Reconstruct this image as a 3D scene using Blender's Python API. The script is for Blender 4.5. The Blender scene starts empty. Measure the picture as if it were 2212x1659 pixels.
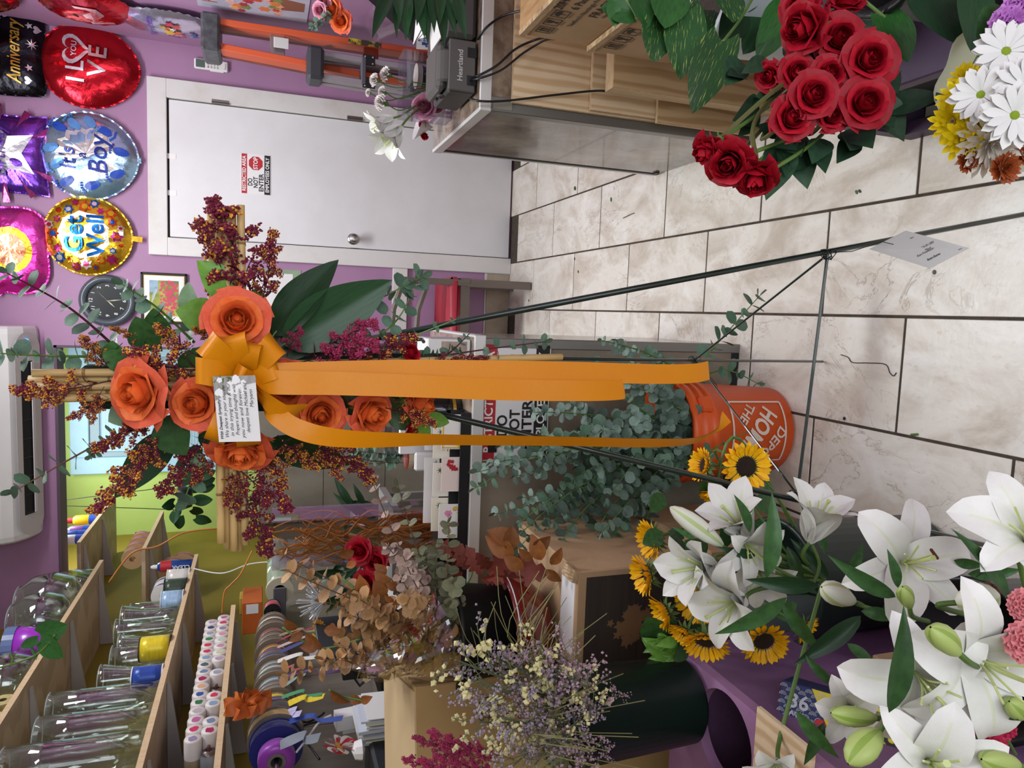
import bpy, math, random
from mathutils import Vector, Matrix, Euler
random.seed(7)
S = bpy.context.scene
C = S.collection
PI = math.pi
V = Vector

# ---------------------------------------------------------------- camera
FPX, PITCH, YAW, ROLL, CAMH = 1559.777, 0.331385744, 0.102770216, -0.00326545815, 1.5184
_cy, _sy, _cp, _sp = math.cos(YAW), math.sin(YAW), math.cos(PITCH), math.sin(PITCH)
FW = V((-_sy*_cp, _cy*_cp, -_sp))
_r0 = V((_cy, _sy, 0)); _d0 = FW.cross(_r0)
CR = _r0*math.cos(ROLL) + _d0*math.sin(ROLL)      # to the right of the upright view
CD = _d0*math.cos(ROLL) - _r0*math.sin(ROLL)      # downwards
CAM = V((0, 0, CAMH))
cam = bpy.data.cameras.new('camera')
camo = bpy.data.objects.new('camera', cam); C.objects.link(camo)
camo.matrix_world = Matrix(((CD.x, CR.x, -FW.x, CAM.x), (CD.y, CR.y, -FW.y, CAM.y), (CD.z, CR.z, -FW.z, CAM.z), (0, 0, 0, 1)))
cam.sensor_fit = 'HORIZONTAL'; cam.sensor_width = 36; cam.lens = FPX/2212*36
cam.clip_start = 0.05; cam.clip_end = 60
S.camera = camo

# ---------------------------------------------------------------- light
S.view_settings.view_transform = 'Standard'; S.view_settings.look = 'None'
S.view_settings.gamma = 1; S.view_settings.use_curve_mapping = False
S.view_settings.exposure = 0.34
w = bpy.data.worlds.new('sky'); S.world = w; w.use_nodes = True
w.node_tree.nodes['Background'].inputs[0].default_value = (0.88, 0.95, 1.0, 1)
w.node_tree.nodes['Background'].inputs[1].default_value = 0.95
def area(name, loc, rot, sx, sy, power, col=(1, 1, 1)):
    l = bpy.data.lights.new(name, 'AREA'); l.shape = 'RECTANGLE'; l.size = sx; l.size_y = sy; l.energy = power; l.color = col
    o = bpy.data.objects.new(name, l); C.objects.link(o); o.location = loc; o.rotation_euler = rot
    return o
area('shop_window_daylight', (0.62, -1.42, 1.6), (PI/2, 0, 0), 1.5, 2.4, 31, (0.9, 0.96, 1))
area('added_fill_back', (0.25, 3.2, 3.06), (0, 0, 0), 1.2, 0.5, 45, (0.94, 0.98, 1.0))  # added fill lamp, brightens the end wall and door
area('ceiling_tube_light', (0.55, 1.3, 3.06), (0, 0, 0), 1.0, 0.5, 16, (0.94, 0.98, 1.0))
area('added_fill_work_room', (-1.0, 5.4, 3.06), (0, 0, 0), 0.9, 0.5, 22, (0.96, 1, 1))  # added fill lamp that gives the work room its own light

# ---------------------------------------------------------------- helpers
def at(x, y, X=None, Y=None, Z=None, D=None):
    """the point that the photograph shows at pixel (x, y), at a known depth, side or height"""
    d = FW + CR*((1659-y)-829.5)/FPX + CD*(x-1106)/FPX
    if X is not None: t = (X-CAM.x)/d.x
    elif Y is not None: t = (Y-CAM.y)/d.y
    elif Z is not None: t = (Z-CAM.z)/d.z
    else: t = D
    return CAM + d*t
def lin(c):
    if isinstance(c, str):
        c = c.lstrip('#'); c = [int(c[i:i+2], 16)/255 for i in (0, 2, 4)]
    return tuple((x/12.92 if x <= .04045 else ((x+.055)/1.055)**2.4) for x in c[:3]) + (1,)
MATS = {}
def mat(name, col='#888888', rough=.5, metal=0, col2=None, scale=8, lo=.35, hi=.65, rnd=0, bump=0, bscale=60, trans=0, ior=1.45, alpha=1,
        emit=0, coat=0, sub=0, wave=None, sheen=0, spec=.5, stretch=None, coords='Object', detail=5):
    """procedural material: a base colour, an optional second colour mixed in by noise, an optional value shift per object"""
    if name in MATS: return MATS[name]
    m = bpy.data.materials.new(name); m.use_nodes = True; MATS[name] = m
    nt = m.node_tree; N = nt.nodes; L = nt.links; b = N['Principled BSDF']
    b.inputs['Base Color'].default_value = lin(col); b.inputs['Roughness'].default_value = rough; b.inputs['Metallic'].default_value = metal
    b.inputs['IOR'].default_value = ior; b.inputs['Alpha'].default_value = alpha
    b.inputs['Transmission Weight'].default_value = trans; b.inputs['Specular IOR Level'].default_value = spec
    b.inputs['Coat Weight'].default_value = coat; b.inputs['Sheen Weight'].default_value = sheen
    if emit: b.inputs['Emission Color'].default_value = lin(col); b.inputs['Emission Strength'].default_value = emit
    src = None
    tc = N.new('ShaderNodeTexCoord'); co = tc.outputs[coords]
    if stretch:
        mp = N.new('ShaderNodeMapping'); mp.inputs['Scale'].default_value = stretch; L.new(co, mp.inputs['Vector']); co = mp.outputs[0]
    if col2 is not None:
        if wave:
            t = N.new('ShaderNodeTexWave'); t.inputs['Scale'].default_value = scale; t.inputs['Distortion'].default_value = wave; t.inputs['Detail'].default_value = 3
            t.inputs['Detail Scale'].default_value = 1.5
            fac = t.outputs['Fac']
        else:
            t = N.new('ShaderNodeTexNoise'); t.inputs['Scale'].default_value = scale; t.inputs['Detail'].default_value = detail; t.inputs['Roughness'].default_value = .6; fac = t.outputs['Fac']
        L.new(co, t.inputs['Vector'])
        r = N.new('ShaderNodeMapRange'); r.inputs['From Min'].default_value = lo; r.inputs['From Max'].default_value = hi; L.new(fac, r.inputs['Value'])
        mx = N.new('ShaderNodeMix'); mx.data_type = 'RGBA'; L.new(r.outputs[0], mx.inputs['Factor'])
        mx.inputs['A'].default_value = lin(col); mx.inputs['B'].default_value = lin(col2); src = mx.outputs['Result']
    if rnd:
        oi = N.new('ShaderNodeObjectInfo'); hs = N.new('ShaderNodeHueSaturation')
        r = N.new('ShaderNodeMapRange'); r.inputs['To Min'].default_value = 1-rnd; r.inputs['To Max'].default_value = 1+rnd; L.new(oi.outputs['Random'], r.inputs['Value'])
        L.new(r.outputs[0], hs.inputs['Value']); hs.inputs['Color'].default_value = lin(col)
        if src: L.new(src, hs.inputs['Color'])
        src = hs.outputs[0]
    if src: L.new(src, b.inputs['Base Color'])
    if bump:
        t = N.new('ShaderNodeTexNoise'); t.inputs['Scale'].default_value = bscale; t.inputs['Detail'].default_value = 4; L.new(co, t.inputs['Vector'])
        bp = N.new('ShaderNodeBump'); bp.inputs['Strength'].default_value = bump; bp.inputs['Distance'].default_value = .01
        L.new(t.outputs['Fac'], bp.inputs['Height']); L.new(bp.outputs[0], b.inputs['Normal'])
    return m
def clear(name, col='#ffffff', rough=0.0, op=.12):
    """thin clear film or thin-walled glass: mostly see-through, with a sheen that grows towards the edge"""
    if name in MATS: return MATS[name]
    m = bpy.data.materials.new(name); m.use_nodes = True; MATS[name] = m
    nt = m.node_tree; N = nt.nodes; L = nt.links; N.remove(N['Principled BSDF'])
    tr = N.new('ShaderNodeBsdfTransparent'); tr.inputs[0].default_value = lin(col)
    gl = N.new('ShaderNodeBsdfGlossy'); gl.inputs['Roughness'].default_value = rough; gl.inputs['Color'].default_value = (.95, .97, 1, 1)
    lw = N.new('ShaderNodeLayerWeight'); lw.inputs['Blend'].default_value = .3
    r = N.new('ShaderNodeMapRange'); r.inputs['To Min'].default_value = op*.5; r.inputs['To Max'].default_value = min(.95, op*4); L.new(lw.outputs['Facing'], r.inputs['Value'])
    mx = N.new('ShaderNodeMixShader'); L.new(r.outputs[0], mx.inputs[0]); L.new(tr.outputs[0], mx.inputs[1]); L.new(gl.outputs[0], mx.inputs[2])
    L.new(mx.outputs[0], N['Material Output'].inputs['Surface'])
    return m

class MB:
    """collects shapes into one mesh"""
    def __init__(s): s.v = []; s.f = []; s.m = []
    def add(s, vs, fs, m=0):
        o = len(s.v); s.v += [tuple(p) for p in vs]
        for f in fs: s.f.append(tuple(i+o for i in f)); s.m.append(m)
        return s
    def box(s, c, d, R=None, m=0, b=0):
        hx, hy, hz = d[0]/2, d[1]/2, d[2]/2
        if b <= 0:
            vs = [V((x*hx, y*hy, z*hz)) for x in (-1, 1) for y in (-1, 1) for z in (-1, 1)]
            fs = [(0, 1, 3, 2), (4, 6, 7, 5), (0, 4, 5, 1), (2, 3, 7, 6), (0, 2, 6, 4), (1, 5, 7, 3)]
        else:
            vs = []; idx = {}
            for x in (-1, 1):
                for y in (-1, 1):
                    for z in (-1, 1):
                        for a, q in enumerate(((hx, hy-b, hz-b), (hx-b, hy, hz-b), (hx-b, hy-b, hz))):
                            idx[x, y, z, a] = len(vs); vs.append(V((x*q[0], y*q[1], z*q[2])))
            fs = []
            for q in (-1, 1):
                fs.append([idx[q, y, z, 0] for y, z in ((-1, -1), (1, -1), (1, 1), (-1, 1))][::q])
                fs.append([idx[x, q, z, 1] for x, z in ((-1, -1), (-1, 1), (1, 1), (1, -1))][::q])
                fs.append([idx[x, y, q, 2] for x, y in ((-1, -1), (1, -1), (1, 1), (-1, 1))][::q])
                for q2 in (-1, 1):
                    fs.append([idx[q, q2, -1, 0], idx[q, q2, 1, 0], idx[q, q2, 1, 1], idx[q, q2, -1, 1]])
                    fs.append([idx[q, -1, q2, 0], idx[q, 1, q2, 0], idx[q, 1, q2, 2], idx[q, -1, q2, 2]])
                    fs.append([idx[-1, q, q2, 1], idx[1, q, q2, 1], idx[1, q, q2, 2], idx[-1, q, q2, 2]])
                    for q3 in (-1, 1): fs.append([idx[q, q2, q3, a] for a in (0, 1, 2)])
        if R is not None: vs = [R @ p for p in vs]
        c = V(c)
        return s.add([p+c for p in vs], fs, m)
    def span(s, x0, x1, y0, y1, z0, z1, m=0, b=0):
        return s.box(((x0+x1)/2, (y0+y1)/2, (z0+z1)/2), (abs(x1-x0), abs(y1-y0), abs(z1-z0)), None, m, b)
    def tube(s, pts, r, n=6, m=0, cap=True):
        pts = [V(p) for p in pts]; k = len(pts); rs = r if isinstance(r, (list, tuple)) else [r]*k
        vs = []; u = None
        for i, p in enumerate(pts):
            t = (pts[min(i+1, k-1)]-pts[max(i-1, 0)]); t = t.normalized() if t.length > 1e-9 else V((0, 0, 1))
            if u is None: u = t.orthogonal().normalized()
            else:
                u = u-t*u.dot(t); u = u.normalized() if u.length > 1e-6 else t.orthogonal().normalized()
            w_ = t.cross(u)
            vs += [p+(u*math.cos(2*PI*j/n)+w_*math.sin(2*PI*j/n))*rs[i] for j in range(n)]
        fs = [(i*n+j, i*n+(j+1) % n, (i+1)*n+(j+1) % n, (i+1)*n+j) for i in range(k-1) for j in range(n)]
        if cap: fs += [tuple(range(n))[::-1], tuple((k-1)*n+j for j in range(n))]
        return s.add(vs, fs, m)
    def lathe(s, prof, n=24, M=None, m=0, cap=False, a0=0, a1=2*PI):
        full = abs(a1-a0) > 6.28; nn = n if full else n+1
        vs = [V((r*math.cos(a0+(a1-a0)*j/n), r*math.sin(a0+(a1-a0)*j/n), z)) for r, z in prof for j in range(nn)]
        fs = [(i*nn+j, i*nn+(j+1) % nn, (i+1)*nn+(j+1) % nn, (i+1)*nn+j) for i in range(len(prof)-1) for j in range(n)]
        if cap: fs += [tuple(range(nn))[::-1], tuple((len(prof)-1)*nn+j for j in range(nn))]
        if M is not None: vs = [M @ p for p in vs]
        return s.add(vs, fs, m)
    def grid(s, fn, nu, nv, m=0):
        vs = [fn(i/nu, j/nv) for i in range(nu+1) for j in range(nv+1)]
        fs = [(i*(nv+1)+j, (i+1)*(nv+1)+j, (i+1)*(nv+1)+j+1, i*(nv+1)+j+1) for i in range(nu) for j in range(nv)]
        return s.add(vs, fs, m)
    def prism(s, poly, z0, z1, M=None, m=0):
        n = len(poly); vs = [V((x, y, z0)) for x, y in poly]+[V((x, y, z1)) for x, y in poly]
        fs = [tuple(range(n))[::-1], tuple(range(n, 2*n))]+[(i, (i+1) % n, n+(i+1) % n, n+i) for i in range(n)]
        if M is not None: vs = [M @ p for p in vs]
        return s.add(vs, fs, m)
    def strip(s, pts, sides, m=0, th=.0006):
        """a ribbon: points along it with half-width side vectors, given a small thickness"""
        k = len(pts); pts = [V(p) for p in pts]; a = []; b = []; N_ = 4
        for i in range(k):
            t = pts[min(i+1, k-1)]-pts[max(i-1, 0)]; sd = V(sides[i] if isinstance(sides, list) else sides)
            nn = t.cross(sd); nn = nn.normalized()*th/2 if nn.length > 1e-9 else V((0, 0, th/2))
            a += [pts[i]+sd*(2*j/N_-1)+nn for j in range(N_+1)]; b += [pts[i]+sd*(2*j/N_-1)-nn for j in range(N_+1)]
        fs = [(i*(N_+1)+j, i*(N_+1)+j+1, (i+1)*(N_+1)+j+1, (i+1)*(N_+1)+j) for i in range(k-1) for j in range(N_)]
        s.add(a, fs, m); return s.add(b, [f[::-1] for f in fs], m)
    def mesh(s, name, *mats, smooth=False):
        me = bpy.data.meshes.new(name); me.from_pydata(s.v, [], s.f)
        for q in mats: me.materials.append(q if not isinstance(q, str) else MATS[q])
        if len(mats) > 1: me.polygons.foreach_set('material_index', s.m)
        if smooth: me.polygons.foreach_set('use_smooth', [True]*len(s.f))
        me.update(); return me
def thing(name, label, cat, M=None, group=None, mesh=None, kind=None):
    o = bpy.data.objects.new(name, mesh); C.objects.link(o)
    if mesh is None: o.empty_display_size = .05
    if M is not None: o.matrix_world = M if isinstance(M, Matrix) else Matrix.Translation(V(M))
    o['label'] = label; o['category'] = cat
    if group: o['group'] = group
    if kind: o['kind'] = kind
    return o
def part(name, me, parent, M=None, kind=None, label=None):
    o = bpy.data.objects.new(name, me); C.objects.link(o); o.parent = parent
    if M is not None: o.matrix_basis = M if isinstance(M, Matrix) else Matrix.Translation(V(M))
    if kind: o['kind'] = kind
    if label: o['label'] = label
    return o
def struct(name, me, label=None, M=None):
    o = bpy.data.objects.new(name, me); C.objects.link(o); o['kind'] = 'structure'
    if label: o['label'] = label
    if M is not None: o.matrix_world = M
    return o
def fr(o, x, y, z):
    """matrix with origin o and axes x, y, z"""
    return Matrix(((x[0], y[0], z[0], o[0]), (x[1], y[1], z[1], o[1]), (x[2], y[2], z[2], o[2]), (0, 0, 0, 1)))
def aim(o, z, spin=0, scale=1, up=None):
    """matrix at o whose Z axis points along z"""
    z = V(z).normalized(); u = V(up) if up else V((0, 0, 1))
    if abs(z.dot(u.normalized())) > .98: u = V((0, 1, 0)) if abs(z.y) < .9 else V((1, 0, 0))
    x = u.cross(z).normalized(); y = z.cross(x)
    return fr(o, x, y, z) @ Matrix.Rotation(spin, 4, 'Z') @ Matrix.Diagonal((scale, scale, scale, 1) if not isinstance(scale, tuple) else scale+(1,))
def leafm(o, x, n, scale=1):
    """matrix for a leaf: grows along x, faces n"""
    x = V(x).normalized(); n = V(n); n = n-x*n.dot(x); n = n.normalized() if n.length > 1e-5 else x.orthogonal().normalized()
    y = n.cross(x); sc = scale if isinstance(scale, tuple) else (scale, scale, scale)
    return fr(o, x*sc[0], y*sc[1], n*sc[2])
def bez(p, n=12):
    """smooth curve through the given points (Catmull-Rom)"""
    p = [V(q) for q in p]; out = []
    for i in range(len(p)-1):
        a, b, c, d = p[max(i-1, 0)], p[i], p[i+1], p[min(i+2, len(p)-1)]
        for j in range(n):
            t = j/n; out.append(.5*((2*b)+(c-a)*t+(2*a-5*b+4*c-d)*t*t+(3*b-a-3*c+d)*t**3))
    return out+[p[-1]]
def R(*a): return random.uniform(*a)
def wallM(x, z, y=4.53): return fr((x, y, z), (1, 0, 0), (0, 0, 1), (0, -1, 0))       # on a wall that faces the camera
def rwallM(y, z, x=1.41): return fr((x, y, z), (0, -1, 0), (0, 0, 1), (-1, 0, 0))      # on the right-hand wall
_tc = {}
def text(s, size, m, parent, M, bold=0, align='CENTER', depth=0, shear=0, name='lettering', width=None, fx=None, space=1, extr=0):
    """lettering: the words as a flat mesh standing just proud of the surface"""
    cu = bpy.data.curves.new('t', 'FONT'); cu.body = s; cu.size = size; cu.offset = bold*size; cu.align_x = align; cu.align_y = 'CENTER'; cu.shear = shear
    cu.resolution_u = 3; cu.space_character = space; cu.extrude = extr; cu.space_line = .85
    ob = bpy.data.objects.new('t', cu); me = bpy.data.meshes.new_from_object(ob); bpy.data.objects.remove(ob); bpy.data.curves.remove(cu)
    me.materials.clear(); me.materials.append(m)
    if width and len(me.vertices):
        xs = [q.co.x for q in me.vertices]; k = width/max(max(xs)-min(xs), 1e-6)
        for q in me.vertices: q.co.x *= k
    if fx:
        for q in me.vertices: q.co = fx(q.co)
    return part(name, me, parent, M)
def tr(x, y, z=0): return Matrix.Translation((x, y, z))
def rot(a, ax='Z'): return Matrix.Rotation(a, 4, ax)
# ================================================================ the room
W = 4.53; XL = -1.84; XR = 1.41; ZC = 3.08
purple = mat('purple wall paint', '#a87ea1', .55, col2='#a1789a', scale=3, bump=.03, bscale=180)
yellow = mat('yellow green wall paint', '#96842f', .6, col2='#8e7c29', scale=2, bump=.03, bscale=160)
green = mat('green wall paint', '#b8d274', .6, col2='#b2cc6c', scale=2, bump=.03, bscale=160)
white_paint = mat('white door paint', '#dedcde', .42, col2='#d7d5d6', scale=4, bump=.02, bscale=90)
worn_white = mat('worn white trim paint', '#d6d2d0', .45, col2='#c6beb6', scale=5, lo=.5, hi=.8)
grout = mat('dark grout', '#4d4238', .9, col2='#3a322b', scale=30)
ceil_m = mat('white ceiling', '#e4e2de', .8, col2='#dddad5', scale=4)
def tile_material():
    m = mat('travertine tile', '#e0d6c9', .32, bump=.04, bscale=70)
    nt = m.node_tree; N = nt.nodes; L = nt.links; b = N['Principled BSDF']
    geo = N.new('ShaderNodeNewGeometry'); oi = N.new('ShaderNodeObjectInfo')
    mul = N.new('ShaderNodeVectorMath'); mul.operation = 'SCALE'; mul.inputs[0].default_value = (9, 5, 3); L.new(oi.outputs['Random'], mul.inputs['Scale'])
    add = N.new('ShaderNodeVectorMath'); L.new(geo.outputs['Position'], add.inputs[0]); L.new(mul.outputs[0], add.inputs[1])
    mp = N.new('ShaderNodeMapping'); mp.inputs['Scale'].default_value = (1, .62, 1); L.new(add.outputs[0], mp.inputs[0])
    def noise(sc, lo, hi, dist=0, det=8):
        t = N.new('ShaderNodeTexNoise'); t.inputs['Scale'].default_value = sc; t.inputs['Detail'].default_value = det; t.inputs['Roughness'].default_value = .62; t.inputs['Distortion'].default_value = dist
        L.new(mp.outputs[0], t.inputs['Vector'])
        r = N.new('ShaderNodeMapRange'); r.inputs['From Min'].default_value = lo; r.inputs['From Max'].default_value = hi; L.new(t.outputs['Fac'], r.inputs['Value']); return r.outputs[0], t
    def mixc(a, bcol, fac):
        x = N.new('ShaderNodeMix'); x.data_type = 'RGBA'; L.new(fac, x.inputs['Factor']); x.inputs['B'].default_value = lin(bcol)
        if isinstance(a, str): x.inputs['A'].default_value = lin(a)
        else: L.new(a, x.inputs['A'])
        return x.outputs['Result']
    f1, _ = noise(4.2, .44, .68, 1.4); f2, _ = noise(9, .5, .8, .6)
    c = mixc('#e0d9cf', '#beb0a0', f1); c = mixc(c, '#eeebe6', f2)
    _, t = noise(3.4, 0, 1, 2.2, 6)                                  # thin veins where the noise crosses its middle
    a = N.new('ShaderNodeMath'); a.operation = 'SUBTRACT'; L.new(t.outputs['Fac'], a.inputs[0]); a.inputs[1].default_value = .5
    ab = N.new('ShaderNodeMath'); ab.operation = 'ABSOLUTE'; L.new(a.outputs[0], ab.inputs[0])
    r = N.new('ShaderNodeMapRange'); r.inputs['From Min'].default_value = 0; r.inputs['From Max'].default_value = .012; r.inputs['To Min'].default_value = .8; r.inputs['To Max'].default_value = 0
    L.new(ab.outputs[0], r.inputs['Value']); f3, _ = noise(2.3, .45, .62)
    mu = N.new('ShaderNodeMath'); mu.operation = 'MULTIPLY'; L.new(r.outputs[0], mu.inputs[0]); L.new(f3, mu.inputs[1])
    c = mixc(c, '#9a8a78', mu.outputs[0])
    f4, _ = noise(55, .6, .78, 0, 3); c = mixc(c, '#cbbcab', f4)
    L.new(c, b.inputs['Base Color']); return m
tile = tile_material()
fl = struct('floor', MB().span(XL-.1, XR+.1, -1.5, 6.3, -.06, -.002).mesh('floor', grout), 'travertine tile floor with dark grout joints')
tw, tl = .2965, .5972
tme = MB().box((0, 0, -.0055), (tw-.0075, tl-.0075, .011), b=.0012).mesh('tile', tile)
for i in range(-6, 5):
    y0 = 1.687 if i % 2 == 0 else 1.398
    for j in range(-5, 9):
        x, y = .028+tw*(i+.5), y0+tl*(j+.5)
        if -1.3 < y < 6 and (y < 4.4 or x < -.2): part('tile', tme, fl, (x, y, 0))
struct('ceiling', MB().span(XL-.1, XR+.1, -1.5, 6.3, ZC, ZC+.1).mesh('ceiling', ceil_m))
struct('wall_left', MB().span(XL-.1, XL, -1.5, 6.3, 0, ZC).mesh('wall_left', yellow), 'yellow green painted side wall behind the shelves')
struct('wall_front_added', MB().span(XL-.1, -.15, -1.56, -1.46, 0, ZC).span(-.15, XR+.1, -1.56, -1.46, 0, .25).span(-.15, XR+.1, -1.56, -1.46, 2.75, ZC).mesh('wall_front_added', mat('pale shop front paint', '#cfc6cc', .6)), 'unseen shop front wall added to shade the left foreground')  # unseen wall, added to keep daylight off the left foreground
struct('wall_right', MB().span(XR, XR+.1, -1.5, W+.1, 0, ZC).mesh('wall_right', purple), 'purple side wall with balloons and poster')
wb = MB(); wb.span(-.262, XR, W, W+.12, 0, ZC); wb.span(XL, -.262, W, W+.12, 2.6, ZC)
struct('wall_back', wb.mesh('wall_back', purple), 'purple end wall with door, balloons and air conditioner')
struct('wall_work_room', MB().span(XL-.1, 1.2, 6.2, 6.3, 0, ZC).mesh('wall_work_room', green), 'green end wall of the work room')
struct('wall_work_room_side', MB().span(.7, .8, W+.12, 6.2, 0, ZC).mesh('wall_work_room_side', green))
wains = mat('grey brown stone tile', '#8f867b', .45, col2='#766d63', scale=3, wave=None, stretch=(1, 2, .5))
wn = struct('trim_1', MB().span(XL, XL+.006, 2.2, 6.2, 0, 1.4).mesh('trim_1', grout), 'grey brown wall tiles below the shelves')
for i in range(9):
    for j in range(3): part('tile', MB().span(XL+.006, XL+.014, 2.2+.45*i, 2.2+.45*i+.445, .47*j, .47*j+.465).mesh('tile', wains), wn)
wn2 = struct('trim_2', MB().span(XL, .7, 6.19, 6.2, 0, 1.55).mesh('trim_2', grout), 'grey brown wall tiles on the work room end wall')
for i in range(5):
    for j in range(3): part('tile', MB().span(XL+.03+.48*i, XL+.03+.48*i+.475, 6.178, 6.19, .52*j, .52*j+.515).mesh('tile', wains), wn2)
# window of the work room
blue_trim = mat('pale blue window paint', '#a9cfe0', .5, col2='#9fc6d8', scale=5)
blind = mat('daylit blind slat', '#bcd9e6', .6)
win = struct('window_1', MB().span(-1.34, -.3, 6.192, 6.2, 1.72, 2.9).mesh('window_1', mat('overcast daylight behind blind', '#a8c6d6', .4, emit=.6)), 'pale blue framed window with a closed blind')
for a in ((-1.34, -1.21, 1.7, 2.9), (-.43, -.3, 1.7, 2.9), (-1.21, -.43, 2.77, 2.9), (-1.21, -.43, 1.7, 1.82)):
    part('window_frame', MB().span(a[0], a[1], 6.15, 6.2, a[2], a[3], b=.006).mesh('window_frame', blue_trim), win)
for a in ((-1.21, -1.17, 1.82, 2.77), (-.47, -.43, 1.82, 2.77), (-1.17, -.47, 2.70, 2.77)):
    part('sash', MB().span(a[0], a[1], 6.165, 6.192, a[2], a[3], b=.004).mesh('sash', mat('grey sash', '#8fa7b0', .5)), win)
sl = MB().box((0, 0, 0), (.68, .004, .021), Matrix.Rotation(.35, 3, 'X')).mesh('blind_slat', blind)
for i in range(40): part('blind_slat', sl, win, (-.82, 6.176, 1.84+.0215*i))
# door
dark = mat('dark gap', '#26221f', .9)
dr = struct('door_1', MB().span(.354, 1.111, W-.004, W, .006, 2.027).mesh('door_1', dark), 'white flush door with warning sign and round knob')
part('door_leaf', MB().span(.359, 1.106, W-.016, W-.004, .012, 2.018, b=.003).mesh('door_leaf', white_paint), dr)
for a in ((.254, .354, .0, 2.027), (1.111, 1.213, 0, 2.027), (.254, 1.213, 2.027, 2.124)):
    part('door_frame', MB().span(a[0], a[1], W-.032, W, a[2], a[3], b=.003).mesh('door_frame', worn_white), dr)
steel = mat('brushed steel', '#b9b6b2', .28, 1, col2='#9a9692', scale=20)
for z in (1.752, 1.01, .25):
    part('hinge', MB().tube([(1.111, W-.036, z-.045), (1.111, W-.036, z+.045)], .007, 8).box((1.12, W-.033, z), (.02, .003, .09)).mesh('hinge', mat('tarnished hinge', '#8a8580', .4, 1)), dr)
kn = MB().lathe([(.0, 0), (.034, 0), (.034, .004), (.03, .008), (.013, .012), (.012, .03), (.02, .036), (.027, .045), (.028, .056), (.022, .064), (.012, .066), (.0, .066)], 24, fr((.413, W-.016, 1.009), (1, 0, 0), (0, 0, 1), (0, -1, 0)))
part('door_knob', kn.mesh('door_knob', steel, smooth=True), dr)
part('strike_plate', MB().box((.357, W-.02, 1.0), (.004, .012, .055)).mesh('strike_plate', dark), dr)
for x in (.6, .8):
    part('tape_tab', MB().box((x, W-.017, 2.005), (.028, .001, .045)).mesh('tape_tab', mat('clear tape', '#e6e2de', .3)), dr)
# chair rail and tiled baseboard
struct('trim_3', MB().span(-.26, .254, W-.022, W, .672, .764, b=.003).mesh('trim_3', worn_white), 'white chair rail beside the door')
bb = struct('baseboard_back', MB().span(-.26, .254, W-.008, W, 0, .165).mesh('baseboard_back', worn_white))
for i in range(2): part('tile', MB().span(-.25+.252*i, -.25+.252*i+.248, W-.016, W-.008, .004, .156, b=.002).mesh('tile', mat('beige baseboard tile', '#b5a592', .4, col2='#a3927e', scale=8)), bb)
# inner lining of the opening
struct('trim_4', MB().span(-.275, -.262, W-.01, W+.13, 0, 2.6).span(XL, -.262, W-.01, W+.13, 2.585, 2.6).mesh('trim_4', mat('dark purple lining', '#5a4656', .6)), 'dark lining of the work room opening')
# ================================================================ plant builders
S.cycles.max_bounces = 8; S.cycles.diffuse_bounces = 3; S.cycles.transparent_max_bounces = 16
def cdir(ix, iy, tow): return (CD*ix - CR*iy - FW*tow).normalized()       # picture right, picture down, towards the viewer
leaf_green = mat('deep green leaf', '#2f4f2a', .38, rnd=.35, col2='#3e6634', scale=6, spec=.35)
dark_leaf = mat('dark glossy leaf', '#1f3a22', .33, rnd=.3, col2='#27482a', scale=5, stretch=(1, 14, 1), spec=.35)
bright_leaf = mat('fresh green leaf', '#5b8a35', .4, rnd=.25, col2='#6d9c3e', scale=6)
pale_leaf = mat('pale underside leaf', '#7f9a76', .55, rnd=.15, col2='#738e6b', scale=8)
euc_leaf = mat('eucalyptus leaf', '#4a6650', .55, rnd=.35, col2='#5c7a66', scale=10)
euc_grey = mat('silver eucalyptus leaf', '#53685c', .6, rnd=.45, col2='#6e8276', scale=12, lo=.4, hi=.7)
euc_dry = mat('dried tan eucalyptus leaf', '#b0875a', .65, rnd=.3, col2='#9c7346', scale=10)
euc_mauve = mat('dried mauve eucalyptus leaf', '#a58a7c', .65, rnd=.25, col2='#8c776a', scale=10)
euc_olive = mat('dried olive eucalyptus leaf', '#5c5f45', .6, rnd=.35, col2='#6d6d52', scale=10)
stem_green = mat('green stem', '#5f7f3a', .5, col2='#4d6d30', scale=14)
stem_brown = mat('brown stem', '#6b4a35', .6, col2='#5a3c2a', scale=14)
stem_dark = mat('dark burgundy stem', '#4a1c26', .6)
def leaf_mesh(name, m, L=1, w=.3, tip=1.2, base=.6, fold=.12, bend=.15, nu=6, nv=4, wavy=0, heart=0, shape=None):
    """a leaf that grows along +X, faces +Z"""
    def fn(t, v):
        s_ = 2*v-1
        if shape: wid = shape(t)*w
        else: wid = w*(t**base)*((1-t)**(1/tip))*2.0 if 0 < t < 1 else 0
        x = L*t - heart*(abs(s_)**1.5)*max(0, .3-t)/.3
        z = fold*wid*abs(s_)+bend*L*(-(t*t))+wavy*wid*math.sin(t*14+s_*2)*abs(s_)
        return (x, s_*wid, z)
    return MB().grid(fn, nu, nv).mesh(name, m, smooth=True)
def rleaf(m, key):
    return leaf_mesh('leaf', m, 1, .46, fold=.1, bend=.12, nu=6, nv=4, shape=lambda t: math.sqrt(max(0, 1-(2*t-1)**2))*(1.0 if t > .5 else .96))
EUC = {k: rleaf(q, k) for k, q in dict(green=euc_leaf, grey=euc_grey, dry=euc_dry, mauve=euc_mauve, olive=euc_olive).items()}
SALAL = {k: leaf_mesh('leaf', q, 1, .36, shape=lambda t: (math.sin(PI*min(1, t**.78))**.8) if 0 < t < 1 else 0, fold=.12, bend=.14, nu=10, nv=6, wavy=.05) for k, q in dict(dark=leaf_green, bright=bright_leaf, pale=pale_leaf).items()}
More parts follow.
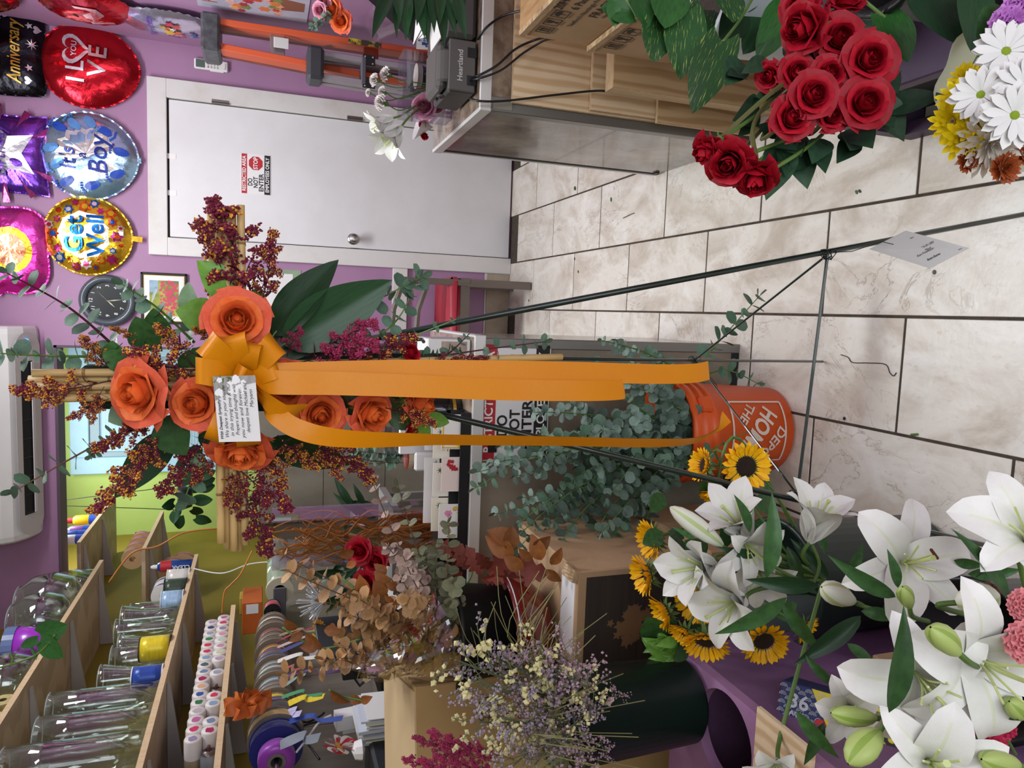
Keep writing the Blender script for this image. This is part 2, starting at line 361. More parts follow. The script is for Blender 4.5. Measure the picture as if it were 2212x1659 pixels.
LANCE = {k: leaf_mesh('leaf', q, 1, .13, shape=lambda t: math.sin(PI*t**.8) if 0 < t < 1 else 0, fold=.35, bend=.25, nu=10, nv=4) for k, q in dict(dark=dark_leaf, green=leaf_green, bright=bright_leaf).items()}
ASPI = leaf_mesh('leaf', dark_leaf, 1, .2, shape=lambda t: math.sin(PI*t**.75)**.85 if 0 < t < 1 else 0, fold=.25, bend=.08, nu=14, nv=8)
def euc(pts, n, s0, s1, label, group=None, kind='green', stem=None, name='eucalyptus_sprig', r=.0022, droop=0):
    c = bez(pts, 8); o = thing(name, label, 'eucalyptus', c[0], group); org = V(c[0])
    part('stem', MB().tube([p-org for p in c], [r*(1-.7*i/len(c)) for i in range(len(c))], 5).mesh('stem', stem or stem_brown), o)
    a = R(0, 6)
    for i in range(n):
        t = (i+.6)/n; k = min(int(t*(len(c)-1)), len(c)-2); f = t*(len(c)-1)-k
        p = c[k].lerp(c[k+1], f); d = (c[k+1]-c[k]).normalized(); u = d.orthogonal().normalized(); w_ = d.cross(u)
        sz = (s0+(s1-s0)*t)*R(.85, 1.15); a += PI/2+R(-.3, .3)
        for q in (0, PI):
            od = u*math.cos(a+q)+w_*math.sin(a+q)
            x = (od+d*R(.15, .6)+V((0, 0, -droop))).normalized(); nn = d*R(.3, 1)-od*.3-FW*R(.2, .9)+V((R(-.4, .4), R(-.4, .4), R(-.4, .4)))
            part('leaf', EUC[kind], o, leafm(p-org, x, nn, (sz, sz*R(.85, 1.05), sz)))
    p = c[-1]; d = (c[-1]-c[-2]).normalized()
    part('leaf', EUC[kind], o, leafm(p-org, d+V((R(-.4, .4), R(-.4, .4), R(-.2, .2))), d.orthogonal(), s1*.8))
    return o
# --- solidago sprays
burg = mat('burgundy floret', '#701a34', .65, rnd=.2); yel = mat('golden floret', '#d6982e', .6, rnd=.15); mag = mat('magenta floret', '#a02d55', .65, rnd=.2)
burg_leaf = leaf_mesh('leaf', mat('burgundy leaf', '#4d1a2a', .5, rnd=.3), 1, .1, shape=lambda t: math.sin(PI*t) if 0 < t < 1 else 0, fold=.3, bend=.3, nu=6, nv=2)
OCT = [(1, 0, 0), (-1, 0, 0), (0, 1, 0), (0, -1, 0), (0, 0, 1), (0, 0, -1)]; OCF = [(0, 2, 4), (2, 1, 4), (1, 3, 4), (3, 0, 4), (2, 0, 5), (1, 2, 5), (3, 1, 5), (0, 3, 5)]
def blob(mb, p, r, m):
    q = Euler((R(0, 6), R(0, 6), R(0, 6))).to_matrix(); mb.add([V(p)+(q @ V(o))*r*R(.8, 1.25) for o in OCT], OCF, m)
def spray_mesh(seed, spread=.35, nb=13, yellow=.45, low=.28, fl=84, fr_=.0155, curve=.12):
    random.seed(seed); st = MB(); fm = MB()
    main = bez([(0, 0, 0), (R(-.05, .05), R(-.05, .05), .5), (curve*R(-1, 1), curve*R(-1, 1), 1)], 6)
    st.tube(main, [.012*(1-.7*i/12) for i in range(len(main))], 4)
    for b in range(nb+1):
        t = low+(1-low)*b/nb; p = main[min(int(t*12), 12)]; a = b*2.4+R(-.3, .3); ln = spread*(1.1-t*.85)*R(.8, 1.2)
        o = V((math.cos(a), math.sin(a), 0)); br = bez([p, p+o*ln*.45+V((0, 0, ln*.5)), p+o*ln*.95+V((0, 0, ln*.55+R(-.05, .1)))], 5)
        if b == nb: br = bez([p, p+V((0, 0, .03)), p+V((R(-.02, .02), 0, .08))], 5)
        st.tube(br, [.006*(1-.6*i/10) for i in range(len(br))], 3)
        for k in range(fl):
            f = R(.3, 1.05)*(len(br)-1); i = min(int(f), len(br)-2); q = br[i].lerp(br[i+1], f-i)
            q = q+V((R(-1, 1), R(-1, 1), R(-.4, 1.2)))*.062*(1.2-.55*f/len(br))
            blob(fm, q, fr_*R(.7, 1.2), 1 if R(0, 1) < yellow*(f/len(br))*1.4 else 0)
    return st.mesh('stem', stem_dark), fm
SPRAY = []
for i, (y_, nb, sp) in enumerate(((.42, 14, .36), (.3, 14, .32), (.55, 13, .3), (.12, 14, .34), (.3, 12, .42))):
    st_, fm_ = spray_mesh(40+i, sp, nb, y_); SPRAY.append((st_, fm_.mesh('florets', burg, yel), fm_.mesh('florets', mag, burg)))
random.seed(11)
def solidago(base, tip, label, v=0, wide=1, magenta=False, group='solidago sprays in the cross', leaves=6, name='solidago_spray'):
    base, tip = V(base), V(tip); L = (tip-base).length
    o = thing(name, label, 'solidago', aim(base, tip-base, R(0, 6)), group)
    s_ = Matrix.Diagonal((L*wide, L*wide, L, 1)); a, b, c = SPRAY[v % len(SPRAY)]
    part('stem', a, o, s_); part('florets', c if magenta else b, o, s_, kind='stuff')
    for k in range(leaves):
        an = k*2.4+R(-.3, .3); d = V((math.cos(an), math.sin(an), R(.5, 1.2)))
        part('leaf', burg_leaf, o, leafm((0, 0, L*R(.1, .55)), d, (0, 0, 1), L*R(.16, .26)))
    return o
# --- roses
def petal(r0, r1, h, ha, curl, flare, nu=6, nv=6, seed=0):
    rr = random.Random(seed); ph = rr.uniform(0, 6); tipp = rr.uniform(.03, .12)
    def fn(u, v):
        s_ = 2*u-1; t = v; a = s_*ha*(.3+.7*min(1, t*1.7)**.7)
        e = 1-.2*abs(s_)**2.6+tipp*(1-abs(s_))**3
        r = r0*(.35+.65*min(1, t*2.2))+(r1-r0)*t**1.3; z = h*t*e
        c = max(0, t-.62)/.38; r += flare*c*c*(1+.35*s_*s_); z -= curl*c*c*h*.5*(1+.3*s_*s_)
        r += .03*math.sin(s_*5+ph)*t*t
        return (r*math.cos(a), r*math.sin(a), z)
    return MB().grid(fn, nu, nv)
def rose_set(m_in, m_mid, m_out):
    core = MB()
    def sp(u, v):
        a = u*PI*6.5; r = (.02+.25*u)*(1.02-.2*v)+.018*math.sin(a*.83)*u; return (r*math.cos(a), r*math.sin(a), (.4+.66*v)*(1.0-.03*(1-u))+.02*math.sin(a*1.7))
    core.grid(sp, 52, 3); core.lathe([(.28, .55), (.2, .86), (.08, .93), (0, .94)], 12)
    mk = lambda a, m, k0, n: [petal(*a, seed=k0+i).mesh('petal', m, smooth=True) for i in range(n)]
    return dict(core=core.mesh('rose_heart', m_in, smooth=True), l1=mk((.30, .33, 1.03, 1.25, .0, -.09), m_in, 0, 2), l2=mk((.37, .44, 1.01, 1.15, .0, -.05), m_in, 5, 3),
                l3=mk((.43, .56, .97, 1.05, .1, .06), m_mid, 9, 3), l4=mk((.48, .68, .9, 1.0, .26, .22), m_mid, 14, 3), l5=mk((.52, .78, .8, 1.0, .45, .4), m_out, 19, 3))
def rm(n, c, c2, rnd=.06): return mat(n, c, .5, col2=c2, scale=2.5, rnd=rnd, bump=.06, bscale=40, spec=.25)
ROSE = dict(orange=rose_set(rm('orange rose heart', '#e8622a', '#ee7436'), rm('orange rose petal', '#e5642e', '#ec7c42'), rm('coral rose outer petal', '#d8543a', '#e26e4c')),
            red=rose_set(rm('red rose heart', '#8e0a1c', '#a81024'), rm('red rose petal', '#9c0c20', '#b2142a'), rm('red rose outer petal', '#8c0a1c', '#a41226')),
            pink=rose_set(rm('pink rose heart', '#c0607c', '#cc7690'), rm('pink rose petal', '#c46c86', '#d08a9e'), rm('pink rose outer petal', '#c9849a', '#d8a4b2')))
sepal_me = leaf_mesh('sepal', stem_green, 1, .13, shape=lambda t: math.sin(PI*min(1, t+.18)) if t < .82 else .05*(1-t), fold=.2, bend=.35, nu=5, nv=2)
calyx_me = MB().lathe([(0, -.28), (.1, -.25), (.17, -.12), (.2, .02), (.12, .08)], 10).mesh('calyx', stem_green, smooth=True)
def rose(pos, axis, r, label, color='orange', group=None, open_=1.0, stem=None, leaves=0, layers=5, deep=1.1, spin=None):
    """pos: the middle of the bloom; stem: where its stem goes"""
    axis = V(axis).normalized(); base = V(pos)-axis*r*.45*deep
    o = thing('rose', label, 'rose', aim(base, axis, R(0, 6) if spin is None else spin), group); K = ROSE[color]; sc = r*.8
    S_ = lambda a, w_=1, h=1, tilt=0: rot(a) @ rot(tilt, 'Y') @ Matrix.Diagonal((sc*w_, sc*w_, sc*h*deep, 1))
    part('rose_heart', K['core'], o, S_(R(0, 6), .95, 1))
    a = R(0, 6)
    for li, (k, n, w_, h) in enumerate((('l1', 3, 1, 1), ('l2', 4, 1, 1), ('l3', 4, 1, 1), ('l4', 5, 1, 1), ('l5', 5, 1, 1))[:layers]):
        a += .5
        for i in range(n):
            part('petal', random.choice(K[k]), o, S_(a+2*PI*i/n+R(-.12, .12), open_**(li/4)*R(.96, 1.05), R(.95, 1.04), R(-.05, .05)+(.05*(open_-1))*li))
    part('calyx', calyx_me, o, Matrix.Diagonal((sc, sc, sc, 1)))
    for i in range(5): part('sepal', sepal_me, o, leafm((0, 0, -.05*sc), V((math.cos(i*1.257), math.sin(i*1.257), R(-.5, .3))), (0, 0, 1), sc*.62))
    if stem is not None:
        Mi = o.matrix_world.inverted(); e = Mi @ V(stem); s0 = V((0, 0, -.25*sc)); ln = (e-s0).length
        pts = bez([s0, s0+V((0, 0, -ln*.3)), e], 6); part('stem', MB().tube(pts, .0032, 6).mesh('stem', mat('rose stem', '#50642f', .5, col2='#5d5532', scale=9)), o)
        for i in range(leaves):
            p = pts[3+(i*3) % 8]; d = V((math.cos(i*2.2+a), math.sin(i*2.2+a), R(-.6, .2)))
            part('leaf', SALAL['dark'], o, leafm(p, d, V((0, 0, 1))+V((R(-.4, .4), R(-.4, .4), 0)), R(.045, .065)))
    return o
variegated = mat('variegated pothos leaf', '#2a522a', .32, col2='#a9ba62', scale=7, stretch=(.6, 9, 1), lo=.58, hi=.66, rnd=.2, spec=.4)
POTHOS = {k: leaf_mesh('leaf', q, 1, .37, shape=lambda t: (math.sin(PI*min(1, (t+.12)/1.12)**.8))**.75*(1 if t < .8 else 1) if t < 1 else 0, fold=.18, bend=.12, nu=12, nv=8, heart=.14) for k, q in dict(var=variegated, green=mat('pothos leaf', '#285226', .3, col2='#34662e', scale=5, stretch=(1, 6, 1), rnd=.25, spec=.45), dark=dark_leaf).items()}
def vine(label, name, cat, leaves, stems=(), group=None, base=None):
    """a leafy plant: leaves are (base, tip, face, width, kind); stems are lists of points"""
    b0 = V(base if base is not None else leaves[0][0]); o = thing(name, label, cat, b0, group)
    for p in stems: part('stem', MB().tube([q-b0 for q in bez(p, 6)], .0028, 6).mesh('stem', stem_green, smooth=True), o)
    for b, t, f, w_, k in leaves:
        b, t = V(b), V(t); L = (t-b).length; part('leaf', k if not isinstance(k, str) else POTHOS[k], o, leafm(b-b0, t-b, f, (L, L*w_, L)))
    return o
def flat_petal(w_, bend, m, tip=.7, base=.75, nu=6, nv=2, cup=.25):
    return leaf_mesh('petal', m, 1, w_, shape=lambda t: (min(1, t*1.6)**base)*(1-max(0, t-tip)**2/(1-tip)**2*.999)**.5, fold=cup, bend=bend, nu=nu, nv=nv)
white_pet = mat('white petal', '#dddbd8', .5, rnd=.04, spec=.3); yel_pet = mat('bright yellow petal', '#ecd21a', .5, rnd=.08, spec=.3); bronze = mat('bronze petal', '#8e3418', .55, rnd=.2, col2='#a85a26', scale=9); cream_pet = mat('cream petal', '#e8e0d4', .5, rnd=.06, spec=.3)
def ringflower(name, label, cat, pos, axis, r, rings, disc=None, group=None, stem=None, single=True, extra=None):
    """a daisy-like bloom: rings of (petal mesh, count, length, angle from the axis, height)"""
    o = thing(name, label, cat, aim(pos, axis, R(0, 6)), group)
    for me, n, L, el, z in rings:
        a0 = R(0, 6); allv = None
        for i in range(n):
            a = a0+2*PI*i/n+R(-.06, .06); e = el+R(-.08, .08); d = V((math.cos(a)*math.sin(e), math.sin(a)*math.sin(e), math.cos(e))); up_ = V((-math.cos(a)*math.cos(e), -math.sin(a)*math.cos(e), math.sin(e)))
            part('petal', me, o, leafm(V((math.cos(a), math.sin(a), 0))*r*.06+V((0, 0, z*r)), d, up_, r*L*R(.92, 1.06)))
    if disc: part('disc', disc, o, Matrix.Diagonal((r, r, r, 1)))
    if extra: extra(o, r)
    if stem is not None:
        e = o.matrix_world.inverted() @ V(stem); part('stem', MB().tube(bez([(0, 0, -.02*r), V((0, 0, -e.length*.3)), e], 6), .0028, 6).mesh('stem', stem_green), o)
    return o
def carnation(pos, axis, r, m, label, group=None, stem=None):
    o = thing('carnation', label, 'carnation', aim(pos, axis, R(0, 6)), group)
    for k in range(7):
        f = k/6; rr_ = r*(1-.82*f); ph = R(0, 6); nw = 9+int(R(0, 4)); el = .15+1.25*f
        def fn(u, v):
            a = u*2*PI; ru = rr_*v; w_ = v*v*r*.16; return (ru*math.cos(a)*(1+.05*math.sin(a*nw*2)), ru*math.sin(a)*(1+.05*math.sin(a*nw*2)), r*(-.15+.5*f)+ru*el*.6+w_*math.sin(a*nw+ph)+w_*.5*math.sin(a*nw*2.3))
        part('petal_whorl', MB().grid(fn, 60, 3).mesh('petal_whorl', m, smooth=True), o)
    part('calyx', MB().lathe([(.2*r, -.9*r), (.32*r, -.7*r), (.3*r, -.1*r)], 8).mesh('calyx', stem_green), o)
    if stem is not None:
        e = o.matrix_world.inverted() @ V(stem); part('stem', MB().tube(bez([(0, 0, -.8*r), (0, 0, -.8*r-e.length*.3), e], 6), .002, 5).mesh('stem', stem_green), o)
    return o
# --- lilies
lily_w = mat('white lily petal', '#e8e7e2', .42, col2='#e2e1da', scale=5, spec=.35, bump=.04, bscale=30); lily_g = mat('lily green rib', '#dde0c8', .5)
def tepal(w_, a0, a1, rib=True, twist=0, nt=14, wav=.05, seed=0):
    rr_ = random.Random(seed); ph = rr_.uniform(0, 6); mb = MB(); vs = (-1, -.66, -.33, -.07, .07, .33, .66, 1); path = [(0, 0)]; tot = 24
    for i in range(tot): t = i/tot; an = a0+(a1-a0)*t**1.4; path.append((path[-1][0]+math.sin(an)/tot, path[-1][1]+math.cos(an)/tot))
    P_ = []
    for i in range(nt+1):
        t = i/nt; f = t*tot; k = min(int(f), tot-1); r_, z_ = path[k][0]+(path[k+1][0]-path[k][0])*(f-k), path[k][1]+(path[k+1][1]-path[k][1])*(f-k); an = a0+(a1-a0)*t**1.4
        wd = w_*(.2+.8*math.sin(PI*min(1, t**.95))**.75) if t < .999 else .01*w_
        if t > .85: wd *= max(.05, 1-((t-.85)/.15)**2)
        for s_ in vs:
            lift = .22*wd*(abs(s_)**1.6)-(.02 if abs(s_) < .1 else 0)*w_+wav*wd*math.sin(t*9+ph+s_*1.5)*abs(s_)**2
            P_.append((r_-lift*math.cos(an), s_*wd, z_+lift*math.sin(an)))
    n = len(vs)
    for i in range(nt):
        for j in range(n-1): mb.f.append((i*n+j, (i+1)*n+j, (i+1)*n+j+1, i*n+j+1)); mb.m.append(1 if (rib and j == 3 and i < nt*.75) else 0)
    mb.v = P_; return mb.mesh('petal', lily_w, lily_g, smooth=True)
TEP = {k: ([tepal(.27, a0, a1, seed=i) for i in range(2)], [tepal(.19, a0*1.05, a1*1.05, seed=4+i) for i in range(2)]) for k, (a0, a1) in dict(trumpet=(.2, 1.25), open=(.35, 2.0), wide=(.6, 2.5)).items()}
stam = mat('pale green filament', '#c5d08a', .5); anth = mat('brown anther', '#5a2a1e', .7)
def lily(pos, axis, L, label, kind='open', group='white lilies', stem=None, anthers=0, spin=None):
    """pos: the throat of the bloom; L: length of a petal"""
    o = thing('lily', label, 'lily', aim(pos, axis, R(0, 6) if spin is None else spin), group); a0 = R(0, 1)
    for i in range(3):
        for q in (0, 1):
            part('petal', random.choice(TEP[kind][q == 1]), o, rot(i*2*PI/3+q*PI/3+R(-.1, .1)) @ rot(R(-.12, .12), 'Y') @ Matrix.Diagonal((L*R(.93, 1.06), L, L*R(.93, 1.06), 1)))
    for i in range(6):
        a = i*PI/3+.3; c = [(0, 0, 0), (.05*L*math.cos(a), .05*L*math.sin(a), .3*L), (.2*L*math.cos(a), .2*L*math.sin(a), .62*L)]
        s_ = part('stamen', MB().tube(bez(c, 4), .0014, 5).mesh('stamen', stam), o)
        if i < anthers: part('anther', MB().box((0, 0, 0), (.004, .016, .004), b=.0015).mesh('anther', anth), s_, tr(*c[2]) @ rot(a))
    part('pistil', MB().tube(bez([(0, 0, 0), (.02*L, 0, .4*L), (.1*L, .03*L, .78*L)], 4), [.0022]*8+[.004], 6).mesh('pistil', stam), o)
    if stem is not None:
        e = o.matrix_world.inverted() @ V(stem); part('stem', MB().tube(bez([(0, 0, 0), (0, 0, -.25*e.length), e], 6), .0036, 6).mesh('stem', stem_green, smooth=True), o)
    return o
bud_m = {k: (mat(k+' bud', a, .42, spec=.35), mat(k+' bud rib', b, .45)) for k, a, b in (('white', '#dfe0cf', '#bcca8c'), ('green', '#a9bb6c', '#8aa44a'))}
def lilybud(base, tip, r, label, kind='white', stem=None, group='lily buds'):
    base, tip = V(base), V(tip); L = (tip-base).length; r = r*.72; o = thing('lily_bud', label, 'lily bud', aim(base, tip-base, R(0, 6)), group); mb = MB(); n = 24; prof = [(.25, 0), (.55, .1), (.85, .28), (1, .5), (.95, .68), (.72, .85), (.4, .95), (.08, 1)]
    for q, z in prof: mb.v += [(r*q*(1+.09*math.cos(3*a))*math.cos(a), r*q*(1+.09*math.cos(3*a))*math.sin(a), z*L) for a in [2*PI*i/n for i in range(n)]]
    for i in range(len(prof)-1):
        for j in range(n): mb.f.append((i*n+j, i*n+(j+1) % n, (i+1)*n+(j+1) % n, (i+1)*n+j)); mb.m.append(1 if j % 8 in (3, 4) else 0)
    part('bud', mb.mesh('bud', *bud_m[kind], smooth=True), o)
    e = o.matrix_world.inverted() @ V(stem) if stem is not None else V((0, 0, -.05))
    part('stem', MB().tube(bez([(0, 0, .02*L), (0, 0, -.25*e.length), e], 6), .0034, 6).mesh('stem', stem_green, smooth=True), o)
    return o
# --- sunflowers
sun_pet = mat('sunflower petal', '#f4bc10', .5, col2='#eeac0a', scale=3, rnd=.1, spec=.3); sun_eye = mat('sunflower disc', '#1d1410', .8, col2='#34261a', scale=60, bump=.6, bscale=120); bract = mat('hairy green bract', '#5d7440', .7, rnd=.25)
SP_ = [flat_petal(.17, b, sun_pet, .55, cup=.2) for b in (.1, -.1, .2)]; BR = leaf_mesh('bract', bract, 1, .2, shape=lambda t: math.sin(PI*min(1, t*.8+.2)) if t < 1 else 0, fold=.2, bend=.2, nu=5, nv=2)
def sunflower(pos, axis, r, label, elev=1.35, group='sunflowers in the bucket', stem=None, n=20):
    disc = MB().lathe([(0, .1), (.2, .095), (.36, .05), (.42, -.02)], 20).mesh('disc', sun_eye, smooth=True)
    def ex(o, r):
        for i in range(14): a = i*.45; part('bract', BR, o, leafm((math.cos(a)*.2*r, math.sin(a)*.2*r, -.08*r), (math.cos(a), math.sin(a), R(-.5, .2)), (0, 0, 1), r*R(.5, .75)))
        part('receptacle', MB().lathe([(0, -.3), (.2, -.26), (.42, -.03)], 14).mesh('receptacle', bract), o, Matrix.Diagonal((r, r, r, 1)))
    o = ringflower('sunflower', label, 'sunflower', pos, axis, r*.9, [(SP_[i % 3], n if i < 2 else n//2, .66-.04*i, elev-.22*i, .0+.02*i) for i in range(3)], disc, group, stem, extra=ex)
    for c in o.children:
        if c.name.startswith('petal'): c.matrix_basis = Matrix.Translation(V((c.matrix_basis[0][0], c.matrix_basis[1][0], 0)).normalized()*r*.32) @ c.matrix_basis
    return o
def leafthing(base, tip, face, width, me, label, name='leaf_stem', cat='leaf', group=None, stalk=None):
    """one big leaf stuck into an arrangement; width is relative to its length"""
    base, tip = V(base), V(tip); L = (tip-base).length
    o = thing(name, label, cat, base, group)
    part('leaf_blade', me, o, leafm((0, 0, 0), tip-base, face, (L, L*width, L)))
    vein = mat('pale leaf vein', '#6f8f5a', .5)
    part('stalk', MB().tube([(-.015*V((tip-base).normalized())), V((0, 0, 0)), (tip-base)*.06], .0016, 5).mesh('stalk', vein), o)
    return o
# ================================================================ the funeral cross on its wire easel
YC = 1.10
def cp(x, y, dy=0): return at(x, y, Y=YC+dy)
wire = mat('dark green enamelled wire', '#14211c', .35, coat=.4, col2='#1b2c25', scale=30)
eas = thing('wire_easel', 'dark green wire tripod easel standing on the tiles and carrying the flower cross', 'easel', (0, 0, 0))
def fy(z): return 1.07+.06*z
def legpt(x1, y1, x2, y2, z):
    lo, hi = None, None
    a, b = at(x1, y1, Y=fy(1.27)), at(x2, y2, Y=fy(.1)); t = (z-b.z)/(a.z-b.z); return b.lerp(a, t)
rl = lambda z: legpt(865, 720, 2212, 463, z); ll = lambda z: legpt(930, 890, 2180, 1190, z)
Pb = at(1500, 778, Z=.53); Fb = at(1777, 781, Z=.006); bt = Fb.lerp(Pb, 1.62/.53)
for a, b in ((rl(.003), rl(1.62)), (ll(.003), ll(1.62)), (Fb, bt)):
    part('leg', MB().tube([a, a.lerp(b, .5), b], .0052 if a is not Fb else .0036, 8).mesh('leg', wire, smooth=True), eas)
jr, jl = at(1788, 550, Y=fy(.53)), at(1722, 1068, Y=fy(.55))
part('cross_bar', MB().tube([jr+V((.004, 0, 0)), jl-V((.006, 0, 0))], .003, 8).mesh('cross_bar', wire), eas)
for q in (jr, jl): part('brace', MB().tube([q, Pb+(Pb-q).normalized()*.004], .0022, 6).mesh('brace', wire), eas)
for q, s_ in ((jr, 1), (jl, 1), (Pb, .7)):
    mb = MB()
    for k in range(4): mb.tube([q+V((.009*math.cos(a+k), .009*math.sin(a+k), (k-1.5)*.006+.004*math.sin(2*a))) for a in [i*PI/5 for i in range(11)]], .0011*s_, 4)
    part('tie_wire', mb.mesh('tie_wire', wire), eas)
part('holder', MB().tube([at(860, 735, Y=1.14), at(912, 733, Y=1.13), at(915, 738, Y=1.10)], .003, 6).mesh('holder', wire), eas)

# --- bamboo frame of the cross
bamboo = mat('dry bamboo', '#cfae74', .45, col2='#b8935a', scale=5, stretch=(1, 1, .12), rnd=.15)
bam_end = mat('bamboo node', '#8f6c3e', .6)
def stick(a, b, label, r=.0056):
    a, b = V(a), V(b); L = (b-a).length; o = thing('bamboo_stick', label, 'bamboo stick', aim(a, b-a, R(0, 6)), 'bamboo sticks of the cross')
    zs = [L*k/8 for k in range(9)]
    part('culm', MB().lathe([(r*.6, 0), (r, 0)]+[(r*R(.94, 1.04), z) for z in zs[1:-1]]+[(r, L), (r*.62, L), (r*.55, L-.02)], 10).mesh('culm', bamboo, smooth=True), o)
    for z in (L*R(.12, .3), L*R(.62, .8)):
        part('node_ring', MB().lathe([(r*.98, z-.002), (r*1.13, z-.0007), (r*1.13, z+.0007), (r*.98, z+.002)], 10).mesh('node_ring', bam_end), o)
lab = 'pale dry bamboo stick bundled in the %s arm of the flower cross'
for i, (x, e) in enumerate(((455, 447), (471, 450), (489, 446), (501, 445), (520, 443))): stick(cp(x+6, 800, .012*(i % 2)), cp(x, e, .012*(i % 2)), lab % 'door-side')
for i, (x, e) in enumerate(((478, 1172), (492, 1184), (506, 1189), (517, 1190), (530, 1176))): stick(cp(x-6, 850, .012*(i % 2)), cp(x, e, .012*(i % 2)), lab % 'shelf-side')
for i, (y, e) in enumerate(((806, 70), (820, 62), (835, 80), (847, 78), (860, 92))): stick(cp(520, y-4, .012*(i % 2)), cp(e, y, .012*(i % 2)), lab % 'top')
for i, (y, e) in enumerate(((771, 1214), (783, 1187), (798, 1180), (812, 1176))): stick(cp(520, y+18, .012*(i % 2)), cp(e, y, .012*(i % 2)+.01), lab % 'bottom')
foam = thing('foam_block', 'dark green floral foam core hidden behind the roses of the cross', 'floral foam', None,
             mesh=MB().box(cp(520, 820, .03), (.09, .045, .12), b=.006).box(cp(760, 810, .03), (.07, .04, .30), b=.006).box(cp(300, 835, .03), (.06, .04, .14), b=.006).mesh('foam_block', mat('wet floral foam', '#24352a', .9, col2='#1b2a20', scale=40)))

# --- orange roses
og = 'orange roses in the cross'
for x, y, dy, r, ax, lb, op in (
    (298, 848, -.055, .041, (-.38, .1, .9), 'largest coral orange rose, near the top of the flower cross', 1.1),
    (424, 872, -.06, .033, (-.05, .05, 1), 'orange rose facing straight out just above the sympathy card', 1.05),
    (512, 692, -.06, .037, (.32, -.12, .9), 'orange rose right of the bow on the door-side arm of the cross', 1.1),
    (520, 975, -.05, .038, (.1, .75, .6), 'coral rose tucked behind the card on the shelf-side arm of the cross', 1.1),
    (620, 835, -.03, .032, (-.1, .1, 1), 'orange rose half hidden under the ribbon tails just below the bow', 1.1),
    (692, 895, -.045, .034, (.38, .22, .85), 'coral rose below the thin ribbon tail, third lowest in the cross', 1.0),
    (800, 893, -.04, .034, (.62, .2, .55), 'closed coral rose seen from its side, second lowest in the cross', .9),
    (905, 872, -.03, .031, (.85, .1, .35), 'lowest coral rose of the cross, pointing down beside the ribbon', .9)):
    rose(cp(x, y, dy), cdir(*ax), r*(1.12 if op >= 1 else 1.25), lb, 'orange', og, op, deep=1.1 if op >= 1 else 1.45, stem=cp(520+(x-520)*.75, 830, .02))
for x, y, dy, r, ax, lb in ((885, 762, -.005, .024, (.7, -.4, .5), 'small dark red rose among the sprays right of the ribbon'),
                            (893, 928, -.005, .026, (.6, .5, .5), 'small dark red rose left of the lowest coral rose')):
    rose(cp(x, y, dy), cdir(*ax), r, lb, 'red', None, 1.0, stem=cp(820, 820, .02), layers=4)

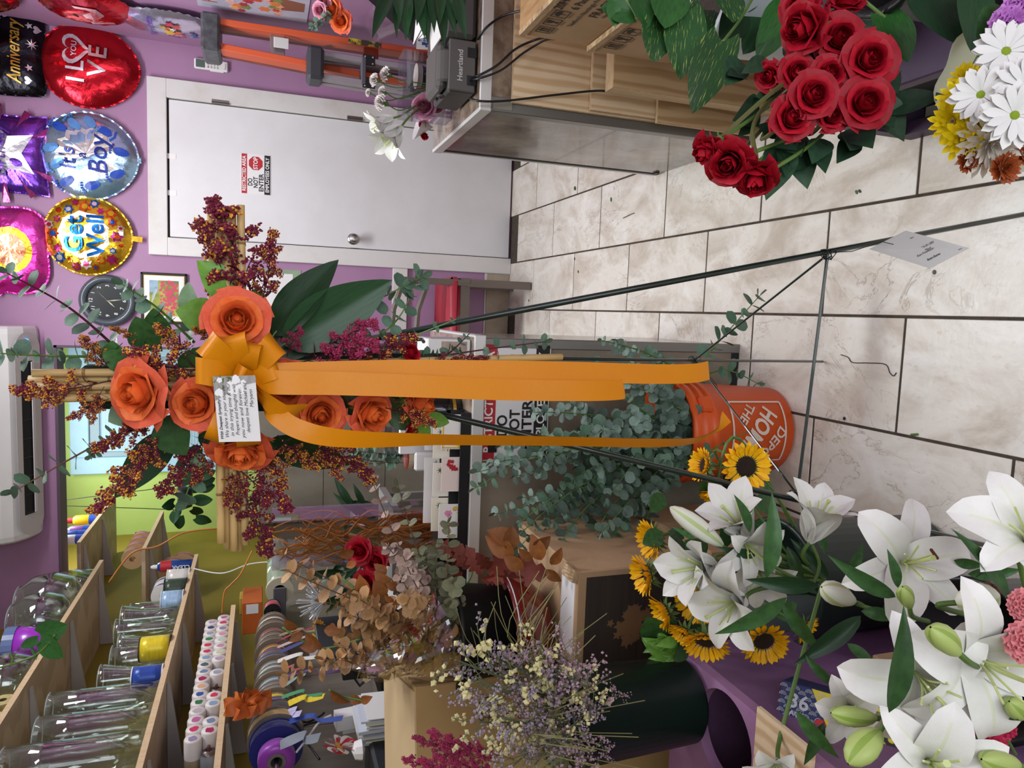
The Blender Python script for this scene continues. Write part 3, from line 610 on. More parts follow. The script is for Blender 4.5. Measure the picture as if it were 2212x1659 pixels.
# --- sprays of solidago
for bx, by, tx, ty, v, wd, mg, db, dt, lb in (
    (560, 690, 470, 455, 3, 1.15, 0, 0, -.02, 'burgundy solidago spray lying over the door-side bamboo arm'),
    (555, 680, 600, 520, 1, .7, 0, 0, -.03, 'slim solidago plume leaning down from the door-side arm'),
    (540, 690, 428, 500, 1, .75, 0, 0, -.01, 'golden tipped solidago plume leaning up from the door-side arm'),
    (240, 822, 52, 848, 0, .9, 0, 0, -.03, 'golden solidago spray reaching over the top bamboo sticks'),
    (250, 810, 175, 738, 2, .9, 0, 0, -.03, 'short golden solidago plume right of the largest rose'),
    (250, 850, 160, 905, 1, .7, 0, 0, -.03, 'small burgundy plume left of the top bamboo sticks'),
    (225, 835, 195, 905, 0, .8, 0, -.02, -.04, 'small golden plume beside the largest rose'),
    (440, 800, 290, 775, 0, 1.1, 0, 0, -.05, 'golden solidago spray between the largest rose and the bow'),
    (430, 770, 345, 718, 2, .9, 0, 0, -.05, 'golden solidago spray pointing at the framed picture'),
    (330, 745, 245, 712, 2, .7, 0, .02, 0, 'small golden tip beside the wall clock'),
    (470, 735, 420, 715, 2, .8, 0, 0, -.03, 'small golden tip above the right-hand rose'),
    (360, 900, 212, 960, 1, .85, 0, 0, -.02, 'burgundy solidago spray sloping left below the largest rose'),
    (370, 915, 222, 1085, 0, .75, 0, 0, -.02, 'long golden solidago spray pointing at the green wall'),
    (380, 930, 285, 1010, 1, .8, 0, 0, -.03, 'burgundy spray over the dark strap leaf'),
    (460, 930, 362, 1062, 3, .85, 0, 0, -.02, 'burgundy solidago spray left of the big round leaf'),
    (480, 950, 425, 1040, 1, .9, 0, 0, -.02, 'burgundy spray just above the shelf-side bamboo arm'),
    (500, 1000, 622, 1085, 3, 1.0, 0, 0, -.03, 'deep burgundy spray hanging below the shelf-side bamboo arm'),
    (510, 1010, 585, 1178, 3, .9, 0, 0, -.03, 'long burgundy spray hanging towards the curly willow'),
    (500, 1005, 500, 1085, 1, 1.0, 0, 0, -.03, 'short burgundy spray crossing the shelf-side bamboo sticks'),
    (575, 950, 612, 1040, 0, 1.1, 0, 0, -.04, 'golden orange spray below the left rose'),
    (600, 940, 680, 1010, 2, 1.0, 0, 0, -.03, 'golden orange spray beside the thin ribbon tail'),
    (680, 920, 790, 1035, 1, .9, 0, 0, -.03, 'burgundy spray hanging left of the thin ribbon'),
    (660, 930, 735, 1020, 0, .8, 0, 0, -.03, 'golden burgundy spray hanging left of the coral roses'),
    (620, 770, 640, 715, 4, .9, 1, -.02, -.06, 'small magenta plume under the two dark strap leaves'),
    (625, 790, 800, 742, 4, .8, 1, -.02, -.06, 'magenta solidago spray right of the ribbon tails'),
    (660, 770, 800, 700, 4, .75, 1, -.01, -.04, 'magenta solidago plume lying against the eucalyptus'),
    (720, 770, 885, 745, 1, .8, 0, -.01, -.04, 'golden burgundy spray right of the ribbon tails'),
    (640, 815, 720, 800, 4, .8, 1, -.07, -.09, 'small magenta tip lying on the ribbon tails'),
    (830, 880, 930, 912, 0, .9, 0, -.04, -.06, 'golden burgundy spray over the lowest coral rose'),
    (900, 790, 1040, 770, 3, .5, 0, .0, -.02, 'thin burgundy sprig over the bottom bamboo sticks')):
    solidago(cp(bx, by, db+.0), cp(tx, ty, dt), lb, v, wd, bool(mg))

# --- eucalyptus
eg = 'eucalyptus sprigs in the cross'
for pts, n, s0, s1, lb, st in (
    ([(260, 760), (150, 665), (15, 590)], 11, .026, .020, 'eucalyptus sprig arching up towards the pink balloon', stem_dark),
    ([(200, 770), (90, 768), (-20, 762)], 9, .028, .018, 'eucalyptus sprig standing up beside the air conditioner', stem_green),
    ([(330, 905), (200, 965), (32, 1060)], 11, .019, .022, 'eucalyptus sprig reaching over the air conditioner louvre', stem_brown),
    ([(300, 925), (240, 945), (195, 985)], 9, .013, .010, 'small leaved eucalyptus sprig in front of the pale blue window', stem_dark),
    ([(420, 740), (340, 665), (265, 615)], 8, .024, .020, 'eucalyptus sprig pointing at the clock face', stem_green),
    ([(640, 770), (760, 680), (912, 598)], 13, .026, .022, 'long eucalyptus sprig lying along the two dark strap leaves', stem_green),
    ([(740, 770), (850, 700), (905, 600)], 10, .024, .018, 'second eucalyptus sprig beside the strap leaves', stem_green),
    ([(820, 765), (860, 740), (985, 690)], 7, .018, .01, 'young eucalyptus tip in front of the chair', bright_leaf),
    ([(850, 790), (1000, 762), (1178, 738)], 14, .022, .016, 'eucalyptus sprig with a red stem hanging below the cross', stem_dark),
    ([(905, 785), (960, 770), (1010, 725)], 7, .024, .008, 'short eucalyptus tip in front of the white box', stem_dark),
    ([(400, 990), (420, 1010), (400, 1075)], 5, .03, .026, 'short sprig of round eucalyptus leaves before the green wall', stem_green)):
    euc([cp(x, y, .03-.02*i) for i, (x, y) in enumerate(pts)], n, s0, s1, lb, eg, 'green', st)
# --- big leaves
tow = -FW
for bx, by, tx, ty, me, wd, face, lb, db, dt in (
    (470, 690, 385, 672, SALAL['bright'], 1.25, (.2, 0, 1), 'broad bright green leaf above the right-hand rose', 0, -.03),
    (520, 655, 432, 560, SALAL['bright'], .9, (.3, -.5, 1), 'light green leaf in front of the door-side bamboo', 0, -.02),
    (540, 680, 560, 618, SALAL['bright'], 1, (.1, 0, 1), 'light green leaf below the door-side solidago', .0, .0),
    (415, 690, 400, 612, SALAL['pale'], .95, (-.2, -.3, 1), 'blue green leaf beside the framed picture', .02, 0),
    (330, 760, 290, 690, SALAL['dark'], 1.1, (.1, .1, 1), 'toothed dark leaf right of the golden spray', .02, -.01),
    (345, 740, 330, 672, SALAL['dark'], 1, (.3, .1, 1), 'dark green leaf below the clock', .02, -.01),
    (290, 790, 222, 765, SALAL['dark'], 1.1, (0, 0, 1), 'dark leaf pointing up above the largest rose', 0, -.02),
    (350, 790, 300, 800, SALAL['dark'], 1.3, (0, 0, 1), 'dark leaf between the largest rose and the golden spray', -.0, -.03),
    (250, 790, 240, 740, SALAL['dark'], 1.3, (.2, 0, 1), 'small dark leaf beside the clock rim', .02, 0),
    (350, 900, 395, 985, SALAL['dark'], 1.35, (-.1, .2, 1), 'big round dark green leaf under the second rose', -.02, -.04),
    (300, 880, 235, 908, SALAL['pale'], 1.5, (0, 0, 1), 'pale green leaf behind the largest rose', .02, 0),
    (270, 815, 215, 835, SALAL['pale'], 1.2, (.2, 0, 1), 'pale leaf at the foot of the top bamboo sticks', .02, .0),
    (590, 725, 724, 555, ASPI, 1.15, (-.2, -.2, 1), 'large dark strap leaf pointing at the door', .0, -.02),
    (610, 745, 850, 606, ASPI, 1.1, (.3, .2, 1), 'large dark strap leaf pointing at the chair', -.01, -.03),
    (560, 735, 700, 745, ASPI, 1.5, (.1, .0, 1), 'dark strap leaf under the bow', .01, 0),
    (380, 930, 240, 1078, ASPI, 1.0, (-.3, .4, .7), 'dark strap leaf behind the left burgundy sprays', .03, .03),
    (580, 950, 760, 1010, ASPI, 1.0, (0, .3, 1), 'dark strap leaf behind the lower left sprays', .03, .03),
    (550, 950, 590, 1010, SALAL['dark'], 1.1, (0, .2, 1), 'dark leaf beside the left rose', .02, 0),
    (700, 850, 880, 820, ASPI, 1.2, (.1, 0, 1), 'dark strap leaf behind the ribbon tails', .02, .0),
    (830, 900, 935, 880, SALAL['dark'], 1.0, (.1, .1, 1), 'dark leaf behind the lowest rose', .02, .01),
    (900, 905, 925, 960, SALAL['bright'], .8, (.2, .2, 1), 'fresh green leaf under the lowest rose', -.02, -.01),
    (915, 900, 975, 915, SALAL['bright'], .7, (.1, 0, 1), 'small fresh leaf below the lowest rose', -.02, -.01),
    (640, 850, 720, 860, SALAL['dark'], 1.2, (0, 0, 1), 'dark leaf between the two lower roses', .01, -.01),
    (740, 890, 790, 840, SALAL['dark'], 1.2, (0, 0, 1), 'dark leaf behind the third rose', .01, -.0),
    (440, 920, 480, 985, SALAL['dark'], 1.0, (0, .1, 1), 'dark leaf behind the card', .01, 0),
    (400, 820, 440, 750, SALAL['dark'], 1.1, (0, 0, 1), 'dark leaf behind the bow loops', .02, 0),
    (410, 990, 450, 1010, SALAL['pale'], 1.4, (0, .3, 1), 'grey green leaf among the burgundy sprays', .0, -.01)):
    leafthing(cp(bx, by, db), cp(tx, ty, dt), cdir(*face), wd, me, lb, 'foliage_leaf', 'leaf', 'single leaves in the cross')

# --- satin bow
satin = mat('golden orange satin', '#d8860c', .38, col2='#d07e08', scale=3, spec=.3, bump=.03, bscale=300)
bow = thing('ribbon_bow', 'golden orange satin bow with long hanging tails on the flower cross', 'bow', (0, 0, 0))
def ribbon(pts, wpx, name='loop', wdir=None, n=10, taper=None):
    """pts: (x, y, dy) along the ribbon; wpx: width in metres; wdir: direction across it"""
    c = bez([cp(x, y, d) for x, y, d in pts], n); k = len(c); sides = []
    for i in range(k):
        t = (c[min(i+1, k-1)]-c[max(i-1, 0)]).normalized()
        wd = V(wdir[min(int(i/(k-1)*(len(wdir)-1)+.5), len(wdir)-1)]) if wdir else (-FW).cross(t)
        if wdir:
            f = i/(k-1)*(len(wdir)-1); a = min(int(f), len(wdir)-2); wd = V(wdir[a]).lerp(V(wdir[a+1]), f-a)
        wd = wd-t*wd.dot(t); wd.normalize(); sides.append(wd*wpx/2*(1 if not taper else taper(i/(k-1))))
    part(name, MB().strip(c, sides).mesh(name, satin, smooth=True), bow)
side = CR; dn = CD; tw_ = -FW
K = (520, 815)
def loop(dx, dy, L, w_=.034, near=.045, k=K):
    """one bow loop: out along the back, round the end and home along the front"""
    n_ = math.hypot(dx, dy); dx, dy = dx/n_, dy/n_; ac_ = (CD*-dy+(-CR)*dx).normalized()
    ribbon([(k[0], k[1], -.068), (k[0]+dx*L*.5, k[1]+dy*L*.5, -.066), (k[0]+dx*L*.92, k[1]+dy*L*.92, -.07), (k[0]+dx*L, k[1]+dy*L, -.07-near*.5), (k[0]+dx*L*.86, k[1]+dy*L*.86, -.07-near), (k[0]+dx*L*.45, k[1]+dy*L*.45, -.072-near*.8), (k[0]+dx*6, k[1]+dy*6, -.085)], w_, wdir=[ac_, ac_, ac_+tw_*.25, ac_+tw_*.35, ac_+tw_*.2, ac_, ac_])
for q in ((-.75, -.75, 108), (-.95, -.15, 98), (-.2, -1, 92), (.25, -1, 78), (.75, -.7, 108), (.95, -.3, 86)): loop(*q)
loop(-.42, 1, 150, .026, .04); loop(.12, 1, 148, .03, .04)
ribbon([(505, 806, -.105), (520, 818, -.125), (540, 828, -.10)], .03, 'knot', wdir=[side+dn*.4]*3)
# tails
ribbon([(520, 812, -.085), (590, 810, -.105), (700, 806, -.10), (900, 801, -.09), (1200, 803, -.085), (1420, 808, -.085), (1500, 806, -.075), (1531, 800, -.062)], .0315, 'tail', wdir=[side]*6)
ribbon([(520, 820, -.09), (600, 826, -.12), (720, 828, -.115), (900, 834, -.11), (1100, 842, -.10), (1270, 844, -.10), (1335, 842, -.09), (1348, 838, -.085)], .0315, 'tail', wdir=[side]*6)
ribbon([(545, 835, -.09), (575, 875, -.115), (640, 925, -.12), (750, 948, -.12), (950, 950, -.11), (1200, 953, -.10), (1400, 957, -.095), (1500, 952, -.09), (1545, 930, -.08), (1570, 900, -.075)], .026, 'tail',
       wdir=[side-dn*.3, side-dn*.5+tw_*.3, side-dn*.4, side*.9+tw_*.4, side*.6+tw_*.8, side*.55+tw_*.8, side*.55+tw_*.8, side*.4+tw_*.8, side*.2-dn*.2+tw_, side-dn*.9+tw_*.4])
ribbon([(545, 832, -.09), (570, 860, -.12), (610, 890, -.12), (655, 884, -.10)], .026, 'tail', wdir=[side-dn*.3, side-dn*.4+tw_*.3, side*.6+tw_*.6, side*.2+tw_])
# --- sympathy card
ink = mat('black ink', '#1c1a1c', .6); paperw = mat('white card', '#e6e4e4', .5, col2='#dedbdb', scale=3)
c0 = cp(512, 885, -.135); cx = (cp(498, 820, -.135)-cp(510, 950, -.135)).normalized(); cz = (-FW+CD*-.12).normalized(); cz = (cz-cx*cz.dot(cx)).normalized(); cyv = cz.cross(cx)
card = thing('sympathy_card', 'small white sympathy card with handwriting clipped to the satin bow', 'card', fr(c0, cx, cyv, cz))
cw_, ch_ = .082, .056
crd = card; card = part('card_sheet', MB().box((0, 0, 0), (cw_, ch_, .0006)).mesh('card_sheet', paperw), card)
gp = mat('printed grey wood', '#8f8b88', .5, col2='#a8a4a2', scale=30, stretch=(1, 6, 1))
part('printed_picture', MB().prism([(.012, .028), (.043, .028), (.043, -.028), (.034, -.028), (.03, -.005), (.02, .012)], .0004, .0006).mesh('printed_picture', gp), card)
fp = mat('printed white blossom', '#eceaea', .5); lp = mat('printed leaf', '#566b3e', .5)
mb = MB()
for i in range(26):
    a = R(0, 6); x, y = .030+R(-.010, .011), R(-.012, .024)
    mb.prism([(x+.004*math.cos(a+k*1.26), y+.004*math.sin(a+k*1.26)) for k in range(5)], .0006, .0008+i*1e-5)
part('printed_blossoms', mb.mesh('printed_blossoms', fp), card, kind='stuff')
mb = MB()
for i in range(9):
    a = R(0, 6); x, y = .036+R(-.006, .006), R(.006, .026); mb.prism([(x, y), (x+.006*math.cos(a)-.0015, y+.006*math.sin(a)), (x+.009*math.cos(a), y+.009*math.sin(a)), (x+.006*math.cos(a+.5), y+.006*math.sin(a+.5))], .0005, .00065)
part('printed_leaves', mb.mesh('printed_leaves', lp), card, kind='stuff')
for i, (s_, sz, bo, xx) in enumerate((('With Deepest Sympathy', .0052, .02, -.012), ('We share in your sorrow', .0066, 0, -.002), ('in this trying time & our', .0066, 0, .0), ('Prayers and thoughts with', .0066, 0, .0), ('you now and forever.', .0066, 0, -.004), ('deepest love Michael and', .0066, 0, .002), ('Maryann', .0066, 0, .014))):
    text(s_, sz, ink, card, tr(xx, .0225-.0072*i, .0011), bold=bo, shear=.25, width=None if i in (0, 6) else R(.06, .068))
# --- order tag on the easel leg
q = lambda x, y, z: at(x, y, Y=fy(.3)-.01-z)
tg = thing('paper_tag', 'folded white paper order tag wired to the easel leg', 'tag', (0, 0, 0))
a, b, c, d = q(1957, 498, .0), q(2094, 536, .015), q(2010, 580, .02), q(1878, 538, .01)
part('tag_sheet', MB().add([a, b, c, d], [(0, 1, 2, 3)]).add([x+V((0, .0006, 0)) for x in (a, b, c, d)], [(3, 2, 1, 0)]).mesh('tag_sheet', mat('white paper', '#dcd9d8', .6, col2='#d2cfce', scale=4)), tg)
part('wire_loop', MB().tube([q(1930, 528, .022), q(1905, 522, .025), q(1880, 530, .015), q(1840, 543, .0), q(1800, 545, -.008)], .0008, 5).mesh('wire_loop', wire), tg)
tx = (c-b).normalized(); tz = (b-a).cross(c-a).normalized(); tz = tz if tz.dot(FW) < 0 else -tz; ty = tz.cross(tx); mid = (a+b+c+d)/4
if True:
    bM = lambda u, v_: fr(a.lerp(b, u).lerp(d.lerp(c, u), v_)+tz*.001, -tx, -ty, tz)
    for s_, u, v_, sz, bo in (('Room Designs', .80, .62, .006, .02), ('Rose Presentation', .62, .55, .0062, 0), ('Miguel', .58, .42, .0062, 0), ('718-331-2400', .50, .30, .0062, 0), ('Name', .2, .2, .004, 0), ('Notes', .92, .12, .004, 0)):
        text(s_, sz, ink, tg, bM(u, v_), bold=bo, shear=.25)
# ================================================================ things on the end wall and the right-hand wall
black = mat('black plastic', '#17171a', .4); white_pl = mat('white plastic', '#e8e6e4', .38, col2='#e0dedc', scale=3); inkm = ink; grey_pl = mat('grey plastic', '#7c7a78', .45)
white_ink = mat('white ink', '#ecebea', .5); red_ink = mat('red ink', '#b3242c', .5); blue_ink = mat('blue ink', '#2447a8', .35); gold_ink = mat('gold ink', '#b98f3c', .3, .6)
def sign(M, w_, h_, label, on):
    """red, white and black warning sign"""
    o = thing('warning_sign', label, 'sign', M); k = w_/.228
    def rr(x0, x1, y0, y1, r, z0, z1, m, name):
        pts = []
        for cx_, cy_, a0 in ((x1-r, y1-r, 0), (x0+r, y1-r, PI/2), (x0+r, y0+r, PI), (x1-r, y0+r, 1.5*PI)):
            pts += [(cx_+r*math.cos(a0+i*PI/8), cy_+r*math.sin(a0+i*PI/8)) for i in range(5)]
        part(name, MB().prism(pts, z0, z1).mesh(name, m), o)
    rr(-w_/2, w_/2, -h_/2, h_/2, .008*k, 0, .0015, mat('white sign face', '#e2e0e0', .4), 'sign_plate')
    rb_ = part('red_band', MB().span(-w_/2+.003, w_/2-.003, h_*.30, h_/2-.003, .0015, .002).mesh('red_band', red_ink), o)
    kb_ = part('black_band', MB().span(-w_/2+.003, w_/2-.003, -h_/2+.003, -h_*.28, .0015, .002).mesh('black_band', ink), o)
    text('RESTRICTED AREA', h_*.17, white_ink, rb_, tr(0, h_*.395, .0028), bold=.02, width=w_*.86)
    text('EMPLOYEES ONLY', h_*.17, white_ink, kb_, tr(0, -h_*.385, .0028), bold=.02, width=w_*.86)
    for i, q in enumerate(('DO', 'NOT', 'ENTER')): text(q, h_*.21, ink, o, tr(-w_*.2, h_*(.19-.185*i), .0025), bold=.025, width=w_*(.18, .27, .44)[i])
    oc_ = part('octagon', MB().prism([(w_*.27+h_*.25*math.cos(PI/8+i*PI/4), h_*.01+h_*.25*math.sin(PI/8+i*PI/4)) for i in range(8)], .0015, .002).mesh('octagon', red_ink), o)
    text('STOP', h_*.2, white_ink, oc_, tr(w_*.27, h_*.01, .0028), bold=.02, width=h_*.42)
    return o
sign(wallM(.743, 1.563, W-.0165), .228, .162, 'small red and black restricted area sign on the white door', 0)
# --- air conditioner remote in its holder
rm_ = thing('remote_control', 'white air conditioner remote in a wall holder beside the door', 'remote', wallM(1.317, 1.80))
rb2 = part('body', MB().box((0, 0, .012), (.056, .175, .022), b=.006).mesh('body', white_pl), rm_)
part('holder', MB().box((0, -.03, .008), (.064, .075, .016), b=.004).mesh('holder', white_pl), rm_)
part('screen', MB().box((0, .055, .0235), (.042, .046, .001)).mesh('screen', mat('grey lcd', '#5d6a66', .3)), rm_)
for i in range(4):
    for j in range(3): part('button', MB().box((-.014+.014*j, .015-.016*i, .0238), (.009, .007, .0016)).mesh('button', mat('grey button', '#a8a4a4', .5) if (i, j) != (0, 0) else mat('red button', '#c06a5c', .5)), rb2)
text('Pioneer', .011, ink, rm_, tr(0, -.074, .0236))
# --- foil balloons
def foilm(n, c, c2=None, rough=.22): return mat(n, c, rough, .85, col2=c2 or c, scale=4, bump=.9, bscale=9, detail=2)
def foil(M, outline, label, m, bulge=.05, tail=None, seam='foil seam'):
    """foil balloon: outline(angle) gives the radius; returns its surface height"""
    o = thing('foil_balloon', label, 'balloon', M, 'foil balloons on the walls'); n, k = 56, 9; front = MB(); ph = R(0, 6)
    def h(x, y):
        a = math.atan2(y, x); q = min(1, math.hypot(x, y)/outline(a)); return .03+bulge*(1-q*q)**.55+.005*math.sin(a*17+ph)*q**4*(1-q)*4+.004*math.sin(x*47+y*23+ph)*(1-q)
    def fn(u, v):
        a = u*2*PI; r = outline(a)*v; x, y = r*math.cos(a), r*math.sin(a); return (x, y, h(x, y))
    fp_ = part('front_panel', MB().grid(fn, n, k).mesh('front_panel', m, smooth=True), o)
    part('back_panel', MB().grid(lambda u, v: (outline(u*2*PI)*v*math.cos(u*2*PI), outline(u*2*PI)*v*math.sin(u*2*PI), .03-.025*(1-v*v)**.5), n, 4).mesh('back_panel', m, smooth=True), o)
    part('seam', MB().grid(lambda u, v: (outline(u*2*PI)*(.985+.05*v)*math.cos(u*2*PI), outline(u*2*PI)*(.985+.05*v)*math.sin(u*2*PI), .03+.0025*math.sin(u*180)*v), 120, 1).mesh('seam', m), o)
    if tail:
        x, y, dx, dy = tail; L = math.hypot(dx, dy); px_, py_ = -dy/L*.013, dx/L*.013
        part('filling_neck', MB().add([(x-px_, y-py_, .032), (x+px_, y+py_, .032), (x+dx+px_*1.2, y+dy+py_*1.2, .028), (x+dx-px_*1.2, y+dy-py_*1.2, .028)], [(0, 1, 2, 3), (3, 2, 1, 0)]).mesh('filling_neck', m), o)
    return fp_, h
def on(h, dz=.0035, dx=0, dy=0, a=0):
    ca, sa = math.cos(a), math.sin(a)
    def f(c):
        x, y = c.x*ca-c.y*sa+dx, c.x*sa+c.y*ca+dy; return V((x, y, h(x, y)+dz))
    return f
def decal(o, h, polys, m, name, dz=.003, kind=None):
    mb = MB(); dz += .0025
    for p in polys:
        cx_ = sum(q[0] for q in p)/len(p); cy_ = sum(q[1] for q in p)/len(p)
        vs = [(cx_, cy_, h(cx_, cy_)+dz)]+[(x, y, h(x, y)+dz) for x, y in p]; mb.add(vs, [(0, 1+i, 1+(i+1) % len(p)) for i in range(len(p))])
    return part(name, mb.mesh(name, m), o, kind=kind)
def ell(cx_, cy_, rx, ry, a=0, n=16): return [(cx_+rx*math.cos(t)*math.cos(a)-ry*math.sin(t)*math.sin(a), cy_+rx*math.cos(t)*math.sin(a)+ry*math.sin(t)*math.cos(a)) for t in [2*PI*i/n for i in range(n)]]
def star(cx_, cy_, r, k=5, q=.45, a=PI/2): return [(cx_+(r if i % 2 == 0 else r*q)*math.cos(a+i*PI/k), cy_+(r if i % 2 == 0 else r*q)*math.sin(a+i*PI/k)) for i in range(2*k)]
def heart(cx_, cy_, r, n=26): return [(cx_+r*.062*16*math.sin(t)**3, cy_+r*.062*(13*math.cos(t)-5*math.cos(2*t)-2*math.cos(3*t)-math.cos(4*t))) for t in [2*PI*i/n for i in range(n)]]
silver = foilm('silver foil print', '#d8d8dc', rough=.3)
def circ(r, drop=.0):  # round, a little drawn out towards the bottom
    return lambda a: r*(1+drop*max(0, -math.sin(a))**6)
# I love you
o, h = foil(wallM(1.222, 2.405), lambda a: .218*(1+.09*max(0, -math.sin(a))**5-.03*math.cos(2*a)), 'red foil balloon that says I love you beside the right-hand wall', foilm('red foil', '#b01626', '#c3202c'), tail=(0, -.235, 0, -.02))
for s_, x, y, sz, wd in (('I', -.088, .045, .12, None), ('L', -.02, .045, .12, .05), ('V', -.025, -.055, .12, .085), ('E', .062, -.062, .12, .055)):
    text(s_, sz, silver, o, None, bold=.01, fx=on(h, .009, x, y, -.06), width=wd)
ho, hi = heart(.065, .05, .078), heart(.065, .052, .056)
decal(o, h, [ho], silver, 'heart_outline', .004); decal(o, h, [hi], foilm('red foil', '#b01626'), 'heart_inside', .006); text('YOU', .036, silver, o, None, bold=.015, fx=on(h, .014, .065, .05, -.06))
# It's a boy
o, h = foil(wallM(.757, 2.41), circ(.224, .06), 'light blue foil balloon that says its a boy', foilm('light blue foil', '#8fb9da', '#b6cbe2'), tail=(0, -.235, 0, -.02))
decal(o, h, [star(0, 0, .15, 14, .84)], foilm('pearl foil', '#cfcbd6', '#d8d2b8', .3), 'pearl_centre', .001)
lb_ink = mat('sky blue ink', '#5f93d0', .35, .3)
for i, (x, y, a, m) in enumerate(((-.15, .1, .5, blue_ink), (.135, .13, -.5, blue_ink), (.155, .06, -.8, lb_ink), (.13, -.09, 2.6, blue_ink), (-.09, -.14, .4, blue_ink), (-.16, -.02, .3, blue_ink), (.03, -.16, -.3, blue_ink), (.02, .17, .2, lb_ink), (-.06, .14, .6, lb_ink), (.17, -.02, 2.2, lb_ink))):
    ca, sa = math.cos(a), math.sin(a); pt = lambda u, v_: (x+u*ca-v_*sa, y+u*sa+v_*ca)
    polys = [[pt(*q) for q in ell(0, 0, .022, .034)], [pt(*q) for q in ell(.003, -.02, .018, .022)]]+[[pt(*q) for q in ell(-.024+.012*t, .042+.004*(2-abs(t-2)), .006, .007, n=8)] for t in range(5)]
    decal(o, h, polys, m, 'footprint', .003)
for s_, y, x, sz in (("It's", .085, -.03, .1), ('a', .02, -.01, .07), ('Boy', -.06, .0, .13)): text(s_, sz, mat('navy ink', '#1d2f86', .3, .3), o, None, bold=.006, shear=.15, fx=on(h, .014, x, y))
# get well
o, h = foil(wallM(.335, 2.42), circ(.205, .04), 'golden yellow foil balloon that says get well', foilm('gold foil', '#d9a326', '#e6b93a'), tail=(0, -.205, -.005, -.06))
decal(o, h, [star(0, .01, .128, 9, .92)], foilm('pearl foil', '#cfcbd6'), 'pearl_centre', .001)
fc = [foilm('print %d' % i, c) for i, c in enumerate(('#e2622a', '#d83a5a', '#2f6fc4', '#f0c22e', '#c23a9a', '#f2eee6', '#d84a24'))]
for i in range(24):
    a = i*.262; r = .152+.024*(i % 2); x, y = r*math.cos(a), r*math.sin(a)+.005; sz = (.034, .02, .026)[i % 3]
    decal(o, h, [star(x, y, sz, 6, .62, a)], fc[i % 7], 'printed_flower', .002+.0004*(i % 3)); decal(o, h, [ell(x, y, sz*.45, sz*.45, n=10)], fc[(i+3) % 7], 'flower_eye', .004)
gb = foilm('blue foil print', '#1e6fc0'); text('Get', .125, gb, o, None, bold=.02, fx=on(h, .012, .0, .052)); text('Well', .115, gb, o, None, bold=.02, fx=on(h, .012, .0, -.05))
part('price_label', MB().box((.02, -.165, .066), (.022, .026, .001)).mesh('price_label', white_pl), o)
# upper row
o, h = foil(wallM(1.235, 2.80), lambda a: .205/max(abs(math.cos(a)), abs(math.sin(a)))**.82, 'square black foil balloon with gold anniversary lettering', foilm('black foil', '#17151a', '#26232a'), tail=(0, -.205, 0, -.02))
text('HAPPY', .045, gold_ink, o, None, bold=.01, fx=on(h, .012, 0, .0)); text('Anniversary', .085, gold_ink, o, None, bold=.012, shear=.3, fx=on(h, .012, 0, -.075), width=.32)
for i in range(22):
    a = i*2.4; r = .1+.1*((i*37) % 10)/10; x, y = r*1.1*math.cos(a), r*math.sin(a)-.06
    if abs(x) < .19 and y > -.19 and not (-.12 < y < .03 and abs(x) < .15): decal(o, h, [(heart(x, y, .02), star(x, y, .028, 8, .3), star(x, y, .018))[i % 3]], silver, ('printed_heart', 'printed_firework', 'printed_star')[i % 3], .003)
o, h = foil(wallM(.73, 2.80), lambda a: .19/max(abs(math.cos(a)), abs(math.sin(a)))**1.15, 'square purple foil balloon with birthday lettering on a silver star', foilm('violet foil', '#5a3aa8', '#8a4ac0'), tail=(0, -.2, 0, -.01))
decal(o, h, [[(0, 0), (.25*math.cos(a), .25*math.sin(a)), (.25*math.cos(a+.14), .25*math.sin(a+.14))] for a in [k*.52 for k in range(12)] if abs(math.sin(a)) < .9], foilm('pink foil', '#b8509a'), 'printed_rays', .002, 'stuff')
decal(o, h, [star(0, -.01, .17, 5, .5)], silver, 'printed_star', .004); text('Birthday', .085, mat('violet ink', '#5a2f98', .4), o, None, bold=.005, shear=.25, fx=on(h, .014, 0, .0), width=.26)
o, h = foil(wallM(.235, 2.83), lambda a: .24*(1+.1*math.cos(4*a+PI)) if math.sin(a) < 0 else .235, 'bright pink foil balloon at the upper edge beside the get well balloon', foilm('pink magenta foil', '#d62a9a', '#e850b4'), tail=(0, -.215, 0, -.03))
decal(o, h, [ell(0, -.06, .12, .1)], foilm('gold foil', '#d9a326'), 'printed_ring', .002); decal(o, h, [ell(0, -.06, .085, .07)], foilm('peach foil', '#e58a6a'), 'printed_rosette', .004)
# right-hand wall
o, h = foil(rwallM(4.06, 2.33), lambda a: .21*(1-.1*max(0, math.sin(a))**8), 'red heart shaped foil balloon hanging on the right-hand wall', foilm('red foil', '#b01626'), tail=(0, -.2, 0, -.02))
decal(o, h, [[(-.1, -.02), (.1, .03), (.1, -.07), (-.1, -.12)]], silver, 'white_banner', .003); text('Happy', .05, red_ink, o, None, shear=.3, fx=on(h, .006, 0, -.045)); decal(o, h, [[(-.2, .03), (.2, .1), (.2, .05), (-.2, -.02)]], foilm('dark green foil', '#3a4a2a'), 'green_band', .003)
o, h = foil(rwallM(4.12, 2.82), circ(.2), 'dark red foil balloon at the top of the right-hand wall', foilm('dark red foil', '#9a1c30'))
o, h = foil(rwallM(4.13, 1.98), lambda a: .19*(1-.15*math.cos(2*a)), 'pale happy birthday balloon printed with a flower bouquet', foilm('pale lilac foil', '#b3b7cf', '#c5b6cc'), bulge=.04)
text('Happy Birthday', .05, mat('violet ink', '#5a2f98', .4), o, None, shear=.3, fx=on(h, .005, 0, .07), width=.24)
for i in range(14): decal(o, h, [star(R(-.09, .09), R(-.14, .02), R(.018, .03), 6, .6)], fc[i % 7], 'printed_flower', .003+.0004*(i % 4))
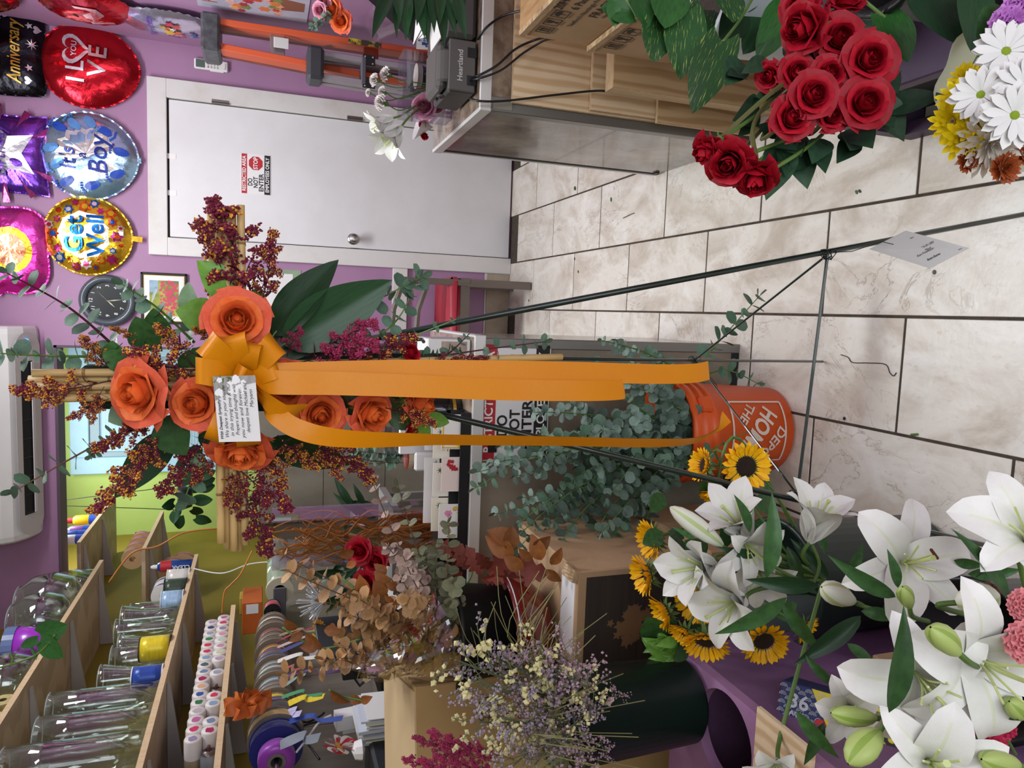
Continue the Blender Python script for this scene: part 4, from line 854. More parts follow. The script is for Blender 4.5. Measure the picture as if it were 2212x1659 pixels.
# --- poster on the right-hand wall
po = thing('poster', 'autumn bouquet poster on the right-hand wall', 'poster', rwallM(3.60, 1.57))
part('sheet', MB().box((0, 0, .002), (.62, .50, .003)).mesh('sheet', mat('poster print', '#c3bfce', .4, col2='#a9a6ba', scale=3)), po)
text('FALL', .1, mat('brick red ink', '#b0563c', .5), po, tr(-.14, .19, .004), width=.2)
pc = [mat('poster flower %d' % i, c, .5) for i, c in enumerate(('#d97a4a', '#c9503a', '#e0a070', '#a83a48', '#7c8a4a', '#d8a8a0'))]
for i in range(40):
    x, y = -.13+R(-.16, .16), R(-.13, .1); part('printed_flower', MB().prism(star(x, y, R(.02, .035), 6, .7), .0035, .0038+.00003*i).mesh('printed_flower', pc[i % 6]), po)
part('printed_pot', MB().prism([(-.2, -.12), (-.06, -.12), (-.08, -.23), (-.18, -.23)], .0036, .004).mesh('printed_pot', mat('poster terracotta', '#8a5a48', .5)), po)
# --- wall clock
ck = thing('wall_clock', 'round black wall clock with pale numerals', 'clock', wallM(-.012, 2.332))
part('rim', MB().lathe([(.10, .02), (.104, .034), (.118, .045), (.132, .04), (.142, .022), (.144, 0), (.0, 0)], 40).mesh('rim', mat('slate grey plastic', '#4b515a', .28, coat=.3), smooth=True), ck)
dl_ = part('dial', MB().lathe([(0, .019), (.106, .019)], 40).mesh('dial', mat('black dial', '#1c1d20', .25)), ck)
for i in range(1, 13): a = PI/2-i*PI/6; text(str(i), .026, white_ink, dl_, tr(.082*math.cos(a), .082*math.sin(a), .0205), shear=.1)
def hand(a, L, w_, nm): part(nm, MB().prism([(-.012, 0), (L*.45, w_*.6), (L, 0), (L*.45, -w_*.6)], .0215, .0225, rot(PI/2-a)).mesh(nm, mat('pale hand', '#b8b698', .4)), ck)
hand(2*PI*7.48/12, .05, .006, 'hour_hand'); hand(2*PI*5.77/12, .072, .005, 'minute_hand'); hand(2*PI*1.5/12, .075, .001, 'second_hand')
# --- framed picture
pf = thing('picture_frame', 'small framed garden photograph in a black and gold frame', 'picture', wallM(.013, 2.05)); pw, ph_ = .285, .237
for x0, x1, y0, y1 in ((-pw/2, pw/2, ph_/2-.013, ph_/2), (-pw/2, pw/2, -ph_/2, -ph_/2+.013), (-pw/2, -pw/2+.013, -ph_/2, ph_/2), (pw/2-.013, pw/2, -ph_/2, ph_/2)):
    part('frame_side', MB().span(x0, x1, y0, y1, 0, .018, b=.003).mesh('frame_side', black), pf)
part('gold_fillet', MB().span(-pw/2+.012, pw/2-.012, -ph_/2+.012, ph_/2-.012, 0, .01).mesh('gold_fillet', mat('gold fillet', '#b8974e', .3, .8)), pf)
mt_ = part('mount', MB().span(-pw/2+.017, pw/2-.017, -ph_/2+.017, ph_/2-.017, 0, .0105).mesh('mount', paperw), pf)
part('photograph', MB().span(-.1, .1, -.075, .075, 0, .011).mesh('photograph', mat('meadow print', '#b7b046', .4, col2='#55702f', scale=14)), mt_)
part('printed_sky', MB().span(.03, .1, .03, .075, .011, .0114).mesh('printed_sky', mat('hazy blue print', '#9fb6c6', .4, col2='#6f8aa0', scale=20)), pf)
mb = MB()
for i in range(120): x, y = R(-.095, .095), R(-.07, .02); mb.prism(star(x, y, R(.005, .011), 5, .6), .0112, .0116+i*2e-6)
part('printed_blossoms', mb.mesh('printed_blossoms', mat('pink blossom print', '#c9405e', .4)), pf, kind='stuff')
# --- calendar
cal = thing('wall_calendar', 'wall calendar with red gerbera photograph above the date grid', 'calendar', wallM(.05, 1.51))
part('picture_sheet', MB().span(-.16, .16, -.2, .2, 0, .003).mesh('picture_sheet', mat('green calendar print', '#93a88c', .45, col2='#7c9272', scale=5)), cal)
ds_ = part('date_sheet', MB().span(-.145, .135, -.155, .125, .003, .005).mesh('date_sheet', paperw), cal)
for x in (-.09, .0, .09, .15):
    part('printed_gerbera', MB().prism(star(x, .165, .042, 14, .6), .0032, .0036).mesh('printed_gerbera', mat('red gerbera print', '#d8502e', .5)), cal); part('gerbera_eye', MB().prism(ell(x, .165, .012, .012, n=10), .0036, .004).mesh('gerbera_eye', mat('dark gerbera eye', '#6b2a1c', .5)), cal)
for i in range(31):
    text(str(i+1), .014, mat('pale red print', '#c08a86', .5), ds_, tr(-.12+.04*(i % 7), .09-.052*(i//7), .0055), name='date')
# --- air conditioner
ac = thing('air_conditioner', 'white wall mounted split air conditioner above the work room opening', 'air conditioner', (0, 0, 0))
x0, x1, yf = -1.30, -.16, 4.30
prof = [(4.53, 3.02), (4.36, 3.02), (4.31, 2.98), (4.295, 2.9), (4.30, 2.80), (4.325, 2.755), (4.40, 2.705), (4.50, 2.672), (4.53, 2.672)]
def acx(m0, m1, inset): return [(m0+inset*(1-min(1, (4.53-y)/.22)), y, z) for y, z in prof]
mb = MB(); nP = len(prof)
secs = [(x0, .9), (x0+.012, .97), (x0+.04, 1), (x1-.04, 1), (x1-.012, .97), (x1, .9)]
for x, s_ in secs: mb.v += [(x, 4.53+(y-4.53)*s_, 2.85+(z-2.85)*(.94+.06*(s_-.9)/.1)) for y, z in prof]
mb.f = [(i*nP+j, i*nP+j+1, (i+1)*nP+j+1, (i+1)*nP+j) for i in range(len(secs)-1) for j in range(nP-1)]+[tuple(range(nP))[::-1], tuple((len(secs)-1)*nP+j for j in range(nP))]; mb.m = [0]*len(mb.f)
part('casing', mb.mesh('casing', white_pl, smooth=False), ac)
d_ = (V((0, 4.50, 2.672))-V((0, 4.325, 2.755))); L_ = d_.length; d_.normalize(); nrm = V((0, -d_.z, d_.y)); nrm = nrm if nrm.z < 0 else -nrm
acM = fr(V((0, 4.4125, 2.7135))+nrm*.0135, (1, 0, 0), tuple(-d_), tuple(nrm)) if False else fr(V(((x0+x1)/2, 4.41, 2.700))+nrm*.004, (1, 0, 0), tuple(d_), tuple(V((1, 0, 0)).cross(d_)))
acp = MB(); hl = (x1-x0)/2-.03; pl = []
for k in range(17): a = -PI/2+PI*k/16; pl.append((hl-.085+.085*math.cos(a), .085*math.sin(a)))
for k in range(17): a = PI/2+PI*k/16; pl.append((-hl+.085+.085*math.cos(a), .085*math.sin(a)))
sg = 1 if (acM.to_3x3() @ V((0, 0, 1))).z < 0 else -1
part('grey_panel', acp.prism(pl, -.004, .006*sg).mesh('grey_panel', mat('warm grey plastic', '#bfbab6', .4)), ac, acM)
part('air_slot', MB().box((-.02, -.01, .0065*sg), (1.86*(hl-.1), .075, .003)).mesh('air_slot', mat('dark slot', '#141416', .6)), ac, acM)
part('vane', MB().box((-.02, .022, .014*sg), (1.84*(hl-.1), .03, .004), Matrix.Rotation(.3, 3, 'X'), b=.0015).mesh('vane', white_pl), ac, acM)
for k in range(9): part('louvre_fin', MB().box((-.02-.4+.1*k, -.015, .009*sg), (.004, .06, .006)).mesh('louvre_fin', mat('dark fin', '#2c2c30', .5)), ac, acM)
part('power_lamp', MB().lathe([(0, .008), (.012, .008), (.012, 0)], 16).mesh('power_lamp', mat('blue lamp', '#4aa0ff', .3, emit=1.5)), ac, fr(V((x1-.075, 4.40, 2.702))+nrm*.008, (1, 0, 0), tuple(d_), tuple(nrm)))
text('DAIKIN', .03, mat('grey lettering', '#8a8886', .4), ac, fr((-.83, 4.293, 2.88), (1, 0, 0), (0, 0, 1), (0, -1, 0)), bold=.01)
# --- chair
wood_d = mat('grey brown chair wood', '#6d6158', .5, col2='#5c5149', scale=6, stretch=(1, 1, .2)); red_v = mat('red vinyl', '#a8323f', .38, col2='#9a2a38', scale=5, bump=.04, bscale=120)
ch = thing('dining_chair', 'wooden chair with red vinyl seat standing against the purple wall', 'chair', (0, 0, 0))
# chair: faces right, its back towards the opening
sx0, sx1, sy0, sy1 = -.22, .20, 4.08, 4.46
part('seat', MB().box(((sx0+sx1)/2, (sy0+sy1)/2, .475), (sx1-sx0, sy1-sy0, .075), b=.025).mesh('seat', red_v, smooth=True), ch)
for y in (sy0+.02, sy1-.02):
    part('leg', MB().span(.145, .19, y-.018, y+.018, .012, .40).mesh('leg', wood_d), ch)
    part('leg', MB().tube([(-.27, y, .012), (-.22, y, .42), (-.23, y, .86)], .02, 6).mesh('leg', wood_d), ch)
    part('seat_rail', MB().span(-.22, .19, y-.012, y+.012, .385, .44).mesh('seat_rail', wood_d), ch)
part('seat_rail', MB().span(.165, .195, sy0, sy1, .385, .44).mesh('seat_rail', wood_d), ch)
for z in (.60, .72, .84): part('back_slat', MB().span(-.245, -.215, sy0, sy1, z-.03, z+.03).mesh('back_slat', wood_d), ch)
for z, a in ((.84, 0), (.70, 0)): part('arm_rail', MB().tube([(-.23, sy0+.02, z), (0, sy0+.02, z-.015), (.17, sy0+.02, z-.07)], .017, 6).mesh('arm_rail', wood_d), ch)
part('front_post', MB().span(.15, .185, sy0+.002, sy0+.038, .4, .8).mesh('front_post', wood_d), ch)
# --- orange ladder and grey step ladder in the corner
lad_o = mat('orange fibreglass', '#c5512a', .5, col2='#2a2220', scale=7, lo=.60, hi=.66); lad_r = mat('dark orange web', '#8a3420', .55, col2='#5e2418', scale=6); alu = mat('ladder aluminium', '#a9a3a6', .35, .8); ygl = mat('yellow warning label', '#c9b02a', .5, col2='#3a3018', scale=12, lo=.5, hi=.56)
def rail(o, a, b, w_, d, m, nm='rail'):
    a, b = V(a), V(b); part(nm, MB().box((0, 0, (b-a).length/2), (w_, d, (b-a).length), b=.003).mesh(nm, m), o, aim(a, b-a, 0, up=(0, 1, 0)))
YL = 3.82
l1 = thing('fibreglass_ladder', 'worn orange fibreglass ladder leaning in the corner', 'ladder', (0, 0, 0))
pr, pl_ = [at(470, 52, Y=YL+.1), at(868, 112, Y=YL-.02)], [at(476, 106, Y=YL+.1), at(700, 150, Y=YL)]
ext = lambda p: p[0]+(p[1]-p[0])*((p[0].z-.02)/(p[0].z-p[1].z))
for p in (pr, pl_):
    rail(l1, ext(p), p[0], .03, .09, lad_o)
    rail(l1, ext(p)+V((.012, .09, 0)), p[0]+V((.012, .09, 0)), .028, .07, lad_r, 'rear_rail')
tc_ = (pr[0]+pl_[0])/2; wdt = (pr[0]-pl_[0]).length+.06
part('top_cap', MB().box((tc_.x, tc_.y+.05, tc_.z+.035), (wdt, .24, .085), Matrix.Rotation(.0, 3, 'Y'), b=.012).mesh('top_cap', mat('scuffed black plastic', '#3a3a3e', .45, col2='#55555a', scale=30)), l1)
for f in (.16, .42, .66, .85):
    a = pr[0].lerp(ext(pr), f); b = pl_[0].lerp(ext(pl_), f); b.z = a.z; rail(l1, a, b, .07, .03, alu if f == .16 else lad_r, 'step')
a = pr[0].lerp(ext(pr), .17); part('bracket_plate', MB().box((a.x-.06, a.y-.05, a.z), (.05, .004, .07), b=.002).mesh('bracket_plate', mat('bright plate', '#d0cdcc', .4)), l1)
a = pr[0].lerp(ext(pr), .40); part('warning_label', MB().box((a.x, a.y-.047, a.z), (.026, .002, .16), aim((0, 0, 0), pr[0]-ext(pr)).to_3x3()).mesh('warning_label', ygl), l1)
l2 = thing('step_ladder', 'grey aluminium step ladder with black cap in front of the orange ladder', 'ladder', (0, 0, 0)); Y2 = YL-.14
qr, ql = [at(690, 118, Y=Y2), at(880, 148, Y=Y2-.05)], [at(690, 166, Y=Y2), at(880, 197, Y=Y2-.05)]
gr_l = mat('grey ladder rail', '#8c8388', .45, .3)
for p in (qr, ql): rail(l2, ext(p), p[0], .025, .06, gr_l); rail(l2, ext(p)+V((.0, .09, 0)), p[0]+V((.0, .07, 0)), .024, .04, gr_l, 'rear_rail')
tc_ = (qr[0]+ql[0])/2; wdt = abs(qr[0].x-ql[0].x)+.05
part('top_cap', MB().box((tc_.x, tc_.y+.02, tc_.z+.02), (wdt, .15, .075), b=.015).mesh('top_cap', mat('charcoal plastic', '#35353a', .5)), l2)
for f in (.16, .34, .52, .7): a = qr[0].lerp(ext(qr), f); b = ql[0].lerp(ext(ql), f); b.z = a.z; part('step', MB().box((a+b)/2, (abs(a.x-b.x)+.02, .09, .02), b=.003).mesh('step', mat('ridged grey tread', '#55525a', .6)), l2)
for p in (qr, ql):
    a = p[0].lerp(ext(p), .18); part('corner_gusset', MB().box((a.x, a.y-.032, a.z), (.05, .004, .06), b=.0015).mesh('corner_gusset', black), l2)
    for dx, dz in ((-.015, .018), (.015, .018), (-.015, -.018), (.015, -.018)): part('rivet', MB().lathe([(.006, 0), (.004, .003), (0, .004)], 8).mesh('rivet', steel), l2, fr((a.x+dx, a.y-.034, a.z+dz), (1, 0, 0), (0, 0, 1), (0, -1, 0)))
# ================================================================ right-hand counter and the things on and before it
marble = mat('marble laminate with painted reflection', '#5f564e', .14, col2='#a39a8e', scale=5, stretch=(3, 1, .8), lo=.36, hi=.66, coat=.3, detail=9)  # marble pattern, streak contrast raised to imitate a reflection
marble_d = mat('dark brown marble top', '#6b584a', .2, col2='#a89684', scale=14, lo=.4, hi=.7, coat=.3, detail=9)
trim_g = mat('grey metal trim', '#85837f', .4, .7); trim_w = mat('white aluminium edge', '#d9d8d6', .35, .4)
XC, YN, YF, ZT = .593, 2.085, 2.69, .93
rc = thing('sales_counter', 'marble clad sales counter with white edged top in front of the door', 'counter', (XC, YN, 0))
part('carcass', MB().span(.004, XR-XC-.002, .004, YF-YN, .0, ZT-.03).mesh('carcass', marble_d), rc)
part('end_panel', MB().span(-.006, .004, .03, YF-YN-.012, 0, ZT-.03).mesh('end_panel', marble), rc)
part('front_strip', MB().span(.035, XR-XC-.002, -.004, .004, ZT-.14, ZT-.03).mesh('front_strip', marble_d), rc)
part('corner_trim', MB().span(-.008, .035, -.006, .03, 0, ZT-.03, b=.002).mesh('corner_trim', trim_g), rc)
part('corner_trim', MB().span(-.009, .004, YF-YN-.012, YF-YN+.004, 0, ZT-.03).mesh('corner_trim', trim_w), rc)
part('black_strip', MB().span(-.0085, -.004, YF-YN-.03, YF-YN-.012, 0, ZT-.03).mesh('black_strip', black), rc)
part('worktop', MB().span(.0, XR-XC-.002, .0, YF-YN, ZT-.03, ZT).mesh('worktop', marble_d), rc)
part('top_edge', MB().span(-.012, .0, -.012, YF-YN+.006, ZT-.034, ZT+.001, b=.002).mesh('top_edge', trim_w), rc)
part('top_edge', MB().span(.0, XR-XC-.002, -.012, .0, ZT-.034, ZT+.001, b=.002).mesh('top_edge', trim_w), rc)
part('broken_corner_clip', MB().span(-.002, .022, -.009, -.005, ZT-.1, ZT-.04, b=.002).mesh('broken_corner_clip', mat('clear yellowed plastic', '#8a877c', .3)), rc)
part('foot_scrap', MB().prism([(-.02, 0), (.02, .004), (.01, .012), (-.005, .01), (-.02, .016)], 0, .01).mesh('foot_scrap', black), rc, fr((-.012, YF-YN-.05, .02), (0, 1, 0), (0, 0, 1), (1, 0, 0)))
# plywood offcuts leaning on the front
ply = mat('birch plywood', '#e6cdaa', .55, col2='#cfae86', scale=5, wave=6, stretch=(2.2, 1, .22), lo=.3, hi=.9); ply_d = mat('darker birch plywood', '#cbab82', .55, col2='#b08e64', scale=4, wave=8, stretch=(2, 1, .3), lo=.3, hi=.9); ply_e = mat('plywood edge', '#ddc6a4', .6, col2='#b89468', scale=40, stretch=(1, 30, 1))
def sheet(x0, x1, z0, z1, y, m, label, th=.012):
    o = thing('plywood_sheet', label, 'plywood', (x0, y, z0), 'plywood sheets leaning on the counter')
    part('face', MB().span(.0015, x1-x0-.0015, 0, .002, 0, z1-z0-.0015).mesh('face', m), o); part('core', MB().span(0, x1-x0, .002, th, 0, z1-z0).mesh('core', ply_e), o)
sheet(.612, 1.38, .001, .836, 2.064, ply, 'tallest plywood sheet leaning on the front of the sales counter')
sheet(.617, 1.30, .001, .592, 2.048, ply, 'plywood sheet of middle height with brown wavy grain')
sheet(.602, 1.20, .001, .374, 2.032, ply_d, 'low plywood sheet at the foot of the counter front')
sheet(.693, 1.10, .001, .170, 2.014, ply, 'smallest plywood strip at the floor before the counter')
sheet(.652, 1.20, .001, .580, 1.930, ply_d, 'dark stained plywood sheet standing behind the lower carton', .05)
# cartons
kraft = mat('kraft cardboard', '#b29270', .8, col2='#a58561', scale=6, bump=.05, bscale=80); kraft_e = mat('raw cardboard edge', '#c9ad88', .85, col2='#8a6c48', scale=40, stretch=(1, 1, 30)); inkb = mat('black carton ink', '#2b2421', .7)
def carton(x0, y1, z0, w_, d, h_, label, full):
    o = thing('shipping_carton', label, 'carton', (x0, y1, z0))
    bd = part('body', MB().span(0, w_, -d, 0, 0, h_, b=.003).mesh('body', kraft), o)
    part('lid_edge', MB().span(-.004, .01, -d, .002, h_-.012, h_+.004).mesh('lid_edge', kraft_e), o)
    part('lid_flap', MB().span(.01, w_, -d, 0, h_, h_+.003).mesh('lid_flap', mat('wood grain flap', '#b08a5c', .7, col2='#946e44', scale=9, stretch=(6, 1, 1))), o)
    F = lambda y, z: fr((-.0012, -y, z), (0, -1, 0), (0, 0, 1), (-1, 0, 0))
    for k in range(3):
        y = .06+.052*k; b = MB()
        for q in ((-.02, .02, .018, .020), (-.02, .02, -.02, -.018), (-.02, -.018, -.02, .02), (.018, .02, -.02, .02)): b.span(q[0], q[1], q[2], q[3], 0, .0006)
        if k == 0: b.span(-.008, -.004, -.008, .01, 0, .0006).span(.004, .008, -.008, .01, 0, .0006).span(-.013, .013, -.013, -.010, 0, .0006).prism([(-.011, .008), (-.001, .008), (-.006, .015)], 0, .0006).prism([(.001, .008), (.011, .008), (.006, .015)], 0, .0006)
        elif k == 1: b.prism([(-.009, .014), (.009, .014), (.006, .002), (.002, -.001), (.002, -.01), (.008, -.014), (-.008, -.014), (-.002, -.01), (-.002, -.001), (-.006, .002)], 0, .0006)
        else: b.prism([(.014*math.cos(PI*i/8), .014*math.sin(PI*i/8)) for i in range(9)], 0, .0006).span(-.001, .001, -.014, 0, 0, .0006)
        part('handling_mark', b.mesh('handling_mark', inkb), bd, F(y, h_-.045)); text(('THIS SIDE UP', 'FRAGILE', 'KEEP DRY')[k], .007, inkb, bd, F(y, h_-.073), name='lettering')
    tx_ = (('20H100', .032, .24, .165), ('6 Pack', .030, .24, .128), ("Teleflora's Hauntingly Pretty", .017, .2, .098), ('FRAGILE', .034, .24, .068), ('Handle with care', .016, .24, .044), ('teleflora', .034, .25, .022)) if full else (('20H100', .026, .24, h_-.10), ("Teleflora's Haunt", .016, .2, h_-.17), ('teleflora', .036, .3, h_-.2))
    for s_, sz, y, z in tx_: text(s_, sz, inkb, bd, F(y, z), bold=.012)
    return o
carton(.725, 1.86, .695, .34, .5, .192, 'upper kraft carton with handling marks and fragile lettering beside the counter', True)
carton(.714, 1.86, .445, .34, .5, .247, 'lower kraft carton under the fragile carton, half hidden by variegated leaves', False)
thing('support_crate', 'plain brown crate on the floor under the two printed cartons', 'crate', (.76, 1.4, .0), mesh=MB().span(0, .3, 0, .42, .002, .444, b=.004).mesh('support_crate', kraft))
# receipt printer
pgrey = mat('dark grey printer plastic', '#55524f', .45, bump=.02, bscale=300); pdark = mat('charcoal printer plastic', '#3f3d3c', .5)
pr_ = thing('receipt_printer', 'dark grey receipt printer at the corner of the sales counter', 'printer', (.635, 2.112, ZT+.001))
part('body', MB().span(0, .148, 0, .20, .004, .085, b=.006).mesh('body', pdark), pr_)
ff_ = part('front_face', MB().span(.002, .146, -.004, .004, .006, .086, b=.003).mesh('front_face', pgrey), pr_)
part('paper_cover', MB().lathe([(.024, .028), (.03, .034), (.03, .114), (.024, .12)], 16, fr((0, .035, .086), (0, 0, 1), (0, 1, 0), (1, 0, 0)), cap=True).mesh('paper_cover', pgrey, smooth=False), pr_)
part('roll_lid', MB().span(.006, .142, .02, .17, .085, .118, b=.012).mesh('roll_lid', pgrey), pr_)
for x in (.035, .113): part('cable_port', MB().span(x-.014, x+.014, -.0052, -.003, .004, .032, b=.001).mesh('cable_port', black), ff_)
part('latch', MB().lathe([(.012, 0), (.012, .006), (.004, .008)], 12).mesh('latch', pdark), pr_, fr((-.002, .05, .095), (0, 1, 0), (0, 0, 1), (-1, 0, 0)))
text('Heartland', .022, mat('silver lettering', '#c4c2c0', .4), ff_, fr((.074, -.0046, .052), (1, 0, 0), (0, 0, 1), (0, -1, 0)), bold=.01)
pt = thing('payment_terminal', 'large dark grey payment terminal beside the receipt printer', 'terminal', (.79, 2.115, ZT+.001))
part('base', MB().span(0, .26, 0, .24, .004, .10, b=.012).mesh('base', mat('dark terminal plastic', '#4a4745', .45)), pt)
part('white_underlay', MB().prism([(0, 0), (.24, 0), (.24, .2), (.0, .14)], 0, .004).mesh('white_underlay', white_pl), pt, tr(0, .02, .101))
part('neck', MB().tube([(.16, .15, .09), (.17, .19, .2), (.16, .15, .30)], .02, 8).mesh('neck', pdark), pt)
scr = [at(787, 0, Y=2.2), at(892, 90, Y=2.3), at(890, 10, Y=2.32), at(840, -60, Y=2.26)]
ctr = sum(scr, V())/4-V((.79, 2.115, ZT+.001)); off = V((.79, 2.115, ZT+.001))
part('tilted_screen', MB().add([p-off for p in (at(780, -15, Y=2.2), at(893, 92, Y=2.3), at(905, -20, Y=2.33), at(830, -90, Y=2.25))]+[p-off+V((.01, .02, 0)) for p in (at(780, -15, Y=2.2), at(893, 92, Y=2.3), at(905, -20, Y=2.33), at(830, -90, Y=2.25))], [(0, 1, 2, 3), (7, 6, 5, 4), (0, 4, 5, 1), (1, 5, 6, 2), (2, 6, 7, 3), (3, 7, 4, 0)]).mesh('tilted_screen', black), pt)
# cards, papers, cup
bc = thing('business_card_stack', 'white pharmacy business cards standing behind the printer', 'cards', fr((.94, 2.52, ZT+.06), (1, 0, 0), (0, .25, .97), (0, -.97, .25)))
part('card', MB().box((0, 0, 0), (.115, .085, .002)).mesh('card', paperw), bc); part('card', MB().box((.03, -.01, -.004), (.12, .09, .002)).mesh('card', paperw), bc)
part('holder', MB().span(-.075, .1, -.066, -.05, -.03, .03).mesh('holder', white_pl), bc)
nb = mat('navy print', '#2c4c94', .5); text('NEW PARK', .017, nb, bc, tr(.01, .03, .0016), bold=.02); text('PHARMACY', .017, nb, bc, tr(.012, .013, .0016), bold=.02)
part('logo', MB().prism([(-.05, .012), (-.036, .012), (-.036, .0), (-.043, -.008), (-.05, .0)], .001, .0016).span(-.044, -.034, .012, .024, .001, .0016).mesh('logo', nb), bc); text('Rx', .008, white_ink, bc, tr(-.043, .004, .002))
for k in range(4): text(('1010 NYLAN BLVD', 'STATEN ISLAND NY 10305', 'Tel 718 979 0900', 'Fax 718 979 0901')[k], .008, nb, bc, tr(.01, -.004-.009*k, .0016))
pp = thing('paper_slips', 'white paper slips lying on the terminal', 'paper', (.93, 2.38, ZT+.108))
for k in range(3): part('sheet', MB().box((.01*k, .01*k, .004*k), (.12, .16, .001), Matrix.Rotation(.25*k-.2, 3, 'Z') @ Matrix.Rotation(.12, 3, 'X')).mesh('sheet', paperw), pp)
cu_ = thing('coffee_cup', 'black paper coffee cup with bean print and pale rim on the counter', 'cup', (.80, 2.55, ZT+.001))
sv_ = part('sleeve', MB().lathe([(.0, 0), (.028, 0), (.036, .078)], 24).mesh('sleeve', black, smooth=True), cu_)
part('rim', MB().lathe([(.036, .078), (.038, .092), (.041, .094), (.041, .097), (.037, .097), (.033, .06)], 24).mesh('rim', mat('cream paper rim', '#ddd6c4', .6), smooth=True), cu_)
for k in range(26):
    a = R(-2.8, .6); z = R(.01, .07); r_ = .0285+.008*z/.078+.0006
    part('printed_bean', MB().tube([(.005*math.cos(t), .0035*math.sin(t), 0) for t in [i*PI/4 for i in range(9)]], .0006, 3).mesh('printed_bean', white_ink), sv_, fr((r_*math.cos(a), r_*math.sin(a), z), (-math.sin(a), math.cos(a), 0), (0, 0, 1), (math.cos(a), math.sin(a), 0)) @ rot(R(0, 3)))
wd_ = thing('card_reader', 'small white plastic card reader beside the acrylic vase', 'card reader', fr((.69, 2.40, ZT+.001), (.8, .6, 0), (-.6, .8, 0), (0, 0, 1)))
part('case', MB().span(-.02, .035, -.03, .03, 0, .022, b=.004).mesh('case', white_pl), wd_); part('slot', MB().span(-.021, -.019, -.02, .02, .008, .012).mesh('slot', black), wd_)
# acrylic vase with pink rose
acr = clear('clear acrylic', '#f0eef2', op=.08)
vp = V((.735, 2.455, ZT+.001)); va = thing('acrylic_vase', 'square clear acrylic vase holding a pink rose on the sales counter', 'vase', vp); vw, vv_, vh = .10, .05, .165
for x0, x1, y0, y1 in ((-vw, vw, -vv_, -vv_+.003), (-vw, vw, vv_-.003, vv_), (-vw, -vw+.003, -vv_, vv_), (vw-.003, vw, -vv_, vv_)): part('pane', MB().span(x0, x1, y0, y1, 0, vh).mesh('pane', acr), va)
part('base', MB().span(-vw, vw, -vv_, vv_, 0, .006).mesh('base', acr), va)
rose(vp+V((-.06, -.005, .085)), cdir(-.2, .1, 1), .042, 'dusty pink rose sunk inside the clear acrylic vase', 'pink', None, 1.1, stem=vp+V((0, 0, .012)))
rose(vp+V((-.045, .01, .04)), cdir(.1, .5, 1), .032, 'faded pink rose at the bottom of the acrylic vase', 'pink', None, 1.1, stem=vp+V((0, .01, .008)), layers=4)
lily(at(868, 272, Y=2.44), cdir(-.5, .75, .3), .13, 'white lily flower leaning out of the acrylic vase on the counter', 'trumpet', None, stem=vp+V((.01, 0, .03)))
lily(at(850, 255, Y=2.46), cdir(-.9, .5, .2), .105, 'small pale lily beside the carnations in the acrylic vase', 'trumpet', None, stem=vp+V((.015, .01, .03)))
for x, y, r_, lb in ((832, 160, .017, 'white carnation, highest one in the acrylic vase'), (808, 172, .015, 'white carnation second in the acrylic vase group'), (795, 200, .009, 'small white carnation bud nearest the door hinge'), (825, 198, .013, 'white carnation half open between the others'), (822, 220, .02, 'white carnation lowest, beside the lily')):
    carnation(at(x, y, Y=2.47), cdir(-.8, -.1, .5), r_*1.45, mat('white carnation petal', '#e6ddd8', .55), lb, 'white carnations in the acrylic vase', stem=vp+V((.02, .01, .04)))
# red roses in paper at the far end of the counter
wr = thing('paper_cone', 'white paper wrap around red roses at the far counter end', 'flower wrap', (.66, 2.62, ZT+.001))
part('paper', MB().grid(lambda u, v: ((.012+.05*v)*math.cos(.6+u*4.6)-.0, -.02+(.012+.05*v)*math.sin(.6+u*4.6)*.7, .055+.07*(v-.5)*math.sin(u*PI)), 20, 6).mesh('paper', mat('white tissue', '#dcd8da', .6), smooth=True), wr)
for k in range(4): rose(V((.615+.035*k, 2.60-.012*(k % 2), ZT+.05+.012*(k % 2))), cdir(-.3, .5, .6), .02, ('first', 'second', 'third', 'fourth')[k]+' small red rose from the door in the white paper wrap', 'red', 'red roses in the paper wrap', layers=4)
# cables
for pts, lb in (([(1015, 212, 2.1), (1035, 218, 2.04), (1090, 218, 2.04), (1200, 205, 2.04), (1290, 196, 2.02), (1340, 200, 1.99), (1362, 190, 1.96)], 'single black cable drooping across the plywood sheets'),
                ([(1020, 168, 2.1), (1040, 160, 2.06), (1075, 140, 2.05), (1115, 105, 2.05), (1160, 85, 2.02), (1190, 80, 1.93)], 'upper of the two thick black cables running behind the carton'),
                ([(1018, 172, 2.1), (1040, 168, 2.05), (1085, 150, 2.04), (1130, 115, 2.04), (1175, 88, 2.0), (1200, 84, 1.92)], 'lower of the two thick black cables running behind the carton'),
                ([(1032, 85, 2.1), (1050, 60, 2.05), (1085, 35, 2.05), (1130, 22, 1.98)], 'short black cable hanging from the payment terminal')):
    thing('power_cable', lb, 'cable', None, 'black cables on the counter front', mesh=MB().tube(bez([at(x, y, Y=Y) for x, y, Y in pts], 8), .0034, 6).mesh('power_cable', black, smooth=True))
